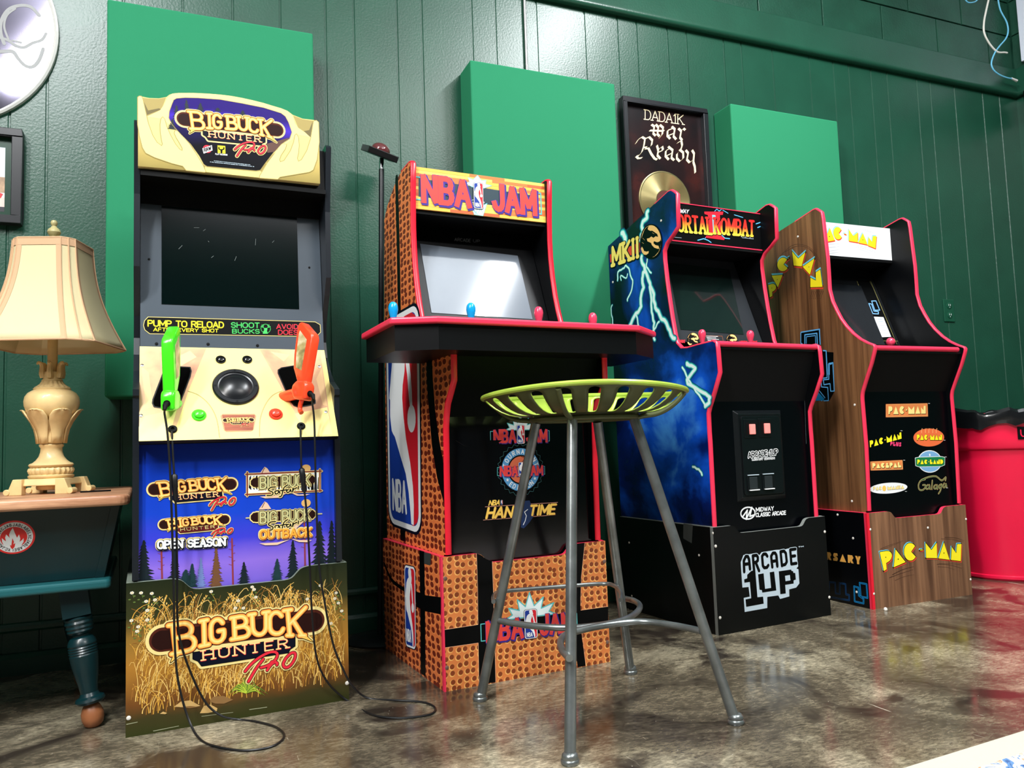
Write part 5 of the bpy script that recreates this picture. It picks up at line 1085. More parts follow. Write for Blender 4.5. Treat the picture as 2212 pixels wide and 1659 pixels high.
    text(B,mq,'KOMBAT',M6(1062,455),M6(1432,480),M6(1062,312),.16,[(.0015,BLK,(.02,-.02)),(0,rg,(0,0))],slab=True,gap=.34,lv=5)
    text(B,mq,'MIDWAY',M6(672,255),M6(812,266),M6(680,222),.2,[(0,WHITE,(0,0))],gap=.22,lv=5)
    for a,b_ in (((1310,485),(1432,497)),((1320,496),(1432,508)),((672,490),(752,498))):
        for k in range(10):
            f=k/10; dline(B,mq,[M6(a[0]+(b_[0]-a[0])*f,a[1]+(b_[1]-a[1])*f),M6(a[0]+(b_[0]-a[0])*(f+.07),a[1]+(b_[1]-a[1])*(f+.07))],.0016,LITE,5,joins=False)
    B.build('title_logo',m_,flat=True)
    B=MB(); B.box((.031,ym,1.343),(.484,.37,1.353),MATTE); B.build('soffit',t)
    B=MB(); B.box((.031,.52,.02),(.484,.532,1.41),BLACK); B.box((.031,ym+.02,1.46),(.484,.36,1.47),BLACK); B.build('rear_panel',t)
    glass=mat('dark_lcd_glass',(16,30,28),.07,spec=.9,coat=.5)
    pl2,b,s=hollow_screen(fr,t,[(1442,568),(1575,583),(1606,723),(1470,712)],glass,bmat=mat('bezel_charcoal',(36,40,44),.4))
    q=CQ(M9,'130,455 1040,482 1110,700 180,700')
    B=MB(); 
    for K_,x0 in ((M9,0),(M9,1)):
        if x0==0: mp=affine3([(370,530),(570,530),(470,690)],[pl2.px(M9(*v)) for v in ((272,575),(428,575),(350,668))])
        else: mp=affine3([(370,530),(570,530),(470,690)],[pl2.px(M9(*v)) for v in ((788,590),(938,590),(863,678))])
        dragon(B,pl2,mp,3)
    text(B,pl2,'KOMBAT',M9(148,615),M9(242,618),M9(150,580),.2,[(0,PRED,(0,0))],gap=.25,lv=3); text(B,pl2,'MORTAL KOMBAT',M9(970,628),M9(1200,628),M9(970,595),.2,[(0,PRED,(0,0))],gap=.2,lv=3)
    for k in range(5):
        dline(B,pl2,[M9(520+8*k,528+19*k),M9(680+6*k-30*(k%2),536+19*k)],.0018,WHITE,3,joins=False)
    dline(B,pl2,CQ(M9,'520,525 735,530 755,615'),.0016,mat('copper_line_print',(150,90,60),.4),3)
    B.build('move_list_print',b,flat=True)
    # deck
    B=MB(); B.box((.031,-.035,.932),(.484,.215,.955),mat('deck_overlay_dark',(16,18,22),.3)); d=B.build('control_deck',t)
    B=MB(); B.tube([(.031,-.036,.948),(.484,-.036,.948)],.0095,PINK,12); B.build('edge_strip',d,True)
    PK=MATS['pink_joystick']
    for q in ((1516,711),(1620,713)):
        P=fr.loc(hit(q,V((0,0,1.03)),V((0,0,1)))); joystick(t,fr,P.x,P.y,.955,PK,hh=.062)
        for i in range(3):
            for j in range(2): ctlbutton(t,P.x+.05+.03*i,P.y+.02-.03*j,.955,RED if j else mat('white_button',(220,220,220),.3),d)
    # front
    yf=.030; FP=mat('satin_black_board',(2,3,6),.30,spec=.22); B=MB(); B.box((.031,yf,.02),(.484,yf+.012,.76),FP); f_=B.build('front_panel',t)
    B=MB(); B.prism([(.031,yf,.76),(.484,yf,.76),(.484,-.03,.935),(.031,-.03,.935)],(0,.012,.003),MATTE); B.build('kick_panel',t)
    pf=front(fr,yf); B=MB(); g1=mat('grey_line',(92,98,100),.4)
    dline(B,pf,CQ(M7,'915,522 1650,512 1665,900'),.0012,g1,1,joins=False)
    B.build('panel_seam',f_,flat=True)
    B=MB(); w3=WHITE
    c0=pf.px(M7(1190,1465)); k=px_m(pf,M7(1190,1465))/3.771
    thick(B,pf,[(c0[0]+58*k*math.cos(a*PI/12),c0[1]+36*k*math.sin(a*PI/12)) for a in range(24)],9*k,w3,1,closed=True)
    for s in ('1150,1490 1185,1440 1175,1515 1222,1418','1222,1418 1205,1490 1240,1480'): dline(B,pf,CQ(M7,s),10*k,w3,2)
    text(B,pf,'MIDWAY',M7(1258,1452),M7(1400,1440),M7(1256,1422),.26,[(0,w3,(0,0))],gap=.26,lv=1); text(B,pf,'CLASSIC ARCADE',M7(1256,1495),M7(1498,1475),M7(1256,1466),.26,[(0,w3,(0,0))],gap=.2,lv=1)
    B.build('publisher_logo',f_,flat=True)
    # coin door
    PLA=mat('coin_door_plastic',(10,15,17),.26)
    O=[pf.px(p) for p in CQ(MD,'135,175 765,150 850,1330 205,1372')]; u0=(O[0][0]+O[3][0])/2; u1=(O[1][0]+O[2][0])/2; v1=(O[0][1]+O[1][1])/2; v0=(O[2][1]+O[3][1])/2
    B=MB(); d1=.012
    P3=lambda u,v,o:pf.pt((u,v),o)
    outer=[(u0,v0),(u1,v0),(u1,v1),(u0,v1)]; e=.013; inner=[(u0+e,v0+e),(u1-e,v0+e),(u1-e,v1-e),(u0+e,v1-e)]
    for i in range(4):
        j=(i+1)%4; B.poly([P3(*outer[i],0),P3(*outer[j],0),P3(*inner[j],d1),P3(*inner[i],d1)],PLA)
    B.poly([P3(*p,d1) for p in inner],PLA); cd=B.build('coin_door',t,bevel=.002)
    cw,ch=(u1-u0-2*e),(v1-v0-2*e); cx,cy=(u0+u1)/2,(v0+v1)/2
    B=MB(); rr=rrect(cw-.008,ch-.008,.014,6,cx,cy); thick(B,pf,rr,.0018,MATTE,d1/LV+1,closed=True); B.prism([pf.pt(p,d1) for p in rrect(cw-.014,ch-.014,.013,6,cx,cy)],pf.N*.0035,PLA); dr=B.build('door_leaf',cd,bevel=.0012)
    dd=d1+.0035
    def at(K_): return pf.px(K_)
    for c4 in ('242,285 398,278 412,535 250,540','438,275 592,268 608,520 445,528'):
        q=[pf.px(p) for p in CQ(MD,c4)]; x0=min(a for a,_ in q)+.001; x1=max(a for a,_ in q)-.001; z0_=min(b_ for _,b_ in q)+.001; z1_=max(b_ for _,b_ in q)-.001
        B=MB(); B.box((x0,yf-dd-.002,z0_),(x1,yf-dd+.001,z1_),PLA); cm_=B.build('coin_mechanism',cd,bevel=.0015)
        w_=x1-x0; hh=z1_-z0_
        B=MB(); upoly(B,pf,[(x0+w_*.14,z0_+hh*.16),(x0+w_*.92,z0_+hh*.16),(x0+w_*.92,z0_+hh*.82),(x0+w_*.14,z0_+hh*.82)],MATTE,(dd+.0024)/LV); upoly(B,pf,[(x0+w_*.22,z0_+hh*.2),(x0+w_*.30,z0_+hh*.2),(x0+w_*.30,z0_+hh*.78),(x0+w_*.22,z0_+hh*.78)],BLK,(dd+.0027)/LV); B.build('coin_slot',cm_,flat=True)
        B=MB(); B.box((x0+w_*.40,yf-dd-.008,z0_+hh*.20),(x0+w_*.86,yf-dd-.001,z0_+hh*.74),mat('salmon_lit_plastic',(250,140,132),.35,emit=.25)); B.build('return_button',cm_,bevel=.002)
    for c4 in ('275,1015 438,1008 450,1228 300,1236','475,1000 635,992 648,1212 500,1222'):
        q=[pf.px(p) for p in CQ(MD,c4)]; x0=min(a for a,_ in q)+.002; x1=max(a for a,_ in q)-.002; z0_=min(b_ for _,b_ in q)+.001; z1_=max(b_ for _,b_ in q)-.001; w_=x1-x0; hh=z1_-z0_
        B=MB(); B.box((x0,yf-dd-.003,z0_),(x1,yf-dd+.001,z1_),PLA); rf=B.build('coin_return',cd,bevel=.001)
        B=MB(); B.box((x0+w_*.16,yf-dd-.005,z0_+hh*.14),(x0+w_*.84,yf-dd-.002,z0_+hh*.86),mat('return_flap_plastic',(38,44,46),.3)); B.build('flap',rf,bevel=.0015)
        B=MB(); B.box((x0+.001,yf-dd-.006,z1_-.0025),(x1-.001,yf-dd-.002,z1_),sil); B.box((x0+w_*.12,yf-dd-.008,z0_+.002),(x1-w_*.05,yf-dd-.002,z0_+.005),WHITE); B.build('flap_lip',rf)
    B=MB(); lv0=(dd+.0004)/LV
    text(B,pf,'ARCADE-1UP',MD(305,790),MD(692,748),MD(300,722),.2,[(.0022,WHITE,(0,0)),(0,BLK,(0,0))],gap=.2,lv=lv0); text(B,pf,'LEGACY EDITION',MD(355,826),MD(650,806),MD(354,806),.2,[(.0014,WHITE,(0,0)),(0,BLK,(0,0))],gap=.25,lv=lv0)
    B.build('maker_logo',cd,flat=True)
    return t
fighting()
# ================================================================ MAZE GAME CABINET
FRP=Fr(2.27904225,2.15362953,R_(.02583675))
PG={'P':(.62,[(.0,0),(.32,0),(.38,.34),(.62,.36)]+arc(.55,.68,.45,.32,-80,90,8)+[(0,1)]),
    'A':(.80,[(0,0),(.5,1),(1,0)]),
    'C':(.80,[(.56,.5)]+arc(.5,.5,.5,.5,38,322,14)),
    '-':(.34,[(.15,.42),(.75,.42),(.85,.58),(.25,.58)]),
    'M':(.95,[(0,0),(1,0),(1,1),(.5,.52),(0,1)]),
    'N':(.72,[(0,0),(1,0),(1,1),(.55,1),(.5,.45),(0,.85)]),
    'L':(.62,[(0,0),(1,0),(1,.45),(.5,.4),(.5,1),(0,1)]),'D':(.7,[(0,0),(.4,0)]+arc(.4,.5,.6,.5,-90,90,8)+[(0,1)]),
    '&':(.7,[(.1,0),(.9,0),(1,.45),(.6,.5),(.75,.85),(.5,1),(.2,.9),(.25,.6),(0,.3)]),' ':(.35,[]),
    'T':(.6,[(.3,0),(.7,0),(.7,.65),(1,.65),(1,1),(0,1),(0,.65),(.3,.65)]),'I':(.28,[(0,0),(1,0),(1,1),(0,1)]),
    'R':(.68,[(0,0),(.35,0),(.4,.3),(.6,0),(1,0),(.75,.4),(1,.7),(.8,1),(0,1)]),'S':(.6,[(0,0),(.8,0),(1,.3),(.8,.55),(.5,.6),(1,.7),(.9,1),(.2,1),(0,.7),(.2,.45),(.5,.4),(0,.3)]),
    'Y':(.65,[(.3,0),(.7,0),(.7,.4),(1,1),(.6,1),(.5,.75),(.4,1),(0,1),(.3,.4)]),'V':(.7,[(.35,0),(.65,0),(1,1),(.6,1),(.5,.5),(.4,1),(0,1)]),
    'E':(.55,[(0,0),(1,0),(.8,.3),(.6,.35),(.8,.5),(.6,.65),(.8,.7),(1,1),(0,1)]),'U':(.7,[(.2,0),(.8,0),(1,.3),(1,1),(.62,1),(.55,.45),(.4,1),(0,1),(0,.3)]),
    'W':(1.0,[(.1,0),(.9,0),(1,1),(.7,.5),(.5,1),(.3,.5),(0,1)])}
def chunky(B,pl,items,layers,lv,holes=True):
    """items: (char, quadmap in plane uv); layers: (extra, material, (du,dv) metres)"""
    for li,(ex,mt,(du,dv)) in enumerate(layers):
        for ch,q in items:
            pts=[(lambda p:(p[0]+du,p[1]+dv))(q(*p)) for p in PG[ch][1]]
            if not pts: continue
            upoly(B,pl,pts,mt,lv+li)
            if ex: thick(B,pl,pts,ex*2,mt,lv+li,closed=True,joins=True)
    if holes:
        for ch,q in items:
            if ch in 'PA':
                c=q(.42,.66) if ch=='P' else q(.5,.36); a=q(.5,.36);b=q(.56,.36); r=math.hypot(a[0]-b[0],a[1]-b[1])*.7
                disc(B,pl,c,r,r,BLK,lv+len(layers),8)
def chunkline(B,pl,s,a,b,c,layers,lv,gap=.12,holes=True,warp=None):
    ws=[PG[ch][0] for ch in s]; tot=sum(ws)+gap*(len(s)-1); x=0; it=[]
    for ch,w in zip(s,ws):
        def q(X,Y,x=x,w=w):
            t=(x+X*w)/tot; 
            if warp: t,Y=warp(t,Y)
            return (a[0]+(b[0]-a[0])*t+(c[0]-a[0])*Y,a[1]+(b[1]-a[1])*t+(c[1]-a[1])*Y)
        it.append((ch,q)); x+=w+gap
    chunky(B,pl,it,layers,lv,holes)
def maze():
    fr=FRP; t=thing('arcade_cabinet','woodgrain maze arcade game with white marquee and pink red edging, beside the red bin','arcade cabinet',(fr.o.x,fr.o.y,0),fr.t,'arcade games in a row along the green wall')
    h=.345; low=.318
    WD=wood('walnut_laminate',(84,54,38),(150,108,78),(16,16,.55),.34); WS=wood('walnut_laminate_side',(72,44,26),(146,102,66),(16,20,.5),.3)
    r=riser(fr,t,h,low,WD,mat('black_side_board',(4,5,8),.3,spec=.4),PINK,u=(.104,.152))
    LC=LCYA; OR=mat('orange_red_print',(226,74,50),.4); Y=PYEL
    pl=front(fr,0); B=MB(); brush=mat('speed_line_print',(66,42,30),.45)
    for s,w in (('760,590 860,548 985,508',.0018),('775,600 900,545 970,520',.0012),('850,880 960,840 1085,800',.0024),('880,850 980,800 1090,770',.003),('905,910 1000,870 1095,850',.0016),('1375,488 1480,492 1600,520',.0016),('1410,472 1520,478 1600,505',.002),('1330,745 1450,750 1580,785',.002),('1340,770 1440,778 1510,800',.0014),('1350,735 1480,738 1575,752',.0014)): dline(B,pl,smoothp(CQ(P3,s),3),w,brush,1,taper=.4)
    Qs=[('P','740,612 850,600 880,790 792,815'),('A',None),('C',None),('-',None),('M',None),('A',None),('N',None)]
    def poly_items(defs,K,pl):
        it=[]
        for ch,TL,TR,BR,BL in defs: it.append((ch,quadmap(*[pl.px(K(*p)) for p in (TL,TR,BR,BL)])))
        return it
    it=poly_items([('P',(748,622),(868,600),(880,760),(790,812)),('A',(850,600),(965,585),(1010,722),(890,775)),('C',(988,532),(1118,525),(1128,700),(1000,715)),('-',(1150,575),(1195,572),(1190,625),(1145,625)),
                   ('M',(1212,528),(1325,525),(1330,682),(1218,680)),('A',(1345,520),(1450,525),(1455,698),(1342,685)),('N',(1478,545),(1575,538),(1568,712),(1470,700))],P3,pl)
    chunky(B,pl,it,[(.0035,BLK,(0,0)),(.0015,OR,(.0035,-.0045)),(.0015,LC,(-.0035,.0035)),(.0022,BLK,(.0,0)),(0,Y,(0,0))],2)
    B.build('title_logo',r,flat=True)
    screws(pl,[P3(655,392),P3(692,1043),P3(1624,288),P3(1670,898),P3(1238,375)],r,.0045)
    sl=sidep(fr,0); B=MB(); amb=mat('amber_letter_print',(240,176,84),.4)
    a,b,c=sl.px(P3(235,700)),sl.px(P3(562,748)),sl.px(P3(232,622)); 
    k=3.4; a2=(a[0]-(b[0]-a[0])*1.35,a[1]-(b[1]-a[1])*1.35); c2=(a2[0]+c[0]-a[0],a2[1]+c[1]-a[1])
    chunkline(B,sl,'ANNIVERSARY'.replace('O','D'),a2,b,c2,[(0,amb,(0,0))],1,gap=.2,holes=False)
    nb=mat('neon_blue_print',(20,150,220),.4); nd=mat('dim_neon_blue_print',(16,70,120),.4)
    for s,m_ in (('548,932 618,945 628,1085 560,1072',nb),('492,968 535,980 540,1062 588,1098 588,1142 498,1120',nb),('240,925 300,930 305,1040 348,1045 345,935 405,945 410,1050 442,1055 442,1110 240,1075',nd)):
        dline(B,sl,CQ(P3,s),.006,m_,1,closed=True); dline(B,sl,CQ(P3,s),.002,BLK,2,closed=True)
    B.build('maze_artwork',r,flat=True); screws(sl,[P3(325,243),P3(482,481),P3(518,1025)],r,.0045)
    B=MB(); B.prism([(-.0006,-.0006,0),(.011,-.0006,0),(.011,-.0006,h),(-.0006,-.0006,h)],(0,.006,0),RED); B.build('edge_strip',r)
    B=MB(); B.tube([fr.loc(V((2.345,2.12,.0)))+V((0,0,0)),fr.loc(V((2.345,2.12,.01)))],[.006,.006],SCREW,12)
    upper=[(.149,1.518),(.138,1.508),(.134,1.481),(.124,1.318),(.124,1.25),(.125,1.199),(.114,1.15),(.096,1.111),(.077,1.075),(.053,1.042),(.023,1.01),(-.009,.984),(-.04,.966),(-.067,.954),(-.071,.948)]
    lower=[(-.068,.935),(-.05,.89),(-.02,.83),(-.001,.791),(.003,.775),(.004,.763),(.003,.70),(.001,.587),(.008,.352)]
    back=[(.53,.01),(.535,.36),(.535,1.40),(.52,1.45),(.366,1.496),(.18,1.530),(.165,1.530)]
    S_=side_panels(fr,t,upper+lower+[(.017,.351),(.017,.01)]+back,WS,BLACK,BLACK,x0=.015,x1=.5,th=.016)
    for p,x in zip(S_,(.015,.484)): tmold(t,p,x,.016,[(.28,1.5105),(.18,1.530),(.165,1.530)]+upper+lower,PINK)
    so=sidep(fr,.015); B=MB()
    for s in ('205,530 240,490 330,415 430,408 520,450 590,540 622,605','260,480 350,430 440,425 520,465 575,520','200,545 150,620 125,700','500,450 560,520 610,590'): dline(B,so,smoothp(CQ(P1,s),4),.0022,brush,1,taper=.3)
    for x in range(530,640,18): dline(B,so,CQ(P1,f'{x},870 {x-25},945'),.003,brush,1,taper=.3)
    it=poly_items([('P',(95,810),(150,800),(188,900),(110,930)),('A',(190,835),(185,834),(235,710),(125,715)),('C',(180,545),(290,530),(300,665),(185,680)),('-',(272,545),(300,528),(312,545),(284,562)),('M',(330,475),(462,482),(425,625),(345,615)),('A',(550,545),(556,560),(510,708),(435,628)),('N',(515,720),(607,655),(632,828),(512,830))],P1,so)
    it[1]=('A',quadmap(*[so.px(P1(*p)) for p in ((235,712),(125,718),(187,832),(190,834))]))
    def flipA(TL,TR,BOT): return quadmap(so.px(P1(*BOT)),so.px(P1(*BOT)),so.px(P1(*TR)),so.px(P1(*TL)))
    it[1]=('A',flipA((125,716),(236,710),(188,834)))
    it[5]=('A',flipA((435,628),(552,545),(508,708)))
    it[0]=('P',quadmap(*[so.px(P1(*p)) for p in ((92,810),(160,790),(190,890),(108,932))]))
    it[6]=('N',quadmap(*[so.px(P1(*p)) for p in ((512,720),(610,655),(632,828),(512,832))]))
    chunky(B,so,it,[(.004,BLK,(0,0)),(.0015,OR,(.002,-.0075)),(.0015,LC,(.001,.0075)),(.002,BLK,(0,0)),(0,Y,(0,0))],2)
    B.build('title_logo',S_[0],flat=True)
    B=MB(); nbs=mat('maze_blue_print',(96,176,232),.35)
    dpoly(B,so,CQ(P1,'420,1275 605,1248 612,1470 740,1480 740,1740 640,1760 560,1500 410,1390'),BLK,1)
    for s,w in (('418,1280 600,1250 608,1400',.005),('430,1395 415,1390 415,1285',.004),('455,1390 455,1305 575,1290 580,1395',.005),('470,1390 470,1325 560,1312 563,1395',.003),('640,1460 668,1465 680,1700',.004),('695,1590 735,1582 740,1700',.004),('700,1700 700,1600 722,1596',.003)): dline(B,so,CQ(P1,s),w,nbs,2)
    dpoly(B,so,CQ(P2,'105,120 195,115 215,225 258,228 268,490 222,575 90,575 100,470 150,370'),BLK,1)
    for s,w in (('165,118 190,118 200,365 150,372',.004),('215,235 252,230 265,488 232,490 226,420 170,430 165,385 215,380 212,240',.004),('145,372 148,450 205,455 212,575 170,578',.004),('120,475 180,550',.003),('105,520 150,575',.006)): dline(B,so,CQ(P2,s),w,nbs,2)
    dpoly(B,so,CQ(P2,'95,540 120,500 175,560 165,575 85,578'),mat('maze_teal_print',(20,120,170),.35),2)
    B.build('maze_artwork',S_[0],flat=True)
    screws(so,[P2(452,615),P2(427,1500),P1(385,328)],S_[0],.0045)
    # marquee
    ym=.228; mq=front(fr,ym); z0,z1=1.365,1.503
    B=MB(); B.box((.031,ym,z0),(.484,ym+.012,z1),mat('white_marquee',(232,236,238),.35,emit=0)); m_=B.build('marquee',t); B=MB(); gry=mat('grey_speed_line',(170,172,180),.45)
    items=[('P',(600,225),(650,222),(655,350),(600,355)),('A',(655,240),(745,250),(750,365),(640,385)),('C',(732,232),(822,235),(828,355),(742,358)),('-',(835,285),(870,295),(868,318),(838,310)),('M',(890,258),(978,288),(980,385),(890,370)),('A',(985,285),(1072,305),(1076,408),(985,388)),('N',(1088,322),(1165,325),(1155,445),(1080,415))]
    for s in ('670,405 760,400 820,395','672,440 740,432 800,425','675,475 760,465 810,450','960,430 1060,450 1130,480','980,450 1060,475 1110,495','1000,250 1080,265 1140,290','1030,262 1110,285','670,215 720,208','675,500 740,490 790,485','970,420 1090,435 1160,490'): dline(B,mq,CQ(P1,s),.0014,gry,1,joins=False)
    chunky(B,mq,poly_items(items,P1,mq),[(.0012,OR,(.0025,-.0035)),(.0012,LC,(-.0025,.003)),(.0008,OR,(0,0)),(0,Y,(0,0))],2)
    B.build('title_logo',m_,flat=True)
    B=MB(); B.box((.031,ym,1.353),(.484,.37,1.365),MATTE); B.build('soffit',t)
    B=MB(); B.box((.031,.505,.02),(.484,.517,1.42),BLACK); B.box((.031,ym+.02,1.47),(.484,.36,1.48),BLACK); B.build('rear_panel',t)
    pl2,b,s=hollow_screen(fr,t,[(.045,.01),(.395,.01),(.395,.30),(.045,.30)],mat('grey_lcd_glass',(26,30,34),.12,spec=.8,coat=.3),bmat=mat('bezel_black',(14,17,20),.32))
    B=MB(); ol=mat('strip_line_olive',(150,144,84),.4)
    def S(x,y): return pl2.px(P1(x,y))
    upoly(B,pl2,[S(965,760),S(1095,770),S(1385,1412),S(1205,1412)],BLK,2)
    for s in ('972,770 1000,850 1215,1365 1380,1368','1098,775 1130,830 1340,1330','985,800 1205,1330','1108,770 1370,1400'): dline(B,pl2,CQ(P1,s),.0012,ol,3,joins=False)
    upoly(B,pl2,[S(1140,1125),S(1235,1130),S(1312,1325),S(1215,1330)],mat('instruction_card',(226,232,236),.4),3)
    for y in (1150,1172,1215,1235,1260,1290): dline(B,pl2,CQ(P1,f'{1168+int((y-1125)*.4)},{y} {1215+int((y-1125)*.38)},{y}'),.002,mat('card_blue',(120,160,210),.4) if y<1200 else gry,4,joins=False)
    for s in ('1118,970 1160,968 1198,1060 1150,1062','1090,995 1118,1000 1140,1070 1185,1075 1185,1098 1130,1095'): dline(B,pl2,CQ(P1,s),.0045,mat('strip_blue_print',(120,176,230),.4),3,closed=True)
    B.build('bezel_artwork',b,flat=True)
    B=MB(); B.box((.031,-.055,.93),(.484,.215,.950),mat('deck_overlay_black',(14,15,18),.3)); d=B.build('control_deck',t)
    B=MB(); B.tube([(.031,-.058,.946),(.462,-.058,.946)],.0095,PINK,12); B.build('edge_strip',d,True)
    P=fr.loc(hit((1924,738),V((0,0,.993)),V((0,0,1)))); joystick(t,fr,P.x,min(max(P.y,-.03),.15),.950,MATS['pink_joystick'],'ball',.056)
    FP=MATS['satin_black_board']; yf=.022; B=MB(); B.box((.031,yf,.02),(.484,yf+.012,.79),FP); f_=B.build('front_panel',t)
    B=MB(); B.prism([(.031,yf,.79),(.484,yf,.79),(.484,-.052,.935),(.031,-.052,.935)],(0,.012,.003),MATTE); B.build('kick_panel',t)
    pf=front(fr,yf)
    plq=mat('plaque_orange_print',(226,132,72),.4); plr=mat('plaque_rim_print',(150,66,36),.4)
    def board(K,TL,TR,BR,BL,s,mt=plq,rim=plr,name='title_logo',ins=.12,lay=None):
        B=MB(); q=quadmap(*[pf.px(K(*c)) for c in (TL,TR,BR,BL)])
        u=[q(*p) for p in ((0,0),(1,0),(1,1),(0,1))]; thick(B,pf,u,.005,rim,1,closed=True); upoly(B,pf,u,mt,2); thick(B,pf,u,.0012,mat('plaque_gold_line',(250,200,120),.4),3,closed=True)
        chunkline(B,pf,s,q(.05,.2),q(.95,.2),q(.05,.85),lay or [(.0008,BLK,(.0012,-.0012)),(0,GOLD2,(0,0))],4,holes=False); B.build(name,f_,flat=True)
    board(P2,(740,612),(1118,604),(1122,718),(740,725),'PAC-MAN')
    board(P2,(596,1140),(888,1126),(892,1205),(600,1214),'PAC&PAL')
    B=MB(); chunkline(B,pf,'PAC-MAN',pf.px(P2(592,1005)),pf.px(P2(882,925)),pf.px(P2(588,945)),[(.0,Y,(0,0))],2,holes=False); chunkline(B,pf,'PLUS',pf.px(P2(778,990)),pf.px(P2(878,998)),pf.px(P2(780,952)),[(0,mat('magenta_print',(226,60,110),.4),(0,0))],2,holes=False); B.build('title_logo',f_,flat=True)
    B=MB(); c=pf.px(P2(1134,915)); e=pf.px(P2(1274,912)); rx=math.hypot(e[0]-c[0],e[1]-c[1]); disc(B,pf,c,rx,rx*.42,mat('oval_orange_print',(232,110,62),.4),1,32)
    for x in (1065,1100,1132,1168,1200): dline(B,pf,CQ(P2,f'{x},870 {x},848 {x+6},835'),.004,mat('candle_print',(240,170,110),.4),2,taper=.3)
    chunkline(B,pf,'PAC-MAN',pf.px(P2(1022,938)),pf.px(P2(1252,938)),pf.px(P2(1022,888)),[(.0012,BLK,(.0008,-.0008)),(0,Y,(0,0))],3,holes=False); B.build('title_logo',f_,flat=True)
    B=MB(); c=pf.px(P2(1142,1135)); lb=mat('oval_blue_print',(120,170,214),.4); disc(B,pf,c,rx*.78,rx*.52,WHITE,1,32); disc(B,pf,c,rx*.74,rx*.48,lb,2,32)
    q=[pf.px(p) for p in CQ(P2,'1008,1105 1040,1098 1250,1092 1278,1100 1276,1165 1245,1178 1040,1182 1012,1172')]; thick(B,pf,q,.004,WHITE,3,closed=True); upoly(B,pf,q,mat('board_green_print',(20,120,70),.4),4)
    chunkline(B,pf,'PAC-LAND',pf.px(P2(1025,1160)),pf.px(P2(1262,1158)),pf.px(P2(1025,1118)),[(.0008,BLK,(.0006,-.0006)),(0,Y,(0,0))],5,holes=False); disc(B,pf,pf.px(P2(1140,1075)),.004,.005,WHITE,5); B.build('title_logo',f_,flat=True)
    B=MB(); c=pf.px(P2(765,1380)); disc(B,pf,c,rx*1.15,rx*.24,WHITE,1,36); disc(B,pf,pf.px(P2(722,1382)),.0095,.0105,GOLD,3)
    chunkline(B,pf,'PAC',pf.px(P2(622,1398)),pf.px(P2(698,1395)),pf.px(P2(622,1368)),[(.0005,NAVY,(0,0)),(0,GOLD2,(0,0))],4,holes=False); chunkline(B,pf,'MANIA',pf.px(P2(752,1395)),pf.px(P2(905,1385)),pf.px(P2(752,1364)),[(.0005,NAVY,(0,0)),(0,GOLD2,(0,0))],4,holes=False); B.build('title_logo',f_,flat=True)
    B=MB(); gt=mat('gold_swoosh_print',(206,170,110),.4); gg=mat('swoosh_green_print',(20,96,62),.4)
    for w,m_,l in ((.006,gt,1),(.003,gg,2)):
        for s in ('1098,1300 1060,1310 1038,1350 1045,1392 1075,1398 1100,1375 1100,1352 1078,1352','1125,1350 1108,1365 1112,1388 1135,1380 1138,1350 1145,1390','1165,1310 1160,1390','1195,1350 1180,1365 1185,1385 1205,1378 1208,1350 1212,1390','1245,1345 1225,1360 1232,1382 1250,1370 1252,1345 1240,1400 1222,1430','1275,1335 1265,1358 1270,1375 1285,1365 1290,1340 1298,1372','1065,1305 1130,1278 1200,1272 1250,1310 1288,1280 1285,1310'): dline(B,pf,smoothp(CQ(P2,s),3),w,m_,l)
    B.build('title_logo',f_,flat=True)
    B=MB()
    for x,y in ((1133,606),(880,857),(1274,944),(904,1127),(1286,1097),(920,1414),(1298,1382)): text(B,pf,'™',P2(x-9,y+7),P2(x+9,y+7),P2(x-9,y-5),.2,[(0,WHITE,(0,0))],lv=3)
    B.build('trademark_print',f_,flat=True)
    return t
maze()
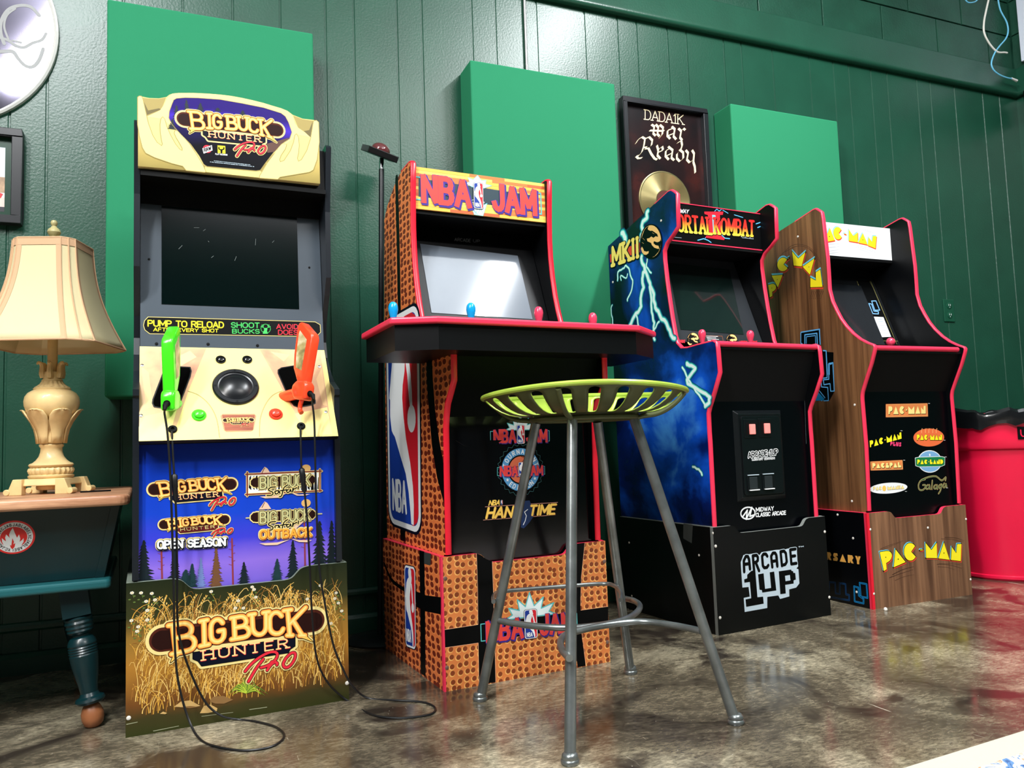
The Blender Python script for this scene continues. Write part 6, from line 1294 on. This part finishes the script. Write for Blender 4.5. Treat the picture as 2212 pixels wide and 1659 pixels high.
# ================================================================ STOOL
def stool():
    c=V((.905,1.682,0)); t=thing('bar_stool','four legged steel bar stool with a slotted green dish seat in front of the games','stool',tuple(c))
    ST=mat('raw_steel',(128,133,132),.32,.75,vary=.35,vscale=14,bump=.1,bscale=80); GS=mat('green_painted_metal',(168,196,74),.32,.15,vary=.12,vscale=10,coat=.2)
    GU=mat('dark_olive_metal',(84,90,56),.4,.3,vary=.2,vscale=12)  # darker olive for the seat's outer shell, ring and brackets
    feet=[(.674,1.898),(.700,1.447),(1.119,1.910),(1.127,1.472)]; k=.40; zt=.690; C=V((-.012,.008,0))
    tops=[V(((f[0]-c.x)*k+C.x,(f[1]-c.y)*k+C.y,zt)) for f in feet]; F=[V((f[0]-c.x,f[1]-c.y,0)) for f in feet]
    for f,tp in zip(F,tops):
        d=(tp-f).normalized(); B=MB(); B.tube([f+d*.02,tp],.0122,ST,18); L=B.build('leg',t,True,angle=1)
        B=MB(); B.lathe([(.0,.0),(.0172,0),(.0188,.003),(.0188,.008),(.0162,.0105),(.0170,.0135),(.0162,.018),(.0135,.0215),(.0125,.022)],ST,tuple(f),20); B.build('foot_cap',L,True,angle=.8)
    # seat dish: rim radius varies a little, slots are cut as gaps between ribs
    R0=.243; zr=.766; zb=.706; rb=.125; n=96
    def prof(f): # f 0 at base ring, 1 at rim
        r=rb+(R0-rb)*(f**.66); z=zb+(zr-zb)*(f**1.75); return r,z
    def wob(a): return 1+.018*math.cos(2*a+.7)
    B=MB(); th=.0022
    slots=22; F0,F1=.10,.93
    def P(a,f,o=0): r,z=prof(f); return V((C.x+r*wob(a)*math.cos(a),C.y+r*wob(a)*math.sin(a),z+o-.014*f*math.cos(a+R_(22.5))**2))
    fs_=[0,.05,.10]+[.10+.83*q for q in (.015,.04,.08,.15,.3,.5,.7,.85,.92,.96,.985,1)]+[.965,1.0]
    pitch_=2*PI/slots; hw=pitch_*.21
    def slotw(f):   # half opening angle of a slot at height f, rounded ends
        if f<=F0 or f>=F1: return 0
        q=(f-F0)/(F1-F0); e=min(q,1-q)/.09
        return hw*(math.sqrt(1-(1-e)**2) if e<1 else 1)
    for i in range(slots):
        ac=i*pitch_+.05
        for f0,f1 in zip(fs_,fs_[1:]):
            w0,w1=slotw(f0),slotw(f1)
            for sg in (-1,1):
                e0,e1=ac+sg*w0,ac+sg*w1; o_=ac+sg*pitch_/2
                for t0,t1 in ((0,.5),(.5,1)):
                    q0,q1=e0+(o_-e0)*t0,e0+(o_-e0)*t1; r0,r1=e1+(o_-e1)*t0,e1+(o_-e1)*t1
                    L=[P(q0,f0),P(q1,f0),P(r1,f1),P(r0,f1)]
                    B.poly(L if sg>0 else L[::-1],GS)
    for i in range(n):
        a0=2*PI*i/n;a1=2*PI*(i+1)/n
        B.poly([V((C.x,C.y,zb-.004)),V((C.x+rb*math.cos(a0),C.y+rb*math.sin(a0),zb)),V((C.x+rb*math.cos(a1),C.y+rb*math.sin(a1),zb))],GS)
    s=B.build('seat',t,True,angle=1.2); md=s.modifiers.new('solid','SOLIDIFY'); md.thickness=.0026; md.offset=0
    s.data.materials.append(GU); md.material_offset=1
    B=MB(); B.tube([P(2*PI*i/72,1.0)+V((0,0,.001)) for i in range(72)],.0062,GS,10,closed=True); B.build('rim',s,True)
    B=MB(); rr=[]
    for i in range(48): a=2*PI*i/48; rr.append(V((C.x+.128*math.cos(a),C.y+.128*math.sin(a),zt+.006)))
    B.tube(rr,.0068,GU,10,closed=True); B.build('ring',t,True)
    for tp,f in zip(tops,F):
        a=math.atan2(tp.y-C.y,tp.x-C.x); pts=[tp+V((0,0,.0))]+[P(a,q,-.010+.005*q) for q in (.05,.25,.45,.65,.82,.97)]
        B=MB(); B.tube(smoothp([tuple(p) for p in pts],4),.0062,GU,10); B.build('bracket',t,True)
    def lift(q,z=.2): p=hit(q,V((0,0,z)),V((0,0,1))); return tuple(p-c)
    for z,pts,r in ((.252,[(1066,1300),(1068,1285),(1090,1277),(1200,1268),(1300,1261),(1328,1266),(1341,1280),(1341,1296)],.0055),
                  (.2,[(1072,1340),(1150,1352),(1230,1356),(1300,1350),(1350,1338),(1376,1322),(1382,1308),(1370,1298),(1350,1293)],.0078),
                  (.2,[(1230,1422),(1214,1404),(1211,1388),(1218,1374),(1240,1365),(1300,1352),(1380,1343),(1450,1350),(1514,1363)],.0078)):
        B=MB(); B.tube(smoothp([lift(q,z) for q in pts],5),r,ST,12); B.build('footrest',t,True)
    # fourth rod, between the two right-hand legs
    B=MB(); a=F[2].lerp(tops[2],.29); b=F[3].lerp(tops[3],.29); m_=(a+b)/2
    # mirrored partner hidden behind the others
    return t
stool()
# ================================================================ DOUGH-BOX SIDE TABLE
def table():
    t=thing('side_table','dark teal side table with splayed box body and bare wood top under the lamp','side table',(-.52,2.35,0)); o=V(t.location)
    TE=mat('teal_paint',(5,38,42),.32,vary=.15,vscale=9,coat=.15); TW=wood('worn_pine',(150,96,66),(214,164,126),(2,14,14),.42)
    zt=.553; xr=-.128
    B=MB()
    def slab(x0,x1,y0,y1,z0,z1,r,mt): B.prism([(x,y,z0) for x,y in rrect(x1-x0,y1-y0,r,5,(x0+x1)/2,(y0+y1)/2)],(0,0,z1-z0),mt)
    slab(-.95-o.x,xr-o.x,2.045-o.y,2.64-o.y,zt-.026,zt,.03,TW); B.build('table_top',t,bevel=.009,seg=4)
    B=MB(); y0,y1=2.105,2.58; z1,z0=zt-.026,.352; xa,xb=-.150,-.185
    L=-.95+.03
    B.mesh([(L-o.x,y0-o.y,z1),(xa-o.x,y0-o.y,z1),(xa-o.x,y1-o.y,z1),(L-o.x,y1-o.y,z1),(L+.03-o.x,y0+.035-o.y,z0),(xb-o.x,y0+.035-o.y,z0),(xb-o.x,y1-.035-o.y,z0),(L+.03-o.x,y1-.035-o.y,z0)],[(0,1,5,4),(1,2,6,5),(2,3,7,6),(3,0,4,7),(0,3,2,1),(4,5,6,7)],TE)
    bx=B.build('box_body',t,bevel=.003)
    B=MB(); B.prism([(xa-o.x-.02,y0-o.y-.0006,z1),(xa-o.x,y0-o.y-.0006,z1),(xb-o.x+.0,y0+.035-o.y-.0006,z0),(xb-o.x-.02,y0+.035-o.y-.0006,z0)],(0,-.004,0),TE); B.build('end_board',bx,bevel=.001)
    B=MB(); slab(-.93-o.x,-.170-o.x,2.095-o.y,2.60-o.y,.330,.352,.012,mat('teal_rail_paint',(30,88,92),.3)); B.build('rail',t,bevel=.007,seg=3)
    # turned legs
    prof=[(.0,.0),(.010,.0),(.017,.006),(.0205,.018),(.0205,.030),(.016,.043),(.011,.050),(.0135,.055),(.021,.058),(.0235,.064),(.022,.070),(.016,.074),(.0135,.082),(.015,.10),(.019,.13),(.0215,.155),(.0225,.172),(.0215,.175),(.0228,.178),(.0215,.181),(.0228,.184),(.0215,.187),(.0228,.190),(.0215,.193),(.0228,.197),(.0215,.205),(.018,.213),(.0125,.217),(.0125,.220),(.017,.224),(.0205,.229),(.0195,.2335),(.0215,.238),(.0205,.243),(.0225,.249),(.0210,.254),(.0222,.260),(.018,.266),(.013,.268)]
    for (fx,fy),(tx,ty) in (((-.205,2.150),(-.252,2.170)),((-.248,2.545),(-.290,2.53)),((-.87,2.145),(-.845,2.165)),((-.87,2.545),(-.845,2.53))):
        f=V((fx-o.x,fy-o.y,0)); tp=V((tx-o.x,ty-o.y,.33)); M=V((0,0,1)).rotation_difference((tp-f).normalized()).to_matrix()
        B=MB(); B.lathe([(p[0]*1.4,p[1]) for p in prof if p[1]>=.056],TE,tuple(f),26,M); 
        w=.030; q=[M@V((a*w,b*w,.266)) +f for a,b in ((-1,-1),(1,-1),(1,1),(-1,1))]; B.prism(q,(tp-f).normalized()*.066,TE); lg=B.build('leg',t,True,angle=.5)
        B=MB(); B.lathe([(p[0]*1.2,p[1]*1.12) for p in prof if p[1]<=.051],mat('bare_foot_wood',(150,92,56),.4,vary=.15,vscale=30),tuple(f),24,M); B.build('foot',lg,True)
    # round flame label
    n=V((0,-1,0)); pl=Pl(Fr(o.x,o.y),(0,y0-o.y,z1),(1,0,0),(0,.035,-(z1-z0))); pl.V=-pl.V; pl.N=pl.U.cross(pl.V); pl.wn=V((pl.N.x,pl.N.y,pl.N.z))
    B=MB(); c=pl.px(K7(98,368)); e=pl.px(K7(228,368)); r=e[0]-c[0]; rd=mat('label_red',(224,44,40),.4)
    disc(B,pl,c,r,r*.93,rd,1,40); disc(B,pl,c,r*.90,r*.84,WHITE,2,40); disc(B,pl,c,r*.86,r*.80,rd,3,40); disc(B,pl,c,r*.88,r*.82,WHITE,3.5,40); disc(B,pl,c,r*.63,r*.585,rd,4,40)
    dpoly(B,pl,CQ(K7,'92,310 104,340 118,370 130,350 138,375 134,395 150,382 158,372 158,395 140,425 118,438 92,440 60,438 40,420 28,395 26,372 42,385 52,392 46,370 52,350 66,362 74,372 70,350 78,330'),WHITE,5)
    dpoly(B,pl,CQ(K7,'90,372 100,395 96,410 108,402 104,425 92,440 80,430 76,412 84,418'),rd,6)
    s="LABEL X3AJB"
    for i in range(33):
        ch="JABLABELX3"[i%10]; a=PI/2-2*PI*i/33; 
        if ch=='3': ch='C'
        u=(math.cos(a),math.sin(a)); ex=(u[1],-u[0]); ey=u; hh=r*.14; p=(c[0]+u[0]*r*.75,c[1]+u[1]*r*.70); w=G[ch][0]*hh*.8
        a_=(p[0]-ex[0]*w/2-ey[0]*hh/2,p[1]-ex[1]*w/2-ey[1]*hh/2); text(B,pl,ch,a_,(a_[0]+ex[0]*w,a_[1]+ex[1]*w),(a_[0]+ey[0]*hh,a_[1]+ey[1]*hh),.2,[(0,mat('label_ink',(40,30,34),.5),(0,0))],uv=True,lv=5)
    B.build('label',bx,flat=True)
    t.location.x-=.017; t.rotation_euler.z=R_(2.76)
    return zt
ZT=table()
# ================================================================ TABLE LAMP
def lamp():
    x,y=-.335,2.35; t=thing('table_lamp','cream urn table lamp with a flared cut corner fabric shade on the side table','table lamp',(x,y,ZT),R_(-17))
    CR_=mat('antique_cream_resin',(226,196,138),.36,vary=.2,vscale=14,coat=.15); SH=mat('cream_shade_fabric',(212,200,158),.85,spec=.15,bump=.1,bscale=900,bdist=.0004); TRM=mat('peach_trim_fabric',(204,166,130),.8,spec=.2)
    S_=1.0
    # footed plinth
    B=MB(); w=.066
    sq=[(-w,-w),(w,-w),(w,w),(-w,w)]
    B.mesh([(-.058,-.058,.022),(.058,-.058,.022),(.058,.058,.022),(-.058,.058,.022),(-.052,-.052,.040),(.052,-.052,.040),(.052,.052,.040),(-.052,.052,.040)],[(0,3,2,1),(4,5,6,7),(0,1,5,4),(1,2,6,5),(2,3,7,6),(3,0,4,7)],CR_)
    B.lathe([(.03,.010),(.034,.012),(.034,.022)],CR_,n=24)
    b=B.build('plinth',t,bevel=.003)
    for sx in (-1,1):
        for sy in (-1,1):
            B=MB(); B.prism([(sx*.040,sy*.066,.0),(sx*.078,sy*.066,.0),(sx*.062,sy*.066,.040),(sx*.040,sy*.066,.040)],(0,-sy*.022,0),CR_); B.tube([(sx*.076,sy*.068,.008),(sx*.076,sy*.040,.008)],.008,CR_,12); B.build('scroll_foot',b,bevel=.0015)
    # turned column
    def fl(k,a0): return lambda a,z:1+k*math.cos(a0*a)
    B=MB()
    B.lathe([(.050,.040),(.053,.043),(.053,.047),(.048,.050)],CR_)
    B.lathe([(.048,.050),(.050,.053),(.052,.060),(.050,.066),(.046,.068)],CR_,n=96,sq=lambda a,z:1+.035*math.cos(24*a))
    B.lathe([(.046,.068),(.050,.070),(.052,.074),(.049,.078),(.043,.080),(.036,.086),(.029,.096),(.0255,.108),(.0248,.118),(.028,.122),(.029,.126),(.026,.129)],CR_)
    B.lathe([(.026,.129),(.030,.134),(.031,.150),(.033,.165),(.037,.180),(.042,.195)],CR_,n=64)
    B.lathe([(.040,.190),(.050,.202),(.0585,.214),(.0635,.228),(.0645,.240),(.0625,.252),(.056,.262),(.047,.268),(.043,.270)],CR_,n=48)
    B.lathe([(.043,.270),(.044,.274),(.040,.277)],CR_)
    B.lathe([(.040,.277),(.034,.281),(.028,.286),(.024,.293)],CR_,n=96,sq=lambda a,z:1+.05*math.cos(16*a))
    B.lathe([(.024,.293),(.025,.296),(.022,.299),(.0225,.31),(.0215,.318)],CR_)
    B.lathe([(.012,.318),(.0122,.40),(.0118,.55)],CR_,n=24)
    col_=B.build('column',t,True,angle=.9)
    # acanthus leaves round the bowl and collar
    for k in range(6):
        a=PI/3*k+R_(17); ca,sa=math.cos(a),math.sin(a); B=MB(); rows=[]
        for f,wd,rad,z in ((0,.012,.0315,.130),(.2,.013,.034,.150),(.4,.017,.038,.168),(.6,.024,.046,.186),(.78,.027,.056,.202),(.92,.022,.064,.214),(1,.010,.070,.219),(1.04,.004,.0725,.216)):
            rows.append([(rad-.004 if s else rad+.0015,wd*s,z) for s in (-1,-.5,0,.5,1)])
        vs=[(r*ca-w_*sa,r*sa+w_*ca,z) for row in rows for r,w_,z in row]; fs=[(i*5+j,i*5+j+1,(i+1)*5+j+1,(i+1)*5+j) for i in range(len(rows)-1) for j in range(4)]
        B.mesh(vs,fs,CR_); l=B.build('leaf',t,True,angle=3); md=l.modifiers.new('s','SOLIDIFY'); md.thickness=.003
    for k in range(6):
        a=PI/3*k+R_(40); ca,sa=math.cos(a),math.sin(a); B=MB()
        pts=[(.0215,.302),(.024,.315),(.0235,.328),(.026,.338),(.033,.342),(.036,.336)]
        B.tube(smoothp([(r*ca,r*sa,z) for r,z in pts],4),[.007,.0075,.008,.008,.008,.0075,.0075,.007,.007,.0065,.006,.006,.0055,.005,.0045,.004,.0035,.003,.003,.002,.001],CR_,8); B.build('leaf',t,True)
    # shade: square with notched corners, concave flare
    z0,z1=.385,.660
    def outline(s,nt): # half-size s, notch nt
        o=[]
        for q in range(4):
            a=q*PI/2; c0,s0=math.cos(a),math.sin(a)
            for (px_,py) in ((s,-(s-nt)),(s,(s-nt)),(s-nt*.45,s-nt*.45-.0),):
                o.append((px_*c0-py*s0,px_*s0+py*c0))
        return o
    N=14; rings=[]
    for i in range(N+1):
        f=i/N; s=.147-.070*f-(.017*math.sin(PI*min(f*1.0,1))**1.0)*1.0; nt=s*.32; rings.append([(x_,y_,z0+(z1-z0)*f) for x_,y_ in outline(s,nt)])
    m_=len(rings[0]); B=MB(); vs=[p for r_ in rings for p in r_]
    fs=[(i*m_+k,i*m_+(k+1)%m_,(i+1)*m_+(k+1)%m_,(i+1)*m_+k) for i in range(N) for k in range(m_)]
    B.mesh(vs,fs,SH)
    sh=B.build('lamp_shade',t,True,angle=.35); md=sh.modifiers.new('s','SOLIDIFY'); md.thickness=.002; md.offset=-1
    B=MB()
    for k in range(m_):
        main=(k%3!=2)
        path=[V(rings[i][k]) for i in range(N+1)]; path=[p+V((p.x,p.y,0)).normalized()*.0012 for p in path]
        # flat ribbon beside each fold
        j=(k+1)%m_ if k%3==0 else (k-1)%m_
        if main:
            for i in range(N):
                a,b_=V(rings[i][k]),V(rings[i+1][k]); da=(V(rings[i][j])-a).normalized()*.012; db=(V(rings[i+1][j])-b_).normalized()*.012; e=V((a.x,a.y,0)).normalized()*.0012
                B.poly([a+e,a+da+e,b_+db+e,b_+e],TRM)
        B.tube(path,.0016 if main else .0022,TRM,6)
    for r_,zz in ((rings[0],0),(rings[-1],0)):
        B.tube([V(p) for p in r_],.0026,TRM,6,closed=True)
    for i0,i1 in ((N-1,N),):
        for k in range(m_):
            e=lambda p:V(p)+V((p[0],p[1],0)).normalized()*.0016
            B.poly([e(rings[i0][k]),e(rings[i0][(k+1)%m_]),e(rings[i1][(k+1)%m_]),e(rings[i1][k])],TRM)
    B.build('shade_trim',sh,flat=True)
    B=MB()
    for a in (0,PI/2): B.tube([(-.072*math.cos(a),-.072*math.sin(a),z1-.004),(.072*math.cos(a),.072*math.sin(a),z1-.004)],.0015,CHROME,6)
    B.build('spider',t)
    B=MB(); B.lathe([(.011,.655),(.017,.662),(.018,.668),(.014,.674),(.010,.678),(.009,.682),(.014,.688),(.0165,.694),(.014,.702),(.008,.707),(.0055,.711),(.008,.716),(.0085,.721),(.006,.726),(0,.728)],mat('aged_finial',(176,166,116),.4,vary=.2,vscale=30),n=24); B.build('finial',t,True)
lamp()
# small silver switch chain on table
B=MB(); B.tube(smoothp([(-.26,2.285,ZT+.0025),(-.24,2.28,ZT+.0025),(-.215,2.285,ZT+.0025),(-.19,2.283,ZT+.0025)],4),.0022,MATTE,6); tag(B.build('metal_strip',smooth=True),'thin dark strip lying on the wooden table top beside the lamp foot','strip')
# ================================================================ FLOOR LAMP
def floor_lamp():
    p=WALL-.16; q=front(WF,.16); 
    f=hit((815,690),V((0,p,0)),V((0,1,0))); x=f.x
    t=thing('floor_lamp','slim black floor lamp with a square head and red dome between two games','floor lamp',(x,p,0))
    tp=hit((824,345),V((0,p,0)),V((0,1,0))); zz=tp.z; dx=tp.x-x
    B=MB(); B.tube([(-.012,0,.012),(dx*.98,0,zz-.035)],.0095,mat('black_pole',(20,23,26),.32),14); B.build('pole',t,True)
    B=MB(); B.lathe([(.0,0),(.11,0),(.115,.006),(.10,.014),(.012,.020)],MATS['black_pole'],(-.012,0,0),36); B.build('base',t,True)
    B=MB(); B.tube([(dx*.98,0,zz-.036),(dx,0,zz+.004)],.0085,CHROME,12); B.build('neck',t,True)
    Hh=.055; c=V((dx-.006,0,zz+.022)); rot=Matrix.Rotation(R_(16),3,'Y')@Matrix.Rotation(R_(22),3,'X')@Matrix.Rotation(R_(8),3,'Z')
    B=MB(); B.mesh([c+rot@V(v) for v in [(-Hh,-Hh,-.011),(Hh,-Hh,-.011),(Hh,Hh,-.011),(-Hh,Hh,-.011),(-Hh,-Hh,.011),(Hh,-Hh,.011),(Hh,Hh,.011),(-Hh,Hh,.011)]],[(0,3,2,1),(4,5,6,7),(0,1,5,4),(1,2,6,5),(2,3,7,6),(3,0,4,7)],mat('lamp_head_black',(14,15,16),.4)); hd=B.build('lamp_head',t,bevel=.002)
    B=MB(); B.lathe([(.036,.0)]+[(.034*math.cos(k*PI/16),.026*math.sin(k*PI/16)) for k in range(9)],mat('ruby_dome_glass',(92,44,46),.08,coat=.6),c+rot@V((0,0,.011)),28,rot); B.build('dome',hd,True)
floor_lamp()
# ================================================================ BIN
def bin_():
    cx,cy=3.335,2.385; t=thing('trash_can','large red plastic trash can lined with a black bag beside the maze game','trash can',(cx,cy,0))
    RB=mat('red_bin_plastic',(228,18,62),.34,vary=.06,vscale=3)
    B=MB(); B.lathe([(.0,.004),(.205,.004),(.215,.0),(.222,.008),(.222,.018),(.216,.022),(.236,.34),(.252,.535),(.254,.545),(.268,.552),(.272,.56),(.274,.60),(.276,.66),(.280,.674),(.287,.680),(.289,.692),(.284,.70),(.272,.702),(.268,.69),(.25,.5),(.21,.03),(0,.03)],RB,n=72); b=B.build('bin_body',t,True,angle=.5)
    bag=mat('black_bag_film',(14,16,18),.22,coat=.5)
    B=MB(); n=120; rnd=random.Random(9); ph=[rnd.uniform(0,6.28) for _ in range(8)]
    def nz(a,k): return sum(math.sin(a*f+ph[i]+k)*am for i,(f,am) in enumerate(((5,.8),(9,.6),(16,.4),(29,.22),(43,.12))))
    rings=[]
    for (r,z,am) in ((.255,.60,.002),(.268,.675,.003),(.280,.712,.006),(.288,.718,.007),(.296,.706,.006),(.297,.69,.005),(.295,.672,.005),(.294,.650,.006)):
        ring=[]
        for k in range(n):
            a=2*PI*k/n; q=nz(a,z*20); zz=z+am*q*(1.6 if z>.70 else 1)
            if z<.66 and r>.29: zz=z+.011*nz(a,3)
            ring.append(((r+am*.7*nz(a,z*9+1))*math.cos(a),(r+am*.7*nz(a,z*9+1))*math.sin(a),zz))
        rings.append(ring)
    vs=[p for r_ in rings for p in r_]; fs=[(i*n+k,i*n+(k+1)%n,(i+1)*n+(k+1)%n,(i+1)*n+k) for i in range(len(rings)-1) for k in range(n)]
    B.mesh(vs,fs,bag); g_=B.build('bin_bag',t,True,angle=.45)
    # cropped stamp
    a=hit((2204,940),V((cx,cy-.278,0)),V((math.sin(R_(38)),-math.cos(R_(38)),0)).normalized())
    B=MB(); d0=V((cx,cy,0)); v=EYE-d0; v.z=0; v.normalize()
    side=V((-v.y,v.x,0)); ang=math.atan2(v.y,v.x)+R_(34); r=.2755
    p=None
    # find angle whose surface point projects nearest to photo x 2212,y 940
    best=None
    for k in range(720):
        aa=k*PI/360; P=V((cx+r*math.cos(aa),cy+r*math.sin(aa),.615))
        if (P-EYE).dot(V((math.cos(aa),math.sin(aa),0)))>0: continue
        dd=P-EYE; zc=dd.dot(fw); X=W/2+CF*dd.dot(CR)/zc
        if best is None or abs(X-2198)<best[0]: best=(abs(X-2198),aa)
    aa=best[1]; n_=V((math.cos(aa),math.sin(aa),0)); U=V((-n_.y,n_.x,0)); 
    pl=Pl(Fr(cx,cy),n_*(r-.0015),U,(0,0,1)); 
    if pl.N.dot(n_)<0: pl.N=-pl.N
    sgn=1 if U.dot(CR)>0 else -1
    def cur(u,v_,off):
        a2=aa+ (u)/r*1.0; return (( r+off)*math.cos(a2),(r+off)*math.sin(a2),.615+v_)
    for i in range(8):
        u0=(.13*i/8)*1; u1=(.13*(i+1)/8); B.poly([cur(u0-.0,-.026,.0015),cur(u1,-.026,.0015),cur(u1,.026,.0015),cur(u0,.026,.0015)],BLK)
    for x0 in (.012,):
        for q in ([(x0,.014),(x0,-.006),(x0+.004,-.014),(x0+.014,-.014),(x0+.018,-.006),(x0+.018,.014)],[(x0+.032,.014),(x0+.032,-.014)],[(x0+.055,.014),(x0+.046,.012),(x0+.046,.004),(x0+.058,-.002),(x0+.056,-.013),(x0+.044,-.014)]):
            for a_,b_ in zip(q,q[1:]):
                dx,dy=b_[0]-a_[0],b_[1]-a_[1]; l=math.hypot(dx,dy); nx,ny=-dy/l*.0022,dx/l*.0022
                B.poly([cur(a_[0]+nx,a_[1]+ny,.0022),cur(b_[0]+nx,b_[1]+ny,.0022),cur(b_[0]-nx,b_[1]-ny,.0022),cur(a_[0]-nx,a_[1]-ny,.0022)],RB)
    B.build('stamp',b,flat=True)
bin_()
# ================================================================ RUG
def rug():
    m,nt,b=node_mat('rug_print'); b.inputs['Roughness'].default_value=.95; tc=nt.nodes.new('ShaderNodeTexCoord')
    v=nt.nodes.new('ShaderNodeTexNoise'); v.inputs['Scale'].default_value=22; v.inputs['Detail'].default_value=4; v.inputs['Distortion'].default_value=1.5; nt.links.new(tc.outputs['Object'],v.inputs['Vector'])
    r=nt.nodes.new('ShaderNodeValToRGB'); r.color_ramp.interpolation='CONSTANT'; el=r.color_ramp.elements
    for i,(p,c) in enumerate([(0,(60,90,140)),(.38,(92,130,176)),(.43,(198,190,176)),(.52,(200,192,178)),(.56,(214,140,104)),(.60,(200,192,178)),(.66,(196,70,120)),(.72,(70,60,120))]):
        e=el[0] if i==0 else (el[len(el)-1] if i==7 else el.new(p)); e.position=p; e.color=lin(c)
    nt.links.new(v.outputs['Fac'],r.inputs[0]); nt.links.new(r.outputs[0],b.inputs['Base Color'])
    BD=mat('rug_border',(196,188,170),.95,bump=.5,bscale=300); t=thing('rug','pale bordered rug with blurred blue, pink and orange pattern in the lower right corner','rug',(2.1,.357,0),R_(3.2))
    B=MB(); B.box((-1.3,-.85,.0),(1.3,.815,.009),BD); B.build('border',t,bevel=.003)
    B=MB(); B.box((-1.22,-.77,.008),(1.22,.745,.0098),m); B.build('pattern',t)
rug()
# loose crumbs of debris by the maze game riser
for x,y,s,lb in ((1910,1316,.007,'small white pellet on the floor against the woodgrain riser'),):
    p=hit((x,y),V((0,0,s*.6)),V((0,0,1))); B=MB(); B.lathe([(0,0),(s*.7,0),(s,s*.5),(s*.8,s*1.3),(s*.3,s*1.7),(0,s*1.7)],SCREW,(p.x,p.y-.006,0),12); tag(B.build('pellet',smooth=True),lb,'pellet')
# ================================================================ LIGHT
def area(name,loc,target,sx,sy,power,col=(1,1,1),spread=PI):
    l=bpy.data.lights.new(name,'AREA'); l.shape='RECTANGLE'; l.size=sx; l.size_y=sy; l.energy=power; l.color=col; l.spread=spread
    o=bpy.data.objects.new(name,l); COL.objects.link(o); o.location=loc; d=V(target)-V(loc); o.rotation_euler=d.to_track_quat('-Z','Y').to_euler(); return o
area('tube_or_fill_light',(2.2,1.0,3.3),(2.2,1.2,0),.10,1.3,78,(.95,.98,1))
area('tube_or_fill_light',(-.78,.2,3.3),(-.4,.8,0),.10,1.3,78,(.95,.98,1))
area('tube_or_fill_light',(1.95,-1.3,3.6),(1.6,.5,0),1.3,.16,40,(1,.98,.95))
area('tube_or_fill_light',(-2.2,-.8,3.5),(.5,1.5,.6),.2,1.6,105,(1,.98,.95))  # fill added from the front left to brighten the cabinets' left sides
# the tubes also throw light up on to the ceiling
area('tube_uplight',(2.2,.4,3.38),(2.2,.4,4.1),.10,1.3,38,(.95,.98,1))
area('tube_uplight',(-.78,-.3,3.38),(-.78,-.3,4.1),.10,1.3,38,(.95,.98,1))
area('tube_uplight',(1.0,-2.2,3.5),(1.0,-2.2,4.1),1.3,.16,38,(.95,.98,1))
w=bpy.data.worlds.new('world'); S.world=w; w.use_nodes=True; w.node_tree.nodes['Background'].inputs[0].default_value=(.5,.55,.6,1); w.node_tree.nodes['Background'].inputs[1].default_value=.1
S.view_settings.exposure=0.38
